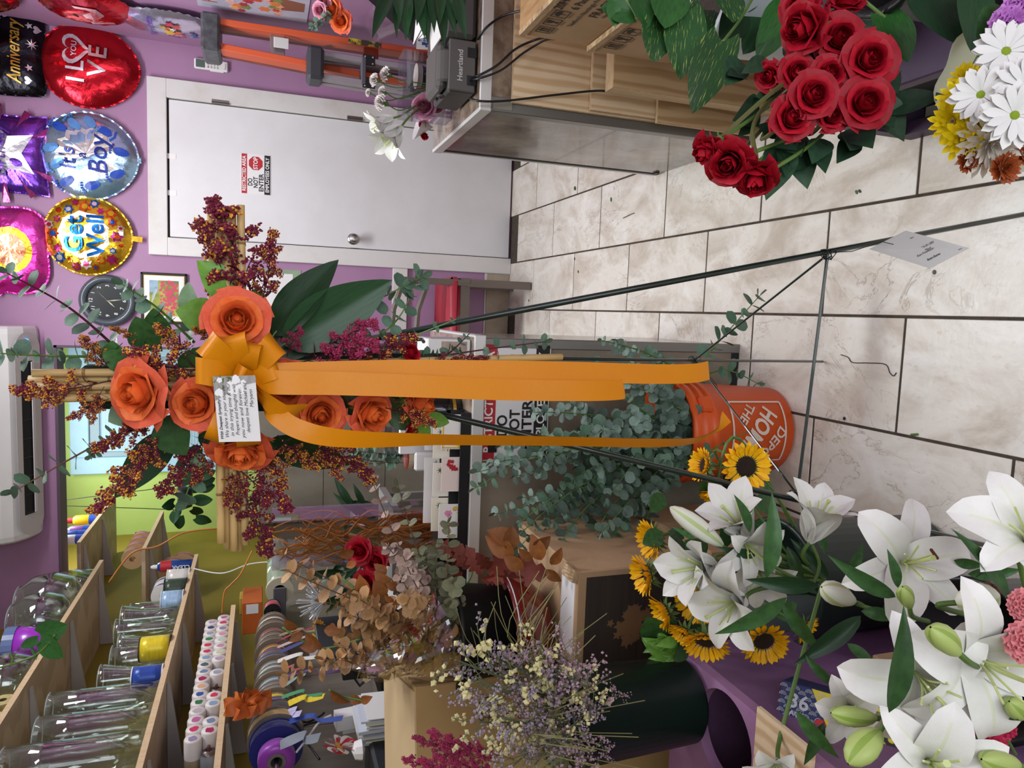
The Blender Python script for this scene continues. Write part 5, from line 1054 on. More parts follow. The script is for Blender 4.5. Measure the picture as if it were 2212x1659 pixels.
# wrapped orange bouquet on the right-hand wall side
wb_ = thing('cellophane_cone', 'clear cellophane cone round an orange rose bouquet before the poster', 'cellophane', at(780, 20, Y=3.3))
part('film', MB().grid(lambda u, v: ((.02+.12*v)*math.cos(u*6.28), (.02+.09*v)*math.sin(u*6.28), -.05-.2*(1-v)+.02*math.sin(u*30)*v), 24, 6).mesh('film', clear('cellophane film', op=.1), smooth=True), wb_)
for k, (x, y, c) in enumerate(((715, 18, 'orange'), (735, 45, 'orange'), (700, 5, 'pink'), (690, 22, 'pink'))): rose(at(x, y, Y=3.28), cdir(-.3, .4, .8), .045 if c == 'orange' else .03, ('orange rose nearest the poster edge', 'orange rose lowest in the cellophane', 'pink rose uppermost in the cellophane', 'pink rose beside the ladder in cellophane')[k], c, None, 1.2, layers=5)
euc([at(715, 30, Y=3.27), at(690, 45, Y=3.26), at(672, 62, Y=3.25)], 7, .03, .02, 'eucalyptus tip in the cellophane bouquet')
# dracaena in a terracotta pot on the carton
pot = thing('flower_pot', 'terracotta pot standing on the upper carton', 'pot', (.86, 1.70, .892))
part('pot_wall', MB().lathe([(0, 0), (.055, 0), (.07, .1), (.076, .1), (.078, .13), (.066, .13), (.06, .08)], 28).mesh('pot_wall', mat('terracotta', '#a3502f', .7, col2='#8f4428', scale=8), smooth=True), pot)
lv = []
for bx, by, tx, ty in ((845, -15, 806, 50), (870, -20, 845, 62), (880, -10, 875, 55), (890, -15, 882, 70), (905, -20, 912, 60), (910, -15, 930, 75), (930, -20, 940, 50), (945, -15, 965, 80), (960, -10, 985, 62), (985, -15, 1000, 60), (1005, -20, 985, 40), (860, -30, 860, 20), (915, -30, 900, 30), (950, -30, 955, 30)):
    lv.append((at(bx, by, Y=1.66), at(tx, ty, Y=1.60+R(-.03, .03)), cdir(R(-.4, .4), -.3, 1), .85, LANCE['dark']))
vine('dark strap leaved plant hanging over the payment terminal', 'dracaena_plant', 'plant', lv, [[(.86, 1.70, 1.0), (.84, 1.68, 1.12), at(900, -20, Y=1.66)], [(.86, 1.70, 1.0), (.85, 1.68, 1.10), at(970, -15, Y=1.66)]], base=(.86, 1.70, 1.0))
# variegated pothos
DP = 1.22; g = lambda x, y, d=0: at(x, y, D=DP+d)
vl = [(g(1425, 42), g(1415, 128, -.02), cdir(.2, 0, 1), 1.05, 'var'), (g(1480, 25), g(1475, 160, -.03), cdir(0, .1, 1), .8, 'var'), (g(1560, 88, -.05), g(1500, 232, -.08), cdir(-.2, .1, 1), .7, 'var'), (g(1370, 30), g(1300, 10), cdir(.1, 0, 1), 1.1, 'green'),
      (g(1380, -5), g(1400, 55, -.02), cdir(.2, 0, 1), .9, 'green'), (g(1330, 5), g(1330, 55), cdir(.2, 0, 1), 1.2, 'green'), (g(1560, -20), g(1590, 38, -.04), cdir(.3, 0, 1), 1.1, 'var'), (g(1520, 20, .03), g(1490, 85, .0), cdir(.1, .2, 1), 1.0, 'var'), (g(1450, -15), g(1440, 50, -.04), cdir(0, 0, 1), 1.1, 'green'),
      (g(1600, 30, .05), g(1560, 80, .03), cdir(.2, .2, 1), 1.2, 'dark'), (g(1690, 15, -.05), g(1645, 85, -.08), cdir(.1, 0, 1), .7, 'green'), (g(1680, 50, .05), g(1640, 125, .04), cdir(0, 0, 1), .9, 'green'), (g(1660, 20, .08), g(1612, 110, .06), cdir(0, .2, 1), .9, 'dark'), (g(1520, 60, .08), g(1580, 40, .08), cdir(.2, .2, 1), 1.0, 'dark'), (g(1420, 20, .08), g(1490, 10, .08), cdir(0, 0, 1), 1.2, 'dark'), (g(1630, -10, .06), g(1580, 20, .06), cdir(.2, 0, 1), 1.2, 'dark'), (g(1910, 35, -.1), g(1970, 125, -.12), cdir(.1, -.2, 1), 1.1, 'green'), (g(2010, -10, -.2), g(2080, 80, -.25), cdir(0, -.3, 1), 1.3, 'dark'), (g(2100, -30, -.25), g(2110, 98, -.28), cdir(0, -.1, 1), .7, 'dark')]
vine('trailing pothos with large green and cream streaked leaves beside the cartons', 'pothos_plant', 'plant', vl, [[g(1640, -30, .05), g(1600, 40, .0), g(1562, 90, -.05)], [g(1500, -30), g(1480, 10), g(1480, 28)], [g(1470, -30), g(1440, 10), g(1425, 45)], [g(1330, -30), g(1360, 10), g(1375, 35)], [g(1840, -20, -.1), g(1890, 20, -.1), g(1912, 38, -.1)]], base=g(1500, -30))
# --- red rose bouquet
rg = 'red roses of the bouquet by the counter'; DR = 1.0
for x, y, D, r_, ax, lb, op in (
    (1727, 15, 1.0, .045, (-.6, .1, .6), 'red rose at the upper picture edge, seen from its side', 1.0), (1738, 60, .97, .04, (-.75, .25, .4), 'red rose with closed outer petals behind the spread ones', .95), (1828, 8, 1.0, .042, (-.1, -.6, .6), 'half cut off red rose at the upper picture edge beside a dark leaf', 1.0),
    (1815, 82, .98, .046, (-.05, .1, 1), 'open red rose just above the largest red rose', 1.15), (1880, 128, .95, .048, (-.05, .1, 1), 'largest fully open red rose of the bouquet', 1.2), (1872, 222, .95, .047, (-.05, .05, 1), 'open red rose nearest the tiled floor and shaded bench', 1.2),
    (1792, 160, .96, .04, (0, 0, 1), 'round red rose in the middle of the bouquet', 1.05), (1722, 158, .98, .038, (0, .1, 1), 'red rose left of the middle, its heart just open', 1.1), (1662, 165, 1.0, .034, (-.7, .25, .6), 'red rose facing the variegated leaves', 1.0),
    (1758, 205, .93, .044, (.0, .1, 1), 'red rose overlapping its two neighbours in the bouquet', 1.15), (1712, 254, .94, .042, (.05, .1, 1), 'red rose lowest in the full cluster', 1.12), (1797, 250, .96, .032, (0, .1, 1), 'small open red rose between the lowest roses', 1.1),
    (1530, 322, .93, .03, (-.6, .55, .2), 'closed red rosebud hanging out farthest over the counter foot', .8), (1575, 352, .92, .034, (-.4, .4, .7), 'red rose in the middle of the three drooping ones', .95), (1632, 382, .92, .034, (-.2, .75, .5), 'drooping red rose over the tiles, tip of the bouquet', .9)):
    rose(at(x, y, D=D), cdir(*ax), r_*(.68 if op >= 1 else 1.0), lb, 'red', rg, op, deep=1.1 if op >= 1 else 1.7, stem=at(1780, 120, D=1.12), leaves=0)
rd = mat('rose foliage', '#22382a', .45, rnd=.35, col2='#2c4a32', scale=6, spec=.3); RL = leaf_mesh('leaf', rd, 1, .27, shape=lambda t: math.sin(PI*t**.8) if 0 < t < 1 else 0, fold=.2, bend=.15, nu=8, nv=4)
fol = []
for bx, by, tx, ty in ((1860, 200, 1935, 225), (1890, 200, 1960, 300), (1900, 240, 2040, 195), (1830, 280, 1880, 300), (1820, 290, 1850, 310), (1740, 290, 1690, 300), (1720, 300, 1745, 400), (1760, 300, 1785, 360), (1690, 320, 1705, 372), (1700, 300, 1660, 420), (1690, 310, 1730, 320), (1850, 300, 1815, 340), (1640, 230, 1605, 255), (1650, 220, 1620, 215), (1680, 200, 1640, 205), (1660, 130, 1610, 150), (1900, 170, 1950, 150), (1900, 150, 1940, 190), (1860, 260, 1895, 270), (1770, 100, 1735, 110), (1690, 105, 1760, 120), (1800, 210, 1830, 180), (1740, 190, 1700, 210), (1630, 260, 1600, 290), (1690, 290, 1640, 270), (1880, 240, 1930, 260), (1890, 60, 1870, 90), (1850, 50, 1900, 70), (1920, 200, 1900, 260), (1600, 130, 1580, 170), (1610, 170, 1580, 150), (1740, 310, 1720, 360), (1780, 300, 1760, 340)):
    fol.append((at(bx, by, D=1.03+R(-.02, .03)), at(tx, ty, D=1.02+R(-.06, .02)), cdir(R(-.4, .4), R(-.4, .4), 1), R(.8, 1.1), RL))
vine('dark rose foliage filling the red bouquet', 'rose_foliage', 'foliage', fol, [[at(1780, 120, D=1.12), at(1700, 200, D=1.05), at(1560, 300, D=.95)], [at(1780, 120, D=1.12), at(1760, 260, D=1.05), at(1600, 340, D=.95)], [at(1780, 120, D=1.12), at(1790, 270, D=1.05), at(1660, 372, D=.95)]], base=at(1780, 120, D=1.12))
bk = thing('flower_bucket', 'black bucket behind the red roses, resting on the dark bench', 'bucket', (.59, .93, .361)); part('bucket_wall', MB().lathe([(0, .002), (.085, .002), (.10, .24), (.107, .24), (.107, .25), (.094, .25), (.08, .02)], 28).mesh('bucket_wall', mat('black bucket plastic', '#141416', .4), smooth=True), bk)
# --- dark bench on the right
pw_ = mat('purple painted wood', '#7d5a80', .5, col2='#6a4a6e', scale=7, bump=.05, bscale=60); pw_d = mat('purple wood darkened for shade', '#4a3550', .5, col2='#3e2b44', scale=7)  # the deeper purple is bench paint with shadow put into its colour
be = thing('display_bench', 'purple wooden display bench with shadow in its colour under the red roses', 'bench', (.465, .55, 0)); bw, bl, bh = .8, .88, .36
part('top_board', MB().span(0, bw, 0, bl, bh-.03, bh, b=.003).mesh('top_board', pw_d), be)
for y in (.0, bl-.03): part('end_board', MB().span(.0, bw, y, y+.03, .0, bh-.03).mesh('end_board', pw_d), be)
part('shade_board', MB().span(.07, .085, .03, bl-.03, 0, bh-.03).mesh('shade_board', mat('bench inside coloured as shade', '#1b161d', .6)), be); part('bottom_rail', MB().span(.0, .03, .03, bl-.03, 0, .05).mesh('bottom_rail', pw_d), be)  # near-black inner board stands in for the shade inside the bench
pp2 = thing('plastic_pot', 'pale grey plastic pot half hidden by the variegated pothos leaves', 'pot', (.60, 1.22, .361)); part('pot_wall', MB().lathe([(0, 0), (.08, 0), (.10, .38), (.108, .38), (.108, .40), (.095, .40), (.08, .1)], 28).mesh('pot_wall', mat('pale grey plastic', '#c4ccd0', .45), smooth=True), pp2); part('soil', MB().lathe([(0, .36), (.094, .36)], 24).mesh('soil', mat('dark potting soil', '#2c221c', .95, col2='#3a2e26', scale=60)), pp2)
# --- mixed bouquet in paper
q9 = lambda x, y, D=.9: at(x, y, D=D); bq = 'flowers of the mixed bouquet'
wp = thing('bouquet_wrap', 'scalloped cream paper wrap round the mixed bouquet', 'flower wrap', q9(2170, 220, 1.0))
b0 = q9(2170, 220, 1.0); ax_ = -cdir(.15, .15, 1); Mx = aim((0, 0, 0), cdir(-.1, .05, 1))
part('paper', MB().grid(lambda u, v: Mx @ V(((.02+.088*v+.004*math.sin(u*6.28*9)*v**4)*math.cos(u*6.28), (.02+.088*v+.004*math.sin(u*6.28*9)*v**4)*math.sin(u*6.28), -.12+.16*v)), 72, 6).mesh('paper', mat('cream wrapping film', '#c9c9b4', .5), smooth=True), wp)
stw = b0-(Mx @ V((0, 0, 1)))*.11
yd = MB().lathe([(0, .09), (.14, .07), (.2, .0)], 16).mesh('disc', mat('green yellow eye', '#9fb52a', .6, col2='#7c9a22', scale=60, bump=.5, bscale=90), smooth=True)
DP_ = [flat_petal(.17, b, white_pet, .7) for b in (.1, .2)]; YP_ = flat_petal(.15, -.15, yel_pet, .6); CP_ = flat_petal(.1, -.1, cream_pet, .75); BP_ = flat_petal(.13, -.2, bronze, .7)
for x, y, D, r_, ax, lb in ((2172, 112, .84, .036, (-.3, -.05, 1), 'white daisy beside the lilac carnation'), (2118, 205, .84, .032, (-.5, .15, .9), 'white daisy facing the yellow blooms'), (2190, 250, .80, .035, (-.25, .1, 1), 'white daisy nearest the right picture edge'), (2212, 190, .82, .034, (-.2, 0, 1), 'white daisy cut by the right picture edge')):
    ringflower('daisy', lb, 'daisy', q9(x, y, D), cdir(*ax), r_*1.0, [(DP_[0], 15, 1, 1.35, 0), (DP_[1], 12, .9, 1.15, .03)], yd, bq)
for x, y, D, r_, ax, lb in ((2058, 262, .88, .026, (-.6, .3, .8), 'yellow chrysanthemum nearest the shaded bench'), (2072, 215, .88, .026, (-.6, -.1, .8), 'yellow chrysanthemum between bench and white daisy'), (2082, 298, .87, .027, (-.4, .4, .8), 'yellow chrysanthemum above the bronze buttons'), (2105, 275, .86, .024, (-.3, .2, 1), 'yellow chrysanthemum in the middle of the yellow group'), (2088, 170, .89, .02, (-.5, -.2, .8), 'small yellow chrysanthemum at the wrap edge')):
    ringflower('chrysanthemum', lb, 'chrysanthemum', q9(x, y, D), cdir(*ax), r_, [(YP_, 14, 1, 1.4, 0), (YP_, 13, .88, 1.05, .05), (YP_, 10, .7, .7, .08), (YP_, 7, .5, .35, .1)], None, bq)
ringflower('spider_chrysanthemum', 'creamy white shaggy chrysanthemum above the bronze buttons', 'chrysanthemum', q9(2140, 305, .86), cdir(-.1, .6, .8), .042, [(CP_, 20, 1, 1.5, 0), (CP_, 18, .9, 1.2, .03), (CP_, 16, .8, .9, .05), (CP_, 12, .65, .6, .07), (CP_, 8, .5, .3, .08)], None, bq)
for x, y, D, r_, lb in ((2090, 347, .87, .016, 'small bronze button chrysanthemum under the yellow ones'), (2166, 364, .85, .019, 'larger bronze button chrysanthemum at the wrap edge'), (2125, 330, .88, .014, 'bronze button half hidden behind the creamy bloom'), (2210, 330, .85, .016, 'bronze button cut by the right picture edge')):
    ringflower('button_chrysanthemum', lb, 'chrysanthemum', q9(x, y, D), cdir(0, .2, 1), r_, [(BP_, 22, 1, 1.4, 0), (BP_, 18, .85, 1.0, .05), (BP_, 12, .6, .6, .1), (BP_, 8, .4, .25, .1)], None, bq)
for x, y, r_, lb in ((2188, 52, .026, 'lilac pink carnation above the white daisy'), (2212, 15, .024, 'lilac pink carnation in the upper right picture corner')): carnation(q9(x, y, .85), cdir(-.2, 0, 1), r_, mat('lilac carnation petal', '#c27ac8', .5), lb, bq, stw)
leafthing(q9(2175, 20, .88), q9(2120, 90, .88), cdir(.2, 0, 1), 1.4, SALAL['dark'], 'broad dark leaf beside the lilac carnations', 'foliage_leaf', 'leaf'); leafthing(q9(2200, 160, .88), q9(2190, 210, .87), cdir(0, 0, 1), 1.3, SALAL['bright'], 'green leaf between the white daisies', 'foliage_leaf', 'leaf')
# --- bits lying on the tiles
def litter(x, y, L, w_, a, m, label, name='fallen_leaf'):
    p = at(x, y, Z=.0015); thing(name, label, 'leaf scrap' if 'leaf' in name else 'debris', tr(p.x, p.y, .0015) @ rot(a), 'scraps on the tiles', mesh=MB().prism([(-L/2, 0), (-L*.2, w_/2), (L*.25, w_/2), (L/2, 0), (L*.25, -w_/2), (-L*.2, -w_/2)], 0, .0012).mesh(name, m))
for x, y, L, w_, a, lb in ((1242, 407, .03, .018, 1, 'green leaf scrap on the tile nearest the door'), (1320, 431, .022, .012, .2, 'oval green leaf scrap on the tile left of the counter foot'), (1241, 559, .016, .009, .3, 'upper of two tiny leaf scraps near the chair'), (1249, 587, .015, .009, .2, 'lower of two tiny leaf scraps near the chair'), (1850, 415, .014, .006, .5, 'left of two dark slivers on the front tile'), (1857, 413, .013, .006, .7, 'right of two dark slivers on the front tile'), (1142, 649, .014, .01, .1, 'tiny leaf scrap by the chair foot'), (2018, 588, .012, .008, .1, 'tiny dark crumb under the paper tag'), (1824, 904, .01, .008, .1, 'dark crumb beside the orange bucket')): litter(x, y, L, w_, a, leaf_green if L > .013 else black, lb)
a, b = at(1346, 471, Z=.002), at(1370, 460, Z=.002); thing('fallen_twig', 'thin dark twig lying on the tile before the counter', 'twig', None, 'scraps on the tiles', mesh=MB().tube([a, a.lerp(b, .5)+V((0, .001, .001)), b], .0018, 5).mesh('fallen_twig', stem_brown))
thing('loose_wire', 'bent piece of dark florist wire lying on the front tiles', 'wire', None, mesh=MB().tube(bez([at(x, y, Z=.002) for x, y in ((1816, 766), (1832, 772), (1842, 783), (1875, 784), (1912, 787), (1922, 805), (1930, 812), (1936, 805))], 6), .0011, 5).mesh('loose_wire', mat('dark blue wire', '#2c3038', .4, .5)))
thing('cut_stem', 'short cut green stem piece lying in the tile joint', 'stem piece', None, 'scraps on the tiles', mesh=MB().tube([at(1968, 939, Z=.003), at(1982, 938, Z=.003)], .003, 6).mesh('cut_stem', stem_green))
# ================================================================ middle counter and everything to its left
mc = thing('wrapping_counter', 'marble fronted wrapping counter behind the eucalyptus bucket', 'counter', (-1.055, 2.058, 0)); mw = .98
stone = mat('beige stone laminate', '#8d8272', .3, col2='#6f6557', scale=4, lo=.35, hi=.7, detail=9, bump=.15, bscale=9)
part('carcass', MB().span(0, mw-.004, .006, .6, 0, ZT-.03).mesh('carcass', marble_d), mc)
part('front_panel', MB().span(0, mw-.03, 0, .006, .03, ZT-.03).mesh('front_panel', stone), mc)
part('corner_trim', MB().span(mw-.03, mw, -.004, .03, 0, ZT-.03, b=.002).mesh('corner_trim', trim_g), mc)
part('worktop', MB().span(0, mw, .0, .6, ZT-.03, ZT).mesh('worktop', marble_d), mc)
part('top_edge', MB().span(0, mw+.008, -.012, .0, ZT-.034, ZT+.001, b=.002).mesh('top_edge', trim_w), mc); part('top_edge', MB().span(mw, mw+.008, .0, .6, ZT-.034, ZT+.001, b=.002).mesh('top_edge', trim_w), mc)
part('kick_strip', MB().span(0, mw-.03, -.002, .0, 0, .03).mesh('kick_strip', black), mc)
sign(fr((-.268, 2.056, .793), (1, 0, 0), (0, 0, 1), (0, -1, 0)), .355, .215, 'large restricted area sign on the front of the wrapping counter', 0)
thing('black_tape', 'short strip of black tape on the counter front', 'tape', None, mesh=MB().span(-.42, -.39, 2.052, 2.057, .85, .878).mesh('black_tape', black))
# things on it
wbx = thing('card_display_box', 'white printed display box at the corner of the wrapping counter', 'box', (-.155, 2.09, ZT+.001))
part('carton', MB().span(0, .072, 0, .16, .001, .13, b=.002).mesh('carton', white_pl), wbx); part('printed_window', MB().span(.006, .066, -.0012, 0, .012, .09).mesh('printed_window', mat('sepia print', '#b9a596', .5, col2='#8f7d70', scale=20)), wbx); part('side_print', MB().span(.072, .0732, .01, .15, .01, .12).mesh('side_print', mat('grey print', '#a9a4a4', .5)), wbx)
bl_ = thing('black_jar', 'glossy black jar standing on the wrapping counter behind the ribbon', 'jar', (-.31, 2.2, ZT+.001)); part('jar_wall', MB().lathe([(0, 0), (.04, 0), (.043, .004), (.043, .10), (.03, .115), (.03, .13), (.0, .13)], 24).mesh('jar_wall', mat('glossy black', '#0d0d0f', .12, coat=.5), smooth=True), bl_); part('foil_band', MB().lathe([(.0435, .02), (.0435, .03)], 24).mesh('foil_band', gold_ink), bl_)
tf = thing('tape_dispenser', 'black desk tape dispenser on the wrapping counter', 'tape dispenser', (-.40, 2.14, ZT+.001)); part('body', MB().prism([(0, 0), (.13, 0), (.13, .03), (.1, .035), (.06, .075), (.02, .075), (0, .05)], -.03, .03, fr((0, 0, 0), (0, 1, 0), (0, 0, 1), (1, 0, 0))).mesh('body', mat('glossy black', '#0d0d0f', .12)), tf); part('tape_roll', MB().lathe([(.02, -.012), (.04, -.012), (.04, .012), (.02, .012)], 20, fr((0, .045, .06), (0, 1, 0), (0, 0, 1), (1, 0, 0))).mesh('tape_roll', mat('clear tape roll', '#b9b4a8', .3)), tf)
thing('paper_sheets', 'white paper sheets standing behind the tape dispenser', 'paper', None, mesh=MB().box((-.40, 2.33, ZT+.085), (.14, .02, .165), Matrix.Rotation(.1, 3, 'X')).mesh('paper_sheets', paperw))
rk = thing('card_rack', 'long black acrylic tray along the edge of the wrapping counter', 'rack', (-.86, 2.068, ZT+.001)); part('tray', MB().span(0, .56, 0, .13, 0, .006).span(0, .56, -.004, .0, 0, .03).span(0, .56, .06, .064, 0, .045).span(0, .56, .126, .13, 0, .06).mesh('tray', black), rk)
cards = (('plain white card with small blue and pink hearts', -.385, .10, .085, 2), ('cream congratulations card in the front row', -.40, .05, .072, 1), ('white card with sunflower corner and yellow frame', -.36, .0, .06, 0), ('sympathy card with a green sprig in the second group', -.515, .10, .085, 2), ('cream happy anniversary card in the second group', -.52, .05, .07, 1), ('blush card with red roses in the second group', -.49, .0, .058, 0), ('white card with red berries in the third group', -.62, .10, .085, 2), ('cream thinking of you card in the third group', -.63, .05, .072, 1), ('white happy birthday card with bouquet in the third group', -.635, .0, .062, 0))
ccol = ('#e8e4e2', '#eee6d4', '#efece6', '#e4e2de', '#eee8da', '#eedcd4', '#e9e4e2', '#ece4d0', '#eae6e0')
for k, (lb, x, dy, h_, row) in enumerate(cards):
    o = thing('greeting_card', lb, 'card', fr((x, 2.078+dy*1.15, ZT+.012+.0), (1, 0, 0), (0, .12, .99), (0, -.99, .12)), 'greeting cards in the rack'); cwid = .105
    o = part('sheet', MB().span(-cwid/2, cwid/2, 0, h_+.012, -.004, 0).mesh('sheet', mat('card stock %d' % k, ccol[k], .5)), o)
    if k == 0:
        for q, c_ in ((-.02, blue_ink), (-.008, mat('pink ink', '#e08ab0', .5)), (-.028, blue_ink)): part('printed_heart', MB().prism(heart(q-.015, .055+q, .011), 0, .0006).mesh('printed_heart', c_), o)
    elif k == 2:
        for a in ((-.05, .05, .066, .07), (-.05, -.046, .004, .07)): part('printed_frame', MB().span(*a, 0, .0006).mesh('printed_frame', mat('golden print', '#e0b43c', .5)), o)
        part('printed_sunflower', MB().prism(star(-.035, .018, .014, 10, .6), .0006, .001).mesh('printed_sunflower', yel_pet), o); part('sunflower_eye', MB().prism(ell(-.035, .018, .005, .005, n=10), .001, .0014).mesh('sunflower_eye', sun_eye), o)
    elif k in (5, 6, 8):
        for q in range(6): part('printed_flower', MB().prism(star(.03+R(-.014, .012), .02+R(-.012, .03), R(.006, .012), 6, .65), .0002+.0001*q, .0006+.0001*q).mesh('printed_flower', (red_ink, mat('pink ink', '#e08ab0', .5), mat('golden print', '#e0b43c', .5))[q % 3 if k == 8 else 0]), o)
    else: part('printed_sprig', MB().prism(star(.03, .06, .012, 7, .3), 0, .0006).mesh('printed_sprig', lp), o)
    if k in (1, 3, 4, 7, 8): text({1: 'Congratulations', 3: 'With Deepest Sympathy', 4: 'Happy Anniversary', 7: 'Thinking of You', 8: 'Happy Birthday'}[k], .009, ink if k in (3, 8) else red_ink, o, tr(0, h_*.72, .0008), shear=.25)
pad = thing('paper_tag_stack', 'white wavy edged tags standing behind the greeting cards', 'tags', None, mesh=MB().span(-.52, -.46, 2.27, 2.29, ZT+.001, ZT+.125, b=.006).mesh('paper_tag_stack', white_pl))
ct = thing('cookie_tin', 'red patterned round tin lying behind the greeting cards', 'tin', (-.50, 2.46, ZT+.001)); part('tin_wall', MB().lathe([(0, 0), (.05, 0), (.05, .10), (.053, .10), (.053, .118), (0, .118)], 24).mesh('tin_wall', mat('red tin print', '#a84a42', .4, col2='#8a3834', scale=20), smooth=True), ct); part('lid_rim', MB().lathe([(.0535, .1), (.0535, .116)], 24).mesh('lid_rim', mat('cream rim', '#d8c8a8', .4)), ct)
# curly willow in a tall acrylic box
ax0 = V((-.775, 2.47, ZT+.001)); wv = thing('tall_acrylic_vase', 'tall clear acrylic vase filled with curly willow on the wrapping counter', 'vase', ax0); vw, vh = .082, .56
for x0, x1, y0, y1 in ((-vw, vw, -vw, -vw+.003), (-vw, vw, vw-.003, vw), (-vw, -vw+.003, -vw, vw), (vw-.003, vw, -vw, vw)): part('pane', MB().span(x0, x1, y0, y1, 0, vh).mesh('pane', acr), wv)
part('base', MB().span(-vw, vw, -vw, vw, 0, .02).mesh('base', acr), wv)
wil = mat('orange willow bark', '#c27c30', .5, col2='#aa6424', scale=12, rnd=.15)
for k in range(30):
    x, y = R(-.05, .05), R(-.05, .05); pts = [ax0+V((x, y, .022))]
    for q in range(1, 8): pts.append(ax0+V((max(-.07, min(.07, x+R(-.035, .035))), max(-.07, min(.07, y+R(-.035, .035))), .022+.065*q*R(.95, 1.05)+(0 if k % 3 else .01*q))))
    o = thing('curly_willow_twig', 'curly orange willow twig inside the tall acrylic vase', 'twig', pts[0], 'curly willow twigs in the acrylic vase')
    part('twig', MB().tube([p-pts[0] for p in bez(pts, 6)], [.0048*(1-.5*i/43) for i in range(43)], 5).mesh('twig', wil, smooth=True), o)
for pts, lb in (([(560, 1125), (480, 1140), (400, 1150), (340, 1180), (285, 1195), (235, 1258)], 'long bare willow twig reaching up to the upper shelf'), ([(545, 1190), (520, 1240), (500, 1262), (485, 1280), (480, 1325)], 'thin willow twig dangling before the yellow wall')):
    thing('willow_twig', lb, 'twig', None, 'loose willow twigs', mesh=MB().tube(bez([at(x, y, Y=2.5) for x, y in pts], 8), .0028, 5).mesh('willow_twig', wil, smooth=True))
gv = thing('clear_vase', 'square glass vase with trailing foliage behind the cards', 'vase', (-.45, 2.42, ZT+.001)); part('glass', MB().lathe([(.05, 0), (.055, .002), (.055, .2), (.051, .2), (.05, .01), (0, .01)], 4).mesh('glass', acr), gv)
euc([at(860, 1000, Y=2.42), at(800, 995, Y=2.42), at(760, 985, Y=2.42)], 12, .03, .025, 'dark foliage stem standing in the square glass vase'); euc([at(870, 985, Y=2.42), at(830, 980, Y=2.41), at(770, 975, Y=2.41)], 12, .03, .025, 'second dark foliage stem in the square glass vase')
# --- orange bucket with eucalyptus
ob = V((-.335, 1.885, .001)); bo = thing('orange_bucket', 'orange hardware store bucket full of eucalyptus before the counter', 'bucket', ob); borange = mat('orange bucket plastic', '#e25a1c', .42, col2='#d85216', scale=4)
Hb, r0, r1 = .37, .132, .15
part('bucket_wall', MB().lathe([(0, 0), (r0-.01, 0), (r0, .008), (r1-.004, Hb-.09), (r1+.003, Hb-.088), (r1+.003, Hb-.07), (r1-.002, Hb-.066), (r1+.006, Hb-.05), (r1+.006, Hb-.04), (r1, Hb-.036), (r1+.008, Hb-.02), (r1+.010, Hb), (r1-.004, Hb), (r0-.006, .02)], 48).mesh('bucket_wall', borange, smooth=True), bo)
def onb(c, a0=0, z0=0, up=False):
    z = z0+c.y; rr_ = r0+(r1-.004-r0)*z/(Hb-.09)+.0012; a = a0+c.x/rr_; return V((rr_*math.cos(a), rr_*math.sin(a), z))
wprint = mat('white bucket print', '#dcc8bc', .5); A0 = -PI/2+.15
def bprint(s_, sz, x, y, ang, bold, wd=None):
    ca, sa = math.cos(ang), math.sin(ang)
    return text(s_, sz, wprint, bo, None, bold=bold, width=wd, fx=lambda c: onb(V((-(c.x*ca-c.y*sa)*1+x, -(c.x*sa+c.y*ca)+y, 0)), A0, .14))
# the bucket's print stands upside down
bprint('THE', .04, .052, .035, -.7, .02); bprint('HOME', .075, .0, .0, -.7, .03, .16); bprint('DEPOT', .045, -.05, -.045, -.7, .02)
for p0, p1 in (((-.10, -.1), (.09, -.1)), ((.09, -.1), (.09, .09)), ((.09, .09), (-.10, .09)), ((-.10, .09), (-.10, -.1))):
    mb = MB(); 
    for i in range(12):
        t0, t1 = i/12, (i+1)/12; a = V((p0[0]+(p1[0]-p0[0])*t0, p0[1]+(p1[1]-p0[1])*t0, 0)); b = V((p0[0]+(p1[0]-p0[0])*t1, p0[1]+(p1[1]-p0[1])*t1, 0)); n_ = V((b.y-a.y, -(b.x-a.x), 0)).normalized()*.003
        mb.add([onb(q, A0, .14) for q in (a-n_, b-n_, b+n_, a+n_)], [(0, 1, 2, 3)])
    part('print_border', mb.mesh('print_border', wprint), bo)
text('2', .03, mat('dark moulded print', '#7a3014', .5), bo, None, fx=lambda c: onb(V((c.x, c.y, 0)), A0-1.0, .05)); part('bail_lug', MB().box((r1+.004, 0, Hb-.05), (.02, .05, .04), b=.006).mesh('bail_lug', borange), bo, rot(-.9))
random.seed(5)
egr = 'eucalyptus stems in the orange bucket'; n_e = 0
tips = [(1025, 1055), (1030, 1020), (1060, 1000), (1085, 960), (1110, 1030), (1070, 1110), (1120, 1130), (1075, 1200), (1110, 1195), (1150, 1215), (1185, 1090), (1200, 1190), (1250, 1230), (1290, 1235), (1240, 1290), (1320, 1170), (1310, 1080), (1150, 890), (1170, 940), (1230, 870), (1160, 1010), (1230, 960), (1300, 930), (1290, 1010), (1370, 990), (1360, 890), (1340, 820), (1280, 780), (1430, 840), (1400, 1080), (1430, 1000), (1390, 1140), (1440, 920), (1220, 1050), (1270, 1120), (1130, 1075), (1190, 990), (1250, 1010), (1340, 1060), (1410, 770), (1330, 745), (1450, 1050), (1210, 1100), (1300, 1150), (1180, 1140), (1260, 930), (1320, 960), (1390, 930), (1470, 890), (1460, 960)]
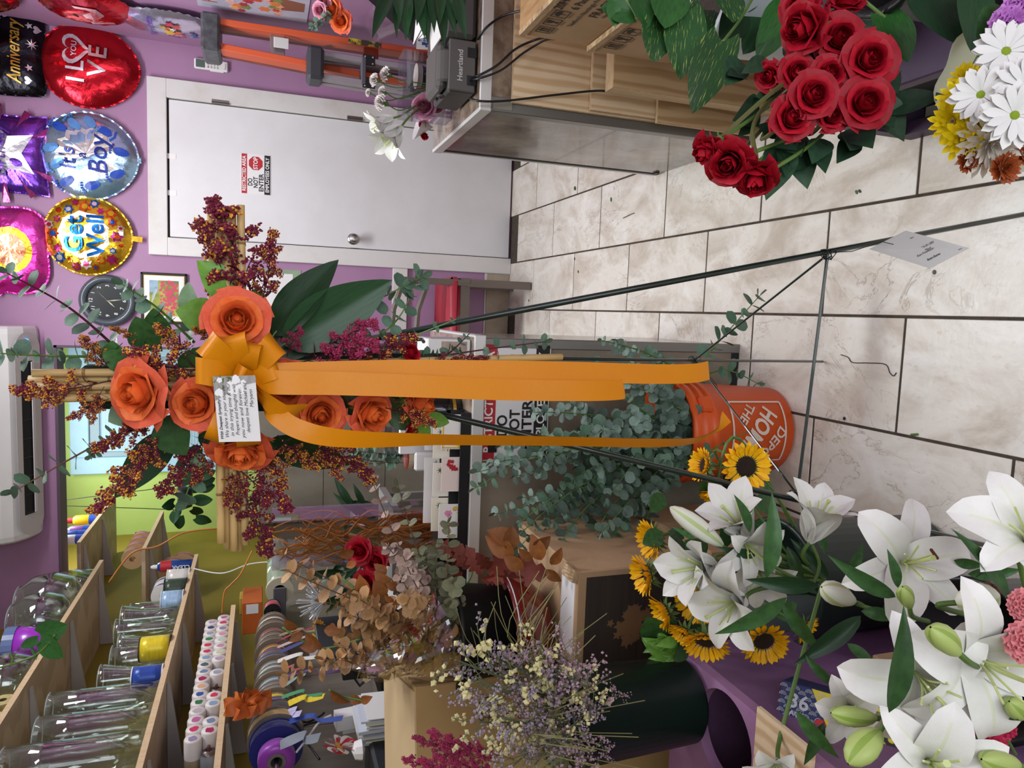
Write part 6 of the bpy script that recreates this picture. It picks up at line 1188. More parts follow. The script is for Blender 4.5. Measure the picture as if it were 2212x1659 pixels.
for k, (x, y) in enumerate(tips):
    far = x > 1270; t = at(x, y, Y=1.80+R(-.14, .10)-(.08 if far else 0)); b = ob+V((R(-.06, .06), R(-.06, .06), .2)); m_ = b.lerp(t, .55)+V((R(-.03, .03), R(-.03, .03), .08 if not far else .03))
    euc([b, m_, t], 13+int(R(0, 4)), R(.042, .052), R(.022, .032), 'grey green eucalyptus stem standing in the orange bucket', egr, 'grey' if k % 3 else 'green', stem_green, droop=.15, r=.003)
for pts, n, s0, s1, lb in (([(1500, 800), (1560, 730), (1640, 640)], 10, .045, .035, 'eucalyptus stem hanging over the easel brace towards the tiles'), ([(1500, 820), (1570, 800), (1640, 830)], 7, .05, .02, 'eucalyptus stem drooping over the bucket print'), ([(1470, 800), (1390, 760), (1300, 735)], 8, .03, .015, 'young eucalyptus tip against the counter trim'), ([(1480, 1000), (1560, 960), (1620, 930)], 5, .03, .012, 'small eucalyptus tip hanging over the bucket rim')):
    euc([at(x, y, Y=1.70-.03*i) for i, (x, y) in enumerate(pts)], n, s0, s1, lb, None, 'green', stem_green, r=.003)
# --- floor bucket with sunflowers
gb_ = mat('dark green bucket plastic', '#16241f', .4, col2='#1b2c26', scale=5)
def bucket(p, r0, r1, h_, label, m=gb_, name='flower_bucket', handle=False):
    o = thing(name, label, 'bucket', p); part('bucket_wall', MB().lathe([(0, 0), (r0-.012, 0), (r0, .012), (r1, h_-.01), (r1+.008, h_-.01), (r1+.008, h_), (r1-.004, h_), (r0-.006, .02), (0, .018)], 40).mesh('bucket_wall', m, smooth=True), o)
    if handle: part('handle', MB().tube([(r1*1.04*math.cos(a), r1*1.04*math.sin(a)*.35-.03, h_-.02+.05*math.sin(a)*0+.0) for a in [PI+PI*i/12 for i in range(13)]], .008, 8).mesh('handle', mat('green handle', '#2e5348', .4), smooth=True), o)
    return o
bucket((-.58, 1.30, .001), .125, .135, .42, 'tall dark green floor bucket under the lilies and sunflowers'); sb = V((-.58, 1.30, .30))
for x, y, D, r_, ax, el, lb in ((1612, 1008, 1.42, .054, (.1, .0, 1), 1.35, 'open sunflower with dark eye hanging before the orange bucket'), (1522, 1005, 1.46, .042, (-.9, -.2, .3), .9, 'sunflower turned to the eucalyptus, its petals seen from the side'), (1545, 1068, 1.45, .036, (-.3, .5, .2), .8, 'sunflower half hidden behind the easel leg'), (1412, 1165, 1.5, .05, (-.9, .1, .35), .95, 'upper sunflower facing the counter, beside the eucalyptus'), (1398, 1240, 1.48, .05, (-.95, .15, .3), .95, 'lower sunflower facing the counter above the printed carton'), (1438, 1320, 1.44, .045, (-.9, .35, .2), .85, 'sunflower in profile beside the printed carton'), (1505, 1300, 1.42, .05, (-.5, .3, .6), 1.2, 'sunflower behind the drooping lily petal'),
                                 (1525, 1385, 1.36, .05, (-.25, .6, .7), 1.1, 'ragged sunflower hanging over the purple bench edge'), (1480, 1365, 1.4, .036, (-.6, .5, .4), .9, 'small sunflower beside the ragged one'), (1650, 1385, 1.36, .05, (.0, .35, .95), 1.15, 'drooping sunflower with hollow dark eye over the purple bench'), (1735, 1355, 1.38, .036, (.7, .5, .3), .9, 'sunflower turned to the lily leaves at the right'), (1555, 1250, 1.44, .035, (-.3, .2, .9), 1.2, 'sunflower mostly hidden by white lilies')):
    sunflower(at(x, y, D=D), cdir(*ax), r_, lb, el, stem=sb+V((R(-.05, .05), R(-.05, .05), 0)))
sl_ = []
for k in range(34):
    x, y = R(1430, 1690), R(1050, 1390); D = R(1.46, 1.54); sl_.append((at(x, y, D=D), at(x+R(-45, 45), y+R(-45, 45), D=D-R(0, .05)), cdir(R(-.5, .5), R(-.5, .5), 1), R(.9, 1.3), SALAL['dark']))
vine('rough green sunflower leaves between the blooms', 'sunflower_foliage', 'foliage', sl_, base=sb)
fx_ = []
for k in range(26): a = at(R(1440, 1475), R(1375, 1425), D=1.46); fx_.append((a, a+V((R(-.03, .03), R(-.02, .02), R(.02, .06))), cdir(R(-.4, .4), R(-.4, .4), 1), 1.6, LANCE['bright']))
vine('small fluffy bright green tuft beside the corner of the purple bench', 'green_tuft', 'foliage', fx_, base=at(1500, 1400, D=1.46))
# --- white lilies
ls = V((-.50, .92, .25)); lq = lambda x, y, D: at(x, y, D=D)
for x, y, D, L, ax, kd, lb, an in (
    (1945, 1215, 1.0, .105, (-.12, -.25, 1), 'wide', 'wide open white lily beside the dark green floor bucket', 1), (2085, 1405, .82, .115, (.12, .15, 1), 'wide', 'largest white lily in the foreground', 0), (1975, 1450, .84, .105, (-.1, .1, 1), 'wide', 'open white lily behind the green bud and long leaf', 0), (2215, 1175, .86, .11, (-.4, -.5, .7), 'open', 'white lily cut by the right picture edge', 0),
    (1748, 1172, 1.18, .095, (.2, -.95, .35), 'trumpet', 'white lily trumpet at the foot of the easel leg', 0), (1612, 1160, 1.26, .10, (-.5, -.75, .5), 'trumpet', 'white lily trumpet standing before the easel leg', 0), (1600, 1165, 1.22, .075, (.2, .3, .9), 'open', 'crumpled white lily in the middle of the lily stems', 0), (1548, 1222, 1.24, .10, (-.9, .0, .5), 'trumpet', 'white lily trumpet pointing at the eucalyptus', 0),
    (1610, 1290, 1.2, .095, (-.8, .2, .5), 'open', 'white lily with a long drooping petal over the sunflowers', 0), (1640, 1225, 1.26, .07, (-.3, .3, .8), 'open', 'half hidden white lily between the lily stems', 0), (2000, 1640, .80, .10, (-.25, -.3, 1), 'open', 'white lily at the lower picture edge with brown pollen specks', 0), (1835, 1525, .92, .066, (-.35, -.1, .9), 'open', 'white lily behind the two green buds', 0), (1680, 1640, 1.15, .06, (-.3, .2, .6), 'open', 'small white lily lying on the plywood patch', 0)):
    lily(lq(x, y, D), cdir(*ax), L*(1.15 if x < 1780 else 1), lb, kd, stem=lq(1780, 1250, 1.25) if x < 1780 else lq(x+60, 1480, D+.12), anthers=an)
for bx, by, tx, ty, D, r_, kd, lb in ((1560, 1178, 1447, 1095, 1.22, .022, 'white', 'long closed white lily bud pointing at the counter'), (1845, 1300, 1775, 1268, 1.05, .023, 'white', 'plump white lily bud with green ribs above the long leaf'), (1965, 1312, 1950, 1268, .92, .014, 'green', 'small green lily bud under the wide open lily'), (2070, 1410, 2010, 1355, .74, .018, 'green', 'green lily bud lying before the largest lily'), (1892, 1552, 1795, 1540, .84, .016, 'green', 'slim green lily bud pointing at the striped box'), (1900, 1580, 1832, 1650, .80, .022, 'green', 'plump green lily bud at the lower picture edge'), (2200, 1655, 2120, 1640, .76, .018, 'green', 'green lily bud in the lower right corner'), (2065, 1302, 2160, 1285, .88, .028, 'white', 'opening lily bud beside the pink carnations'), (2212, 1545, 2180, 1515, .8, .016, 'green', 'pale lily bud beside the hot pink carnations')):
    lilybud(lq(bx, by, D), lq(tx, ty, D-.02), r_, lb, kd, stem=lq(bx+40, by+30, D+.05))
ob2 = lq(2150, 1285, .87); mb = thing('lily_stamen_bunch', 'dark brown stamens showing in the opening lily bud', 'stamens', ob2, mesh=MB().box((0, 0, 0), (.022, .01, .008), b=.002).box((.006, .004, .005), (.018, .006, .005), Matrix.Rotation(.5, 3, 'Z'), b=.001).mesh('lily_stamen_bunch', anth))
ll_ = []
for bx, by, tx, ty, D, w_ in ((1655, 1250, 1690, 1075, 1.15, .9), (1620, 1150, 1605, 1075, 1.16, 1.1), (1790, 1250, 1715, 1170, 1.2, 1.1), (1770, 1265, 1625, 1265, 1.14, 1.0), (1700, 1290, 1565, 1390, 1.1, 1.0), (1690, 1300, 1770, 1420, 1.12, 1.0), (1860, 1330, 1735, 1440, .98, .9), (1860, 1340, 1800, 1390, 1.0, 1.0), (1935, 1290, 1810, 1230, .92, .8), (1940, 1270, 1930, 1195, .93, 1.1), (1920, 1540, 1985, 1340, .76, .9), (2180, 1300, 2100, 1140, .82, 1.0), (2060, 1210, 2130, 1230, .95, 1.6), (1960, 1180, 2010, 1100, 1.05, 1.0), (2150, 1180, 2130, 1250, .9, 1.1), (1740, 1415, 1820, 1510, .95, .8), (1720, 1535, 1810, 1655, .9, 1.0), (1830, 1390, 1900, 1440, .95, 1.3), (1975, 1560, 2060, 1640, .86, 1.1), (2160, 1520, 2212, 1570, .82, 1.4), (1860, 1320, 1950, 1335, 1.0, 1.4), (1990, 1300, 2050, 1270, 1.0, 1.2), (1640, 1200, 1560, 1190, 1.2, .8), (1500, 1165, 1460, 1140, 1.2, .8), (2090, 1240, 2212, 1240, 1.0, 1.2), (1880, 1420, 1850, 1480, .95, 1.3), (1990, 1500, 1890, 1490, .95, 1.0), (2100, 1560, 2180, 1620, .88, 1.2), (1760, 1120, 1790, 1200, 1.25, 1.2), (1700, 1180, 1740, 1270, 1.25, 1.1), (2060, 1600, 2130, 1600, .85, 1.2), (1830, 1250, 1870, 1180, 1.06, 1.2), (1900, 1330, 1985, 1260, 1.0, 1.0), (1780, 1560, 1740, 1660, .9, 1.0)):
    ll_.append((lq(bx, by, D), lq(tx, ty, D-R(0, .04)), cdir(R(-.5, .5), R(-.5, .5), 1), w_, LANCE['green' if R(0, 1) < .6 else 'dark']))
vine('long glossy lily leaves and stems in the left foreground', 'lily_foliage', 'foliage', ll_, [[lq(1640, 1200, 1.2), lq(1700, 1240, 1.2), lq(1780, 1270, 1.2)], [lq(1555, 1175, 1.22), lq(1640, 1225, 1.22), lq(1740, 1255, 1.2)], [lq(1750, 1170, 1.18), lq(1770, 1220, 1.18), lq(1755, 1265, 1.18)], [lq(1850, 1305, 1.04), lq(1920, 1325, 1.0), lq(2000, 1340, 1.0)], [lq(1990, 1500, .9), lq(1980, 1540, .9), lq(1900, 1550, .86)]], base=ls)
bucket((-.56, .86, .001), .11, .13, .36, 'dark bucket on the floor under the foreground lilies', mat('black bucket plastic', '#141416', .4))
for x, y, D, r_, m, lb in ((2222, 1310, .78, .02, 'coral', 'coral pink carnation at the right picture edge'), (2225, 1390, .76, .024, 'coral', 'pale pink carnation just below the coral one'), (2150, 1610, .86, .014, 'hot', 'hot pink carnation bud among the lily leaves'), (2165, 1570, .9, .016, 'hot', 'hot pink carnation beside the lower lily bud'), (2100, 1600, .9, .012, 'hot', 'small hot pink carnation behind the lily leaves')):
    carnation(lq(x, y, D), cdir(-.4, -.2, .8), r_, mat('coral carnation petal', '#e58a8e', .5) if m == 'coral' else mat('hot pink carnation petal', '#c22a52', .5), lb, 'pink carnations at the right edge', stem=lq(x+30, y+60, D+.1))
# --- purple flower bench
pb = thing('flower_bench', 'purple painted wooden flower bench with round bucket holes', 'bench', (-1.55, .55, 0)); BW, BL, BH = .86, .72, .69
def holed(cx_, cy_, r_, x0, x1, y0, y1, z0, z1):
    mb = MB(); n = 40; ring = [(cx_+r_*math.cos(2*PI*i/n), cy_+r_*math.sin(2*PI*i/n)) for i in range(n)]; out = []
    for i in range(n):
        a = 2*PI*i/n; c, s_ = math.cos(a), math.sin(a); t = min([((x1 if c > 0 else x0)-cx_)/c if abs(c) > 1e-9 else 9, ((y1 if s_ > 0 else y0)-cy_)/s_ if abs(s_) > 1e-9 else 9]); out.append((cx_+c*t, cy_+s_*t))
    for cxx, cyy in ((x0, y0), (x1, y0), (x1, y1), (x0, y1)):
        k = min(range(n), key=lambda i: (out[i][0]-cxx)**2+(out[i][1]-cyy)**2); out[k] = (cxx, cyy)
    for z in (z0, z1): mb.v += [(x, y, z) for x, y in ring]+[(x, y, z) for x, y in out]
    for i in range(n):
        j = (i+1) % n; mb.f += [(i, j, n+j, n+i), (2*n+i, 3*n+i, 3*n+j, 2*n+j), (i, 2*n+i, 2*n+j, j), (n+i, n+j, 3*n+j, 3*n+i)]
    mb.m = [0]*len(mb.f); return mb
hp = at(1562, 1590, Z=BH)-V((-1.55, .55, 0))
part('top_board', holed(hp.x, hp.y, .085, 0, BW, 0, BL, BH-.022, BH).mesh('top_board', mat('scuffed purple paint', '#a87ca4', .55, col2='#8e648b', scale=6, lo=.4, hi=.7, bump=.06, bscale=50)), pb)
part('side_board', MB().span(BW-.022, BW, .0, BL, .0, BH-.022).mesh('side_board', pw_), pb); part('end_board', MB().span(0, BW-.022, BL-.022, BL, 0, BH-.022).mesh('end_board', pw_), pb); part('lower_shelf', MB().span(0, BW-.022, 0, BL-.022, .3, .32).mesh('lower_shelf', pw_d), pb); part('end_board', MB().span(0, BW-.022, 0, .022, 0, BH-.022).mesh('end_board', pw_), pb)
pq = at(1700, 1650, Z=BH+.001)-V((-1.55, .55, 0)); part('plywood_patch', MB().span(pq.x-.07, pq.x+.06, pq.y-.06, pq.y+.075, BH, BH+.008).mesh('plywood_patch', ply), pb)
# --- green can with statice
cp_ = at(1535, 1530, Z=BH+.002); cc = V((cp_.x-.02, cp_.y+.075, BH+.002)); bucket(cc, .083, .092, .30, 'dark green vase full of statice on the purple bench', gb_, 'flower_can', True)
random.seed(21)
st_pink = mat('dusty pink statice', '#a88a96', .7, rnd=.2); st_yel = mat('pale yellow statice', '#c9c08c', .7, rnd=.15); st_lil = mat('grey lilac statice', '#968896', .7, rnd=.2); wiry = mat('wiry green stalk', '#5d6448', .7)
def statice_mesh(seed, n_br, fl, m, size=.022):
    random.seed(seed); s_ = MB(); f_ = MB(); main = bez([(0, 0, 0), (R(-.04, .04), R(-.04, .04), .5), (R(-.1, .1), R(-.1, .1), 1)], 6); s_.tube(main, .006, 3)
    for b in range(n_br):
        t = .5+.5*b/n_br; p = main[int(t*12)]; d = V((R(-1, 1), R(-1, 1), R(.2, 1))).normalized()*R(.12, .26); s_.tube([p, p+d*.6+V((0, 0, .03)), p+d], .003, 3)
        for k in range(fl): q = p+d*R(.55, 1.1)+V((R(-1, 1), R(-1, 1), R(-1, 1)))*.03; blob(f_, q, size*R(.5, 1), 0)
    return s_.mesh('stalk', wiry), f_.mesh('florets', m)
STA = [statice_mesh(70+i, 12, 9, m, sz) for i, (m, sz) in enumerate(((st_pink, .016), (st_yel, .02), (st_lil, .013)))]; random.seed(23)
for k in range(40):
    x = R(1000, 1260) if k % 4 else R(1190, 1335); y = R(1395, 1655); kd = 1 if (k % 6 == 1) else (2 if x < 1080 or k % 5 == 0 else 0); t = at(x, y, D=R(1.22, 1.36)); b = cc+V((R(-.05, .05), R(-.05, .05), .2))
    o = thing('statice_spray', ('dusty pink', 'pale yellow', 'grey lilac')[kd]+' statice spray in the dark green vase', 'statice', aim(b, t-b, R(0, 6)), ('pink', 'yellow', 'lilac')[kd]+' statice sprays'); L = (t-b).length; D_ = Matrix.Diagonal((L, L, L, 1)); part('stalk', STA[kd][0], o, D_); part('florets', STA[kd][1], o, D_, kind='stuff')
gm = MB()
for k in range(150):
    a = R(0, 6.28); p = cc+V((.07*math.cos(a), .07*math.sin(a), .28)); d = V((math.cos(a)*R(.3, 1), math.sin(a)*R(.3, 1), R(.3, 1.2))); L = R(.08, .22); gm.tube(bez([p, p+d*L*.6, p+d*L+V((math.cos(a)*.05, math.sin(a)*.05, -R(.0, .14)))], 4), .0009, 3)
thing('grass_tuft', 'thin dry green grass spilling over the dark green vase', 'grass', None, mesh=gm.mesh('grass_tuft', mat('dry bear grass', '#7d7c4c', .6)), kind='stuff')
# --- printed carton, bowl, black bucket with dried eucalyptus
pcx = thing('printed_carton', 'dark wood print carton with a flower drawing, standing on a plain carton', 'carton', (-.86, 1.50, .45)); 
part('body', MB().span(0, .262, 0, .42, 0, .368, b=.003).mesh('body', kraft), pcx)
wpr = mat('dark plank print', '#2e2521', .75, col2='#3c312a', scale=5, stretch=(.4, 1, 14)); part('plank_print', MB().span(.004, .246, -.0012, 0, .0, .345).mesh('plank_print', wpr), pcx)
fl_ = mat('brown flower print', '#7a5a3c', .75); mb = MB()
for k in range(70): a = R(0, 6.28); r_ = R(.004, .05); x, y = .12+r_*math.cos(a), .22+r_*math.sin(a)*1.25; mb.prism(star(x, y, R(.008, .018), 5, R(.3, .6), R(0, 6)), .0012, .0016+k*2e-6, fr((0, 0, 0), (1, 0, 0), (0, 0, 1), (0, -1, 0)))
part('flower_print', mb.mesh('flower_print', fl_), pcx, kind='stuff'); part('label', MB().span(.05, .235, .012, .09, .368, .3695).mesh('label', paperw), pcx); part('torn_flap', MB().box((.25, .03, .374), (.03, .06, .012), Matrix.Rotation(.2, 3, 'Y')).mesh('torn_flap', kraft_e), pcx)
thing('support_carton', 'plain brown carton on the floor under the wood print carton', 'carton', (-.88, 1.51, .001), mesh=MB().span(0, .30, 0, .42, 0, .447, b=.003).mesh('support_carton', kraft))
bw_ = thing('planter_bowl', 'glossy maroon planter bowl under the black bucket', 'planter', (-.80, 1.68, .822)); part('bowl_wall', MB().lathe([(0, 0), (.06, 0), (.085, .012), (.125, .055), (.14, .10), (.143, .125), (.137, .126), (.11, .06), (.05, .02)], 40).mesh('bowl_wall', mat('maroon glaze', '#5e1812', .14, coat=.5, col2='#6c2016', scale=4), smooth=True), bw_); part('white_line', MB().lathe([(.1437, .116), (.1437, .119)], 40).mesh('white_line', white_ink), bw_)
bb_ = V((-.80, 1.68, .875)); bucket(bb_, .10, .125, .205, 'matt black bucket of dried eucalyptus in the maroon bowl', mat('matt black plastic', '#101113', .5))
random.seed(9)
base_ = bb_+V((0, 0, .12))
def dry(tip, kd, lb, gr, n=14, s0=.036, s1=.026, DD=1.72): 
    t = at(tip[0], tip[1], D=DD+R(-.12, .08)); b = base_+V((R(-.06, .06), R(-.05, .05), 0)); euc([b, b.lerp(t, .5)+V((R(-.02, .02), R(-.03, .03), .04)), t], n, s0, s1, lb, gr, kd, stem_brown, r=.0026)
for tip in ((612, 1198), (625, 1235), (700, 1300), (760, 1330), (615, 1455), (700, 1425), (740, 1400), (720, 1360), (800, 1400), (780, 1440), (850, 1350), (840, 1300), (880, 1420), (770, 1290), (820, 1440), (860, 1390), (920, 1400), (830, 1340), (800, 1360), (900, 1350), (880, 1300), (930, 1430)): dry(tip, 'dry', 'tan dried eucalyptus stem in the black bucket', 'tan dried eucalyptus stems', 16, .04, .03)
for tip in ((800, 1030), (835, 1180), (870, 1200), (820, 1230), (900, 1240), (880, 1270), (860, 1240)): dry(tip, 'mauve', 'mauve dried eucalyptus stem in the black bucket', 'mauve dried eucalyptus stems', 15, .03, .022)
for tip in ((860, 1050), (970, 1130), (940, 1180), (960, 1230), (920, 1200), (950, 1280), (980, 1260), (970, 1310), (990, 1290), (940, 1250)): dry(tip, 'olive', 'dark olive dried eucalyptus stem in the black bucket', 'olive dried eucalyptus stems', 13, .036, .026)
OAK = leaf_mesh('leaf', mat('rust autumn leaf', '#66241a', .6, rnd=.35, col2='#7c3222', scale=5), 1, .36, shape=lambda t: (math.sin(PI*t**.8) if 0 < t < 1 else 0)*(.75+.25*math.sin(t*26)), fold=.15, bend=.2, nu=18, nv=4)
BEE = leaf_mesh('leaf', mat('orange beech leaf', '#78421e', .6, rnd=.35, col2='#8e5622', scale=4), 1, .32, shape=lambda t: math.sin(PI*t**.85)**.9 if 0 < t < 1 else 0, fold=.25, bend=.25, nu=10, nv=4)
def branch(pts, leaves, me, label, D, group=None):
    c = [at(x, y, D=D) for x, y in pts]; lv = [(at(bx, by, D=D), at(tx, ty, D=D-R(0, .03)), cdir(R(-.5, .5), R(-.5, .5), 1), R(.9, 1.1), me) for bx, by, tx, ty in leaves]; vine(label, 'autumn_branch', 'branch', lv, [c], group, base=c[0])
branch([(780, 1380), (690, 1400), (610, 1355)], [(640, 1360, 615, 1345), (655, 1368, 625, 1385), (660, 1370, 690, 1405), (690, 1395, 650, 1400), (700, 1360, 735, 1365)], BEE, 'branch of orange beech leaves before the ribbon rolls', 1.75, 'autumn leaf branches')
branch([(710, 1490), (745, 1505), (795, 1515)], [(712, 1492, 748, 1525), (755, 1505, 782, 1520), (778, 1515, 800, 1508)], BEE, 'small twig with three brown leaves over the black machine', 1.7, 'autumn leaf branches')
branch([(830, 1330), (790, 1290), (740, 1250)], [(765, 1190, 728, 1205), (790, 1285, 775, 1250), (800, 1300, 785, 1270), (830, 1290, 810, 1262), (840, 1270, 812, 1240), (850, 1300, 830, 1290), (835, 1240, 810, 1220), (870, 1290, 850, 1310), (770, 1215, 745, 1225), (860, 1270, 835, 1262)], BEE, 'golden brown leaves in the middle of the dried bouquet', 1.66, 'autumn leaf branches')
branch([(1010, 1260), (1020, 1230), (1000, 1180)], [(990, 1200, 930, 1170), (1000, 1220, 950, 1190), (1010, 1230, 985, 1170), (1040, 1240, 1010, 1180), (1060, 1230, 1030, 1200), (1050, 1250, 1110, 1235), (1060, 1240, 1100, 1195), (1040, 1250, 1085, 1255), (1000, 1240, 960, 1235), (1090, 1230, 1190, 1240), (1070, 1250, 1140, 1260), (1020, 1215, 1060, 1210)], OAK, 'dark red oak leaves between the black bucket and the counter', 1.82, 'autumn leaf branches')
branch([(1110, 1230), (1085, 1200), (1060, 1160)], [(1150, 1190, 1190, 1165), (1170, 1210, 1150, 1160), (1190, 1220, 1215, 1190), (1110, 1200, 1050, 1165), (1100, 1190, 1110, 1140), (1110, 1170, 1060, 1145), (1130, 1230, 1090, 1205), (1180, 1230, 1210, 1260), (1150, 1210, 1120, 1190)], BEE, 'copper brown leaves hanging below the counter edge', 1.74, 'autumn leaf branches')
for x, y, lb in ((775, 1190, 'dark red cloth rose behind the curled golden leaf'), (810, 1215, 'dark red cloth rose below the first one'), (790, 1260, 'dark red cloth rose over the tan eucalyptus')): rose(at(x, y, D=1.9), cdir(-.2, -.1, 1), .036, lb, 'red', 'cloth roses in the dried bouquet', 1.1, stem=base_)
# cellophane sleeve
film = clear('cellophane sleeve film', '#efece6', .04, .2); P = lambda x, y, D: at(x, y, D=D); cs = thing('cellophane_sleeve', 'crumpled clear cellophane sleeve lying over the dried eucalyptus', 'cellophane', (0, 0, 0))
rows = [[(940, 1275, 1.66), (965, 1330, 1.58), (985, 1390, 1.56), (990, 1440, 1.58)], [(900, 1330, 1.64), (915, 1370, 1.54), (935, 1420, 1.54), (930, 1460, 1.58)], [(850, 1370, 1.64), (865, 1410, 1.53), (880, 1440, 1.55), (860, 1465, 1.6)], [(790, 1410, 1.66), (810, 1430, 1.56), (830, 1450, 1.56), (810, 1472, 1.62)], [(700, 1430, 1.70), (730, 1440, 1.6), (770, 1455, 1.58), (790, 1475, 1.64)]]
def cf(u, v):
    i = min(int(u*4), 3); j = min(int(v*3), 2); fu, fv = u*4-i, v*3-j; q = [P(*rows[a][b]) for a, b in ((i, j), (i+1, j), (i, j+1), (i+1, j+1))]; p = q[0].lerp(q[1], fu).lerp(q[2].lerp(q[3], fu), fv); return p-FW*(.007*math.sin(u*17+v*9)+.006*math.sin(v*13-u*9))
part('film', MB().grid(cf, 28, 18).mesh('film', film, smooth=False), cs)
# --- kraft box with stamp
vz = thing('kraft_box', 'plain tall kraft box with a round stamp beside the dried eucalyptus', 'box', fr((-.885, 1.60, .45), (.97, .22, 0), (-.22, .97, 0), (0, 0, 1))); kb = mat('light kraft board', '#b0905f', .75, col2='#a58654', scale=4)
vb_ = part('body', MB().span(-.40, 0, 0, .30, 0, .73, b=.003).mesh('body', kb), vz); part('lid_flap', MB().box((-.20, .13, .745), (.38, .26, .004), Matrix.Rotation(.12, 3, 'X')).mesh('lid_flap', mat('pale kraft flap', '#cdb288', .75)), vz)
F = lambda x, z: fr((x, -.001, z), (1, 0, 0), (0, 0, 1), (0, -1, 0)); mb = MB()
for r_ in (.03, .018): mb.tube([(r_*math.cos(a), r_*math.sin(a), 0) for a in [i*PI/16 for i in range(33)]], .0011, 4)
for k in range(10): a = k*.628; mb.tube([(.018*math.cos(a), .018*math.sin(a), 0), (.03*math.cos(a), .03*math.sin(a), 0)], .0008, 4)
part('round_stamp', mb.mesh('round_stamp', inkb), vb_, F(-.075, .55)); text('VIZ', .02, inkb, vb_, F(-.075, .55) @ rot(.5), bold=.02); text('ITEM NO.', .016, inkb, vb_, F(-.10, .495)); text('CODE', .016, inkb, vb_, F(-.085, .47))
thing('support_carton', 'brown carton on the floor under the tall kraft box', 'carton', (-1.30, 1.56, .001), mesh=MB().span(0, .36, 0, .36, 0, .446, b=.003).mesh('support_carton', kraft))
for k, (x, y) in enumerate(((885, 1640), (905, 1600), (935, 1590), (965, 1610), (990, 1600), (950, 1640), (915, 1650), (985, 1645))): solidago(at(x+120, y+40, D=1.35), at(x, y, D=1.33), 'crimson solidago plume before the kraft box at the lower edge', 3, .55, True, 'crimson plumes at the lower edge', 3, 'solidago_plume')
# striped box and tray under the lilies
p1, p2, p3 = at(1690, 1468, D=1.30), at(1960, 1545, D=1.20), at(1692, 1562, D=1.28); ex = (p2-p1).normalized(); ey = (p3-p1); tpd = ey.length; ey = (ey-ex*ey.dot(ex)).normalized(); ez = ex.cross(ey); ez = ez if ez.dot(FW) < 0 else -ez; L_ = (p2-p1).length
tp = thing('striped_box', 'navy and yellow printed multipack box under the foreground lilies', 'box', fr(p1, ex, ey, ez))
part('body', MB().span(0, L_, 0, tpd, -.12, 0, b=.002).mesh('body', mat('navy seigaiha print', '#25305e', .45)), tp); part('yellow_print', MB().prism([(.05, 0.001), (L_, .001), (L_, tpd-.001), (.09, tpd-.001)], 0, .0012).mesh('yellow_print', mat('yellow print', '#d8c22a', .45)), tp)
mb = MB()
for i in range(5):
    for j in range(7):
        for r_ in (.006, .004, .002): mb.tube([(.004+j*.0105+r_*math.cos(a), .01+i*.014+(.006 if j % 2 else 0)-r_*math.sin(a), .0016) for a in [PI*q/6 for q in range(7)]], .0004, 3)
part('wave_print', mb.mesh('wave_print', mat('white print', '#cfd0d8', .5)), tp, kind='stuff'); fl = rot(PI, 'X') if (fr(p1, ex, ey, ez).to_3x3().determinant() < 0) else Matrix.Identity(4)
o_ = Matrix(((1, 0, 0, 0), (0, -1, 0, 0), (0, 0, 1, 0), (0, 0, 0, 1)))
text('36', .034, mat('silver print', '#b8bac4', .4), tp, tr(.032, .03, .003) @ o_, bold=.02); text('PACK', .012, mat('silver print', '#b8bac4', .4), tp, tr(.028, .05, .003) @ o_, bold=.02)
text('Jadda', .05, ink, tp, tr(.16, .04, .003) @ o_, bold=.02); part('red_seal', MB().prism(ell(.07, .06, .01, .014), .0016, .002).mesh('red_seal', red_ink), tp)
lo_ = min((p1+ez*-.12).z, (p2+ez*-.12).z, (p3+ez*-.12).z, (p2+ey*tpd-ez*.12).z); mid = p1+ex*L_*.5+ey*tpd*.5-ez*.06
thing('support_carton', 'small open brown carton on the floor under the striped box', 'carton', (mid.x, mid.y, .001), mesh=MB().span(-.07, .07, -.06, .06, 0, max(.1, lo_-.004), b=.003).mesh('support_carton', kraft))
# ================================================================ shelves along the left wall, the ribbon rack and the work table
def sy(yi, X, Z):
    """the depth at which a point of side X and height Z shows at picture row yi"""
    lo, hi = -400, 2600
    for _ in range(40):
        m_ = (lo+hi)/2
        if at(m_, yi, X=X).z > Z: lo = m_
        else: hi = m_
    return at(lo, yi, X=X).y
shelf_w = mat('birch shelf board', '#c0aa90', .55, col2='#ad967b', scale=4, wave=7, stretch=(.3, 1, 1)); brk = mat('pale grey shelf bracket', '#aaa49e', .5)
def shelf(z, y0, y1, label, ys, xf=-1.42, bh_=.055):
    o = thing('wall_shelf', label, 'shelf', (XL+.001, y0, z)); w_ = xf-XL-.001
    part('board', MB().span(0, w_, 0, y1-y0, -.02, 0).mesh('board', shelf_w), o); part('front_edge', MB().span(w_, w_+.0015, 0, y1-y0, -.02, 0).mesh('front_edge', ply_e), o)
    for y in ys: part('bracket', MB().prism([(.002, -.021), (w_*.92, -.021), (w_*.92, -.03), (.012, -bh_-.03), (.002, -bh_-.03)], -.008, .008, fr((0, y-y0, 0), (1, 0, 0), (0, 0, 1), (0, -1, 0))).mesh('bracket', brk), o)
    return o
Z1, Z2, Z3 = 2.361, 1.884, 1.660
shelf(Z1, .9, 4.33, 'upper plywood wall shelf carrying glass fishbowls', (1.9, 2.45, 3.0, 3.6, 4.2)); shelf(Z2, .9, 4.32, 'middle plywood wall shelf carrying clear vases and ribbon spools', (1.9, 2.4, 2.9, 3.45, 4.1)); shelf(Z3, .9, 3.53, 'lower plywood wall shelf carrying spray paint cans', (2.0, 2.55, 3.0, 3.42), bh_=.05)
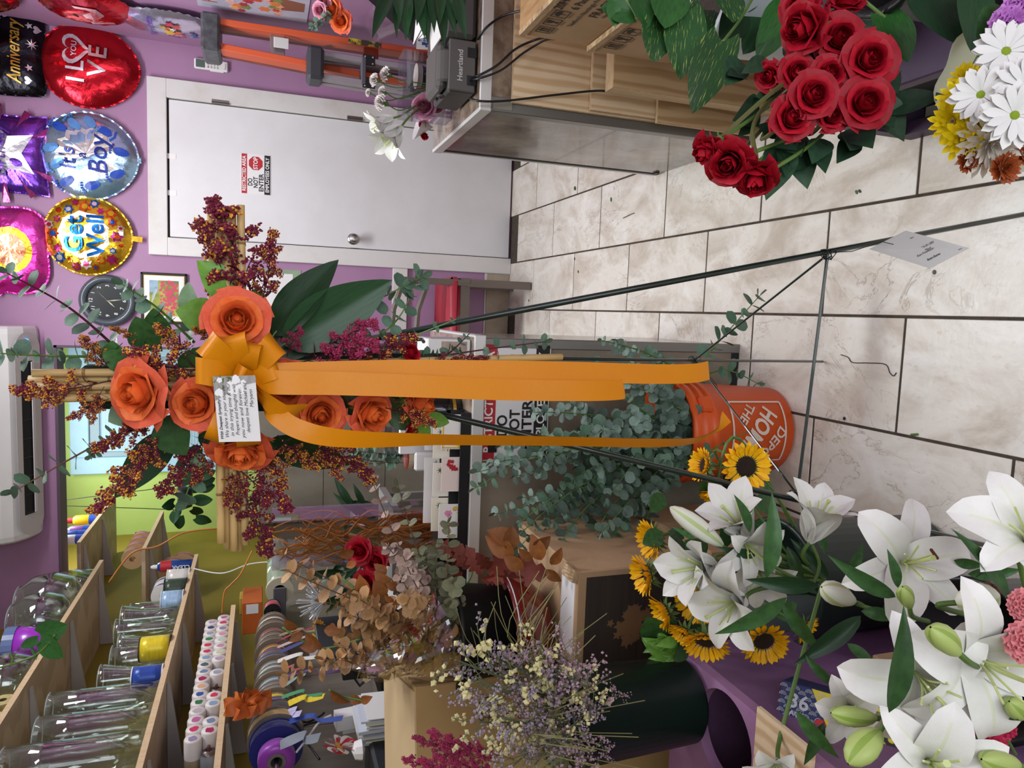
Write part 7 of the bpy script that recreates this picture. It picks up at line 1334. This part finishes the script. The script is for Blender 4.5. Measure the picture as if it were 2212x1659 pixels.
shelf(2.545, 4.68, 5.75, 'upper shelf in the work room with spray cans', (4.75, 5.28)); shelf(2.175, 4.46, 5.28, 'lower shelf in the work room with red ribbon rolls', (4.62, 5.2))
glass = clear('clear vase glass', '#eef2ee', .0, .16)
def vase(prof, X, y, Z, label, n=28, name='glass_vase', group='clear glass vases on the shelves'):
    o = thing(name, label, 'vase', (X, y, Z+.001), group); th = .003
    part('glass_wall', MB().lathe([(0, .0)]+prof+[(max(.001, r-th), z) for r, z in prof[::-1] if z > .008]+[(0, .009)], n).mesh('glass_wall', glass, smooth=True), o); r, z = prof[-1]
    part('rim', MB().lathe([(r-.0005, z-.002), (r+.001, z), (r-.001, z+.002), (r-.004, z), (r-.0035, z-.002)], n).mesh('rim', mat('bright glass rim', '#d5e2de', .1, trans=.5)), o); return o
globe = lambda r: [(r*.45, 0), (r*.8, r*.25), (r, r*.85), (r*.9, r*1.4), (r*.62, r*1.75), (r*.6, r*1.85)]; cyl = lambda r, h: [(r, 0), (r, h*.3), (r, h*.7), (r, h)]; flare = lambda r, h: [(r*.8, 0), (r*.7, h*.3), (r*.75, h*.6), (r*1.05, h*.93), (r*1.1, h)]
nm = 'clear glass fishbowl on the upper shelf, '
for yi, X, r, lb in ((1300, -1.48, .145, 'the one standing out against the purple wall'), (1278, -1.56, .12, 'farthest one behind the first'), (1338, -1.48, .13, 'second from the far shelf end'), (1372, -1.56, .11, 'third, beside the violet vase'), (1425, -1.53, .12, 'fourth, above the vine leaves'), (1475, -1.53, .12, 'fifth, nearly at the left picture edge')): vase(globe(r), X, sy(yi, X, Z1+.1), Z1, nm+lb, name='glass_fishbowl', group='fishbowls on the upper shelf')
for yi, X, h, r, lb in ((1262, -1.52, .09, .06, 'small clear tumbler at the far end of the upper shelf'), (1250, -1.50, .07, .05, 'small jar of white trinkets at the end of the upper shelf')): vase(cyl(r, h), X, sy(yi, X, Z1+.05), Z1, lb)
vv = thing('violet_vase', 'bright violet plastic vase on the upper shelf behind the vine', 'vase', (-1.47, sy(1395, -1.47, Z1+.08), Z1+.001)); part('vase_wall', MB().lathe([(0, 0), (.05, 0), (.075, .06), (.085, .15), (.08, .15), (.07, .06)], 24).mesh('vase_wall', mat('violet plastic', '#9a2fb8', .3, coat=.3), smooth=True), vv); part('blue_band', MB().lathe([(.0855, .13), (.0865, .17)], 24).mesh('blue_band', mat('slate blue plastic', '#5d6f9a', .3)), vv)
for yi, lb in ((1540, 'first'), (1580, 'second')): 
    o = thing('gold_mesh_roll', lb+' roll of pale gold mesh on the upper shelf from the far end', 'mesh roll', (-1.5, sy(yi, -1.5, Z1+.04), Z1+.041)); part('roll', MB().lathe([(.012, -.05), (.04, -.05), (.04, .05), (.012, .05)], 18, fr((0, 0, 0), (0, 1, 0), (0, 0, 1), (1, 0, 0))).mesh('roll', mat('gold mesh', '#cdbf8a', .5, .3, col2='#a8985c', scale=60)), o)
# middle shelf
for yi, X, prof, lb in ((1640, -1.50, cyl(.075, .41), 'tallest clear cylinder vase at the near end of the middle shelf'), (1575, -1.50, cyl(.07, .36), 'second tall cylinder vase on the middle shelf'), (1515, -1.50, cyl(.06, .37), 'third tall cylinder vase with a ring, on the middle shelf'), (1520, -1.60, [(.05, 0), (.06, .2), (.05, .35), (.03, .42)], 'bottle shaped clear vase behind the third cylinder'), (1465, -1.53, flare(.06, .25), 'flared clear vase behind the blue spool'), (1425, -1.54, cyl(.07, .24), 'wide clear cylinder tinted pink inside, on the middle shelf'), (1395, -1.50, flare(.05, .22), 'flared clear vase behind the yellow spool'), (1360, -1.52, flare(.055, .27), 'clear vase with a wide lip in the middle of the shelf'), (1335, -1.48, flare(.06, .25), 'clear trumpet vase beside the light blue spool'), (1345, -1.60, globe(.075), 'round clear bowl at the back of the middle shelf'), (1318, -1.56, cyl(.045, .26), 'narrow clear cylinder near the spools')): vase(prof, X, sy(yi, X, Z2+.15), Z2, lb)
def spool(X, y, Z, r, h, m, label, axis='z', core='#e8e6e2', group='ribbon spools on the shelves', flange=True):
    M = tr(X, y, Z) if axis == 'z' else fr((X, y, Z), (0, 0, 1), (1, 0, 0), (0, 1, 0)); o = thing('ribbon_spool', label, 'ribbon spool', M, group); cm = mat('spool '+core, core, .5)
    part('ribbon', MB().lathe([(r*.5, .004), (r, .004), (r*1.01, h*.3), (r*1.01, h*.7), (r, h-.004), (r*.5, h-.004)], 26).mesh('ribbon', m, smooth=True), o)
    if flange:
        for z in (0, h-.004): part('flange', MB().lathe([(r*.3, z), (r*1.04, z), (r*1.04, z+.004), (r*.3, z+.004), (r*.3, z)], 26).mesh('flange', cm), o)
    part('core', MB().lathe([(r*.32, .001), (r*.5, .001), (r*.5, h-.001), (r*.32, h-.001), (r*.32, .001)], 20).mesh('core', cm), o); return o
def rib(n, c, c2=None): return mat(n+' ribbon', c, .32, .1, col2=c2 or c, scale=30, stretch=(1, 1, 8), sheen=.2)
sp = lambda yi, X, r, h, m, lb, core='#1a1a1c': spool(X, sy(yi, X, Z2+h/2), Z2+.001, r, h, m, lb, core=core)
sp(1400, -1.455, .05, .12, rib('yellow', '#e2cc22', '#cdb414'), 'yellow curling ribbon spool standing on the middle shelf'); sp(1462, -1.455, .042, .11, rib('royal blue', '#2348a4', '#1a3a8c'), 'royal blue curling ribbon spool on the middle shelf', '#dcdcdc'); sp(1298, -1.455, .05, .10, rib('pale blue', '#7fa0c4', '#a8c0d8'), 'pale blue ribbon spool on the middle shelf', '#c8d0d8'); sp(1272, -1.455, .052, .105, rib('dark green', '#2c3a2c', '#384838'), 'dark green ribbon spool on the middle shelf'); sp(1248, -1.455, .046, .11, rib('white', '#dedad4', '#cfcac4'), 'white ribbon spool at the far end of the middle shelf', '#e8e6e2')
for yi, c, lb in ((1290, '#5c1a5e', 'purple'), (1278, '#141414', 'black'), (1284, '#b9b2d8', 'lilac')): spool(-1.58, sy(yi, -1.58, Z2+.2), Z2+.14, .06, .05, rib(lb, c), lb+' ribbon roll at the back of the middle shelf', 'y')
sc_ = thing('spray_can', 'red and blue spray cleaner can lying at the far end of the middle shelf', 'spray can', (-1.455, sy(1222, -1.455, Z2+.1), Z2+.001)); part('can', MB().lathe([(0, 0), (.03, 0), (.03, .16), (.02, .18), (.0, .18)], 22).mesh('can', mat('blue can print', '#22448c', .3), smooth=True), sc_); part('red_collar', MB().lathe([(.0305, .11), (.0305, .165)], 22).mesh('red_collar', red_ink), sc_); part('nozzle', MB().lathe([(.012, .18), (.012, .2), (.006, .215), (0, .215)], 14).mesh('nozzle', white_pl), sc_); text('CLEAR', .03, white_ink, sc_, fr((0, -.0312, .06), (0, 0, 1), (-1, 0, 0), (0, -1, 0)), bold=.02)
for k, (yi, h) in enumerate(((1228, .07), (1238, .04))): spool(-1.62, sy(yi, -1.62, Z2+.25), Z2+.10+.05*k, .075, .05, rib('crimson', '#8e1626', '#a01c30'), ('upper', 'lower')[k]+' crimson ribbon roll behind the spray cleaner can', 'y', '#b8946c')
thing('curling_ribbon_end', 'white curling ribbon end hanging from the middle shelf', 'ribbon', None, mesh=MB().strip(bez([at(418, 1228, X=-1.41), at(480, 1238, X=-1.40), at(540, 1218, X=-1.40), at(605, 1212, X=-1.39)], 8), [V((0, .008, 0))]*25).mesh('curling_ribbon_end', mat('white curling ribbon', '#d9dad8', .4)))
# spray paint cans
capw = mat('white spray cap', '#d2cac6', .5); tin = mat('tin can top', '#6f6460', .35, .7)
dots = ('#b05a90', '#c22a5c', '#8a7a9a', '#c88a9a', '#a8c0b0', '#b88098', '#b8c49a', '#a890a8', '#3a3a6a', '#8a94a8', '#2a7a4a', '#c22a44', '#c02a4c', '#7a94b0', '#4a5a5a', '#6a7a9a', '#9a1a4a', '#d09a70', '#2a4a90', '#2a6a3a', '#b0a0a8')
def can(y, z, k, cap, label):
    """a spray can lying on its side, its cap towards the room"""
    o = thing('paint_can', label, 'spray can', fr((-1.655 if z < Z3+.05 else -1.66, y, z), (0, 1, 0), (0, 0, 1), (1, 0, 0)), 'spray paint cans on the lower shelf'); part('can', MB().lathe([(0, 0), (.028, 0), (.028, .13), (.022, .142), (.022, .145), (.012, .148), (0, .148)], 20).mesh('can', mat('can body %d' % (k % 5), ('#b9aeb0', '#8a6a78', '#9aa0a8', '#a89a80', '#6a5a60')[k % 5], .4, .4), smooth=True), o)
    if cap: part('cap', MB().lathe([(.0285, .125), (.0285, .188), (.026, .193), (0, .193)], 20).mesh('cap', capw, smooth=True), o); part('colour_dot', MB().prism([(.015*math.cos(a)*R(.8, 1.2)-.004, .015*math.sin(a)*R(.8, 1.2)) for a in [i*.57 for i in range(11)]], .1932, .194).mesh('colour_dot', mat('dot '+dots[k % 21], dots[k % 21], .5)), o)
    else: part('nozzle', MB().lathe([(.006, .148), (.006, .168), (.003, .172), (0, .172)], 10).mesh('nozzle', mat('brown nozzle', '#5e3a34', .5)), o); part('dome', MB().lathe([(.024, .144), (.02, .152), (.011, .155)], 18).mesh('dome', tin, smooth=True), o)
front = [1, 1, 1, 1, 1, 1, 1, 1, 0, 1, 0, 0, 1, 1, 0, 1, 1, 0]
y0_ = sy(1336, -1.47, Z3+.03)
for k, c in enumerate(front): can(y0_-.0595*k, Z3+.0295, k, c, 'capped spray paint can lying in the bottom layer of the lower shelf' if c else 'spray paint can without cap lying in the bottom layer of the lower shelf')
for k in range(17): can(y0_-.0595*(k+.5), Z3+.0295+.0515, k+7, 1, 'capped spray paint can lying in the upper layer of the lower shelf')
pk = thing('packet_stack', 'dark packets and a grey folder standing at the near end of the lower shelf', 'packets', (-1.5, 2.22, Z3+.001))
for k, (c, h) in enumerate((('#9a9698', .16), ('#2a2228', .15), ('#3a2a38', .14), ('#c8b8cc', .13), ('#2c2630', .15), ('#8a8684', .12), ('#4a2a40', .14))): part('packet', MB().box((.0, -.045*k, h/2), (.14, .006, h), Matrix.Rotation(-.25, 3, 'X')).mesh('packet', mat('packet %d' % k, c, .3)), pk)
# ribbon rack
RZ, RX = 1.475, -1.46
rd_ = thing('ribbon_rod', 'steel rod carrying the ribbon rolls under the lower shelf', 'rod', None, mesh=MB().tube([(RX, 1.7, RZ), (RX, 3.6, RZ)], .007, 8).mesh('ribbon_rod', steel))
cols = [('#6a5846', 'brown'), ('#d0ccc4', 'ivory'), ('#6e6256', 'taupe'), ('#a02c48', 'raspberry'), ('#75695e', 'grey brown'), ('#5c5048', 'dark taupe'), ('#c27a22', 'orange'), ('#5a3a72', 'violet'), ('#24407c', 'navy'), ('#8aa0a4', 'ice blue'), ('#a8b8ba', 'pale aqua'), ('#5e5a58', 'charcoal'), ('#8eb0c0', 'light blue'), ('#6e6a6c', 'grey'), ('#77726e', 'silver grey'), ('#d8b82e', 'yellow'), ('#6c4aa0', 'lavender'), ('#4a4444', 'dark grey')]
for k, (c, n_) in enumerate(cols):
    yi = 1356+k*12.3; y = sy(yi, RX, RZ); spool(RX, y, RZ, .062+.006*(k % 3), .028, rib(n_, c), n_+' satin ribbon roll on the rod under the shelf', 'y', '#8a7a68', 'ribbon rolls on the rod')
for k, (yi, c, n_, r) in enumerate(((1578, '#3e3a38', 'charcoal', .085), (1600, '#c8aa6a', 'gold', .09), (1622, '#1e2468', 'dark blue', .082), (1648, '#8e3aa4', 'purple', .058))): spool(RX, sy(yi, RX, RZ), RZ, r, .05, rib(n_+' wide', c), 'wide '+n_+' satin ribbon roll at the near end of the rod', 'y', '#1e2468' if k == 2 else '#6a6260', 'ribbon rolls on the rod', k != 3)
spool(RX, sy(1322, RX, RZ), RZ, .038, .06, rib('coral red', '#b03040'), 'coral red ribbon spool at the far end of the rod', 'y', '#1a1a1c', 'ribbon rolls on the rod')
for k, (yi, xe, c, w_, n_) in enumerate(((1378, 700, '#8a7a50', .02, 'khaki'), (1390, 690, '#8e2a40', .012, 'raspberry'), (1402, 720, '#b8a2a4', .02, 'dusty pink'), (1415, 705, '#3a3a80', .025, 'indigo'), (1432, 690, '#bcbcc0', .03, 'white'), (1455, 650, '#a02c48', .016, 'red'), (1470, 740, '#7a4a90', .022, 'violet'), (1492, 660, '#7f918c', .02, 'sage'), (1512, 695, '#3a8a5c', .022, 'green'), (1532, 700, '#d0b82a', .035, 'yellow'), (1552, 650, '#a692b4', .036, 'lilac'), (1568, 740, '#2c3c90', .03, 'royal blue'), (1612, 690, '#77808a', .05, 'slate'))):
    y = sy(yi, RX+.05, RZ-.05); p0 = V((RX+.06, y, RZ-.01)); p1 = at(xe, yi-R(10, 40), X=RX+.10); thing('ribbon_end', n_+' ribbon end hanging from the rolls over the work table', 'ribbon', None, 'ribbon ends hanging from the rolls', mesh=MB().strip(bez([p0, p0.lerp(p1, .35)+V((.02, 0, -.03)), p0.lerp(p1, .7)+V((.0, 0, .01)), p1], 6), [V((0, w_/2, w_*.15*math.sin(i*.6))) for i in range(19)]).mesh('ribbon_end', rib(n_, c)))
# orange organza bow
og_ = mat('orange organza', '#d8762c', .5, alpha=.62, col2='#c8622a', scale=8); obw = thing('organza_bow', 'sheer orange organza bow hanging in front of the ribbon rolls', 'bow', at(535, 1535, X=-1.36))
for k in range(9):
    a = k*.7; d = V((R(-.02, .02), math.cos(a), math.sin(a))); s_ = d.cross(V((1, 0, 0))).normalized(); L = R(.055, .085); part('loop', MB().strip(bez([V((0, 0, 0)), d*L*.6+s_*.02+V((.02, 0, 0)), d*L+V((.03, 0, 0)), d*L*.6-s_*.02+V((.035, 0, 0)), V((.01, 0, 0))], 7), [V((.8, 0, 0))*.024+s_*.012*math.sin(i*.4) for i in range(29)]).mesh('loop', og_, smooth=True), obw)
part('knot', MB().lathe([(0, -.012), (.012, -.006), (.012, .006), (0, .012)], 10).mesh('knot', mat('orange organza knot', '#c8562a', .6), smooth=True), obw)
# cellophane roll on its holder
cr = thing('cellophane_roll', 'big roll of clear cellophane in a grey wall holder', 'cellophane roll', (-1.40, 3.62, 1.44)); part('roll', MB().lathe([(.035, 0), (.06, 0), (.06, .62), (.035, .62)], 28, fr((0, 0, 0), (0, 0, 1), (1, 0, 0), (0, 1, 0))).mesh('roll', mat('clear green film roll', '#8a9a80', .12, coat=.6, col2='#a8b49c', scale=6, stretch=(1, .3, 6)), smooth=True), cr)
for y in (.0, .62): part('core_ring', MB().lathe([(.03, -.012), (.066, -.012), (.066, .012), (.03, .012), (.03, -.012)], 28, fr((0, y, 0), (0, 0, 1), (1, 0, 0), (0, 1, 0))).mesh('core_ring', mat('ivory core', '#b8b29a', .5)), cr)
for y in (-.02, .64): part('holder_arm', MB().span(-.30, .02, y-.006, y+.006, -.03, .03, b=.004).mesh('holder_arm', mat('grey steel arm', '#66666c', .4, .5)), cr)
obx = thing('orange_box', 'orange cardboard box on the wall beside the cellophane roll', 'box', (-1.60, sy(1325, -1.6, 1.56), 1.52)); part('carton', MB().span(-.11, .06, -.0, .22, 0, .10, b=.003).mesh('carton', mat('orange carton', '#c2622a', .5, col2='#b0541f', scale=5)), obx); part('label', MB().span(.0, .05, -.0012, 0, .02, .08).mesh('label', paperw), obx)
thing('kitchen_sponge', 'yellow sponge on the ledge beside the orange box', 'sponge', None, mesh=MB().box((-1.65, 4.12, 1.62), (.10, .10, .04), b=.006).mesh('kitchen_sponge', mat('yellow sponge', '#b89a3c', .9)))
ledge = struct('trim_5', MB().span(XL, XL+.16, 3.5, 4.4, 1.40, 1.42).mesh('trim_5', shelf_w), 'narrow ledge under the sponge and orange box')
# work table and its things
wt = thing('work_table', 'grey work table along the left wall under the ribbon rolls', 'table', (XL+.02, 2.05, 0)); WT = 1.02
part('table_top', MB().span(0, .62, 0, 2.3, WT-.03, WT, b=.002).mesh('table_top', mat('grey table top', '#8a857f', .45, col2='#7a756f', scale=6)), wt); part('front_edge', MB().span(.62, .625, 0, 2.3, WT-.032, WT+.001).mesh('front_edge', white_pl), wt); part('end_edge', MB().span(0, .62, -.006, 0, WT-.032, WT+.001).mesh('end_edge', white_pl), wt)
for x in (.03, .56):
    for y in (.05, 2.2): part('leg', MB().span(x, x+.05, y, y+.05, .012, WT-.03).mesh('leg', grey_pl), wt)
bm = thing('desk_organizer', 'black plastic desk organizer with an upright panel on the work table', 'organizer', (-1.36, 2.66, WT+.001)); part('base', MB().span(-.12, .12, -.05, .32, .0, .05, b=.006).mesh('base', black), bm); part('back_panel', MB().span(.06, .085, -.05, .30, .05, .30, b=.004).mesh('back_panel', mat('charcoal panel', '#26282c', .45)), bm); part('side_arm', MB().tube([(.05, -.06, .05), (-.02, -.1, .16), (.06, -.05, .22)], .006, 6).mesh('side_arm', black), bm); part('rail', MB().span(-.12, .14, -.06, .34, .05, .075, b=.004).mesh('rail', black), bm); part('stand', MB().span(-.10, -.02, .1, .25, .05, .2, b=.004).mesh('stand', mat('charcoal panel', '#26282c', .45)), bm)
fo = thing('paper_stack', 'stack of papers and folders standing on edge on the work table', 'papers', (-1.34, 2.34, WT+.001))
for k in range(12): part('sheet', MB().box((-.01*k, .0+.004*k, .09+R(-.01, .02)), (.003+.004*(k % 3), .17, .18+R(-.02, .02)), Matrix.Rotation(R(-.05, .05), 3, 'Y')).mesh('sheet', mat('paper %d' % (k % 4), ('#dcdcda', '#c8ccd8', '#dde0c0', '#aab4c8')[k % 4], .6)), fo)
pb_ = thing('paper_booklet', 'white booklet stack leaning behind the corsage', 'papers', None, mesh=MB().box((-1.46, 2.50, WT+.13), (.05, .06, .25), Matrix.Rotation(.1, 3, 'X')).box((-1.50, 2.52, WT+.12), (.02, .07, .22), Matrix.Rotation(.05, 3, 'X')).mesh('paper_booklet', paperw))
co_ = thing('corsage', 'red and white ribbon corsage hanging before the papers', 'corsage', at(735, 1618, X=-1.30))
for k in range(12):
    a = k*.55; d = V((.3, math.cos(a), math.sin(a))); L = R(.03, .05); part('ribbon_loop', MB().strip(bez([V((0, 0, 0)), d*L*.7+V((.01, 0, .01)), d*L, d*L*.6-V((0, 0, .012)), V((.006, 0, 0))], 5), [V((.004, 0, .006))]*21).mesh('ribbon_loop', rib('scarlet', '#b01c30') if k % 2 else rib('white satin', '#e0dcd6')), co_)
part('gold_bow', MB().strip(bez([V((0, -.03, -.01)), V((.02, 0, .01)), V((0, .03, -.01))], 5), [V((0, 0, .006))]*11).mesh('gold_bow', gold_ink), co_); part('white_rosette', MB().lathe([(0, .02), (.025, .01), (.03, -.01), (0, -.02)], 9).mesh('white_rosette', white_ink), co_, tr(.0, -.02, -.05))
for pts, m, lb in (([(715, 1545), (690, 1560), (660, 1600), (640, 1625)], white_pl, 'white cable curving in front of the wall tiles'), ([(700, 1555), (640, 1575), (660, 1600), (690, 1640)], black, 'thin black cable beside the white one'), ([(630, 1545), (660, 1560), (690, 1548), (700, 1540)], black, 'short black cable above the white one')): thing('power_cable', lb, 'cable', None, 'cables over the work table', mesh=MB().tube(bez([at(x, y, X=-1.45) for x, y in pts], 8), .004, 6).mesh('power_cable', m, smooth=True))
gb2 = thing('tool_box', 'dark grey box with blue lights at the near end of the work table', 'box', (-1.58, 2.2, WT+.001)); part('case', MB().span(-.1, .14, -.1, .2, 0, .16, b=.01).mesh('case', mat('charcoal panel', '#26282c', .45)), gb2); part('lamp', MB().span(.14, .142, .0, .02, .1, .12).mesh('lamp', mat('small blue lamp', '#5a8adc', .4, emit=.6)), gb2)
# bouquet with card and crystal picks on the table
for x, y, r_, m, lb in ((680, 1385, .035, yel_pet, 'yellow chrysanthemum beside the small flower card'), (690, 1350, .03, mat('amber petal', '#d8962a', .5), 'amber chrysanthemum beside the crystal picks')):
    pm = flat_petal(.15, -.1, m, .6); ringflower('chrysanthemum', lb, 'chrysanthemum', at(x, y, Y=2.9), cdir(-.3, 0, 1), r_, [(pm, 12, 1, 1.4, 0), (pm, 11, .85, 1.0, .04), (pm, 8, .6, .6, .08)], None, 'flowers on the work table', at(800, y-20, Y=2.95))
carnation(at(712, 1370, Y=2.9), cdir(-.4, 0, 1), .045, mat('maroon petal', '#4a1424', .6), 'dark maroon bloom beside the yellow chrysanthemum', 'flowers on the work table', at(800, 1370, Y=2.95)); carnation(at(705, 1400, Y=2.88), cdir(-.4, 0, 1), .035, mat('rust petal', '#7a3020', .6), 'rust brown bloom under the yellow chrysanthemum', 'flowers on the work table', at(800, 1390, Y=2.95))
fc_ = thing('flower_card', 'small white flower card standing before the dried bouquet', 'card', aim(at(682, 1405, Y=2.86), cdir(-.1, .2, 1))); part('sheet', MB().span(-.035, .035, -.025, .025, 0, .001).mesh('sheet', paperw), fc_); part('printed_bloom', MB().prism(star(.02, .01, .012, 6, .6), .001, .0014).mesh('printed_bloom', red_ink), fc_)
cx_ = thing('crystal_picks', 'bunch of clear crystal flower picks behind the tan eucalyptus', 'crystal picks', at(700, 1300, Y=2.9)); mb = MB()
for k in range(60): d = V((R(-1, 1), R(-.6, .6), R(.2, 1.6))).normalized()*R(.05, .11); mb.tube([V((0, 0, 0)), d], [.0012, .0024], 4)
part('picks', mb.mesh('picks', mat('crystal plastic', '#e6e8ec', .08, trans=.4)), cx_, kind='stuff')
fe = []
for k in range(26): a = at(R(740, 830), R(1090, 1290), Y=3.05); fe.append((a, a+V((R(-.12, .12), R(-.03, .03), R(.04, .16))), cdir(R(-.4, .4), R(-.4, .4), 1), 1.0, LANCE['dark']))
vine('dark fern foliage in clear wrapping behind the dried bouquet', 'wrapped_fern', 'foliage', fe, base=at(830, 1200, Y=3.05)); 
fw_ = at(830, 1190, Y=3.05); tb = thing('side_table', 'low grey table carrying the wrapped fern behind the wrapping counter', 'table', (fw_.x, fw_.y, 0)); part('table_top', MB().span(-.12, .22, -.15, .25, fw_.z-.04, fw_.z-.01).mesh('table_top', grey_pl), tb)
for x in (-.11, .17): 
    for y in (-.12, .2): part('leg', MB().span(x, x+.03, y, y+.03, .012, fw_.z-.04).mesh('leg', grey_pl), tb)
# work room
def far(x, y, X=-1.5): return at(x, y, X=X)
for k, (x, y, r, h, c, lb) in enumerate(((205, 1122, .033, .2, '#d8b020', 'yellow and blue oil spray can at the end of the work room shelf'), (205, 1145, .03, .17, '#8a5a9a', 'violet spray can on the work room shelf'), (200, 1155, .03, .18, '#2c4c9a', 'blue spray can on the work room shelf'), (195, 1165, .03, .17, '#c8d0d4', 'white spray can on the work room shelf'))):
    p = far(x, y); o = thing('spray_can', lb, 'spray can', (-1.5, sy(y, -1.5, 2.62), 2.546), 'spray cans in the work room'); part('can', MB().lathe([(0, 0), (r, 0), (r, h*.85), (r*.7, h*.93), (0, h*.93)], 20).mesh('can', mat('can '+c, c, .35), smooth=True), o); part('cap', MB().lathe([(r*.6, h*.93), (r*.55, h*1.1), (0, h*1.1)], 14).mesh('cap', red_ink if k == 0 else white_pl), o); part('blue_band', MB().lathe([(r*1.005, h*.1), (r*1.005, h*.45)], 20).mesh('blue_band', blue_ink), o)
for k, (y, z, c, n_) in enumerate(((1172, 2.235, '#a02a60', 'pink'), (1182, 2.235, '#8e1626', 'dark red'), (1195, 2.235, '#961a2c', 'red'), (1208, 2.235, '#8a1424', 'garnet'))): spool(-1.5, sy(y, -1.5, z), z, .058, .05, rib('far '+n_, c), n_+' ribbon roll on the lower work room shelf', 'y', '#b8946c', 'ribbon rolls in the work room')
for k in range(2): spool(-1.56, 5.12-.13*k, 2.176, .05, .13, rib('black green wire', '#18241e'), ('farther', 'nearer')+() if False else ('farther', 'nearer')[k]+' black green wire spool at the end of the lower work room shelf', 'z', '#1a1a1c', 'wire spools in the work room')
hp_ = thing('hanging_pot', 'dark hanging basket with trailing pothos in the work room', 'hanging plant', (-1.45, 5.75, 2.02)); part('basket', MB().lathe([(0, 0), (.07, 0), (.1, .09), (.095, .09), (.06, .01)], 20).mesh('basket', black, smooth=True), hp_); part('wire', MB().tube([(.09, 0, .09), (0, 0, 1.05)], .003, 5).tube([(-.09, 0, .09), (0, 0, 1.05)], .003, 5).mesh('wire', black), hp_)
for k in range(16): a = R(0, 6.3); b = V((.09*math.cos(a), .09*math.sin(a), .08)); t = b+V((math.cos(a)*.12, math.sin(a)*.10, R(-.28, .06))); part('leaf', POTHOS['dark'], hp_, leafm(b.lerp(t, .55), t-b, (0, -1, .3), R(.09, .13)))
# vine trailing in from the upper left
vg = lambda x, y: at(x, y, D=1.75)
vine('trailing pothos vine hanging before the upper shelf', 'trailing_vine', 'plant', [(vg(88, 1372), vg(142, 1352), cdir(.1, 0, 1), 1.2, 'green'), (vg(82, 1382), vg(40, 1398), cdir(.2, -.3, 1), .7, 'green'), (vg(95, 1385), vg(132, 1424), cdir(0, .1, 1), 1.2, 'green'), (vg(80, 1420), vg(62, 1385), cdir(0, .4, 1), .3, 'green'), (vg(100, 1380), vg(108, 1390), cdir(0, 0, 1), 1.2, 'var')], [[vg(-30, 1450), vg(40, 1430), vg(85, 1410), vg(120, 1370)], [vg(20, 1440), vg(28, 1425), vg(22, 1412)]], base=vg(-30, 1450))
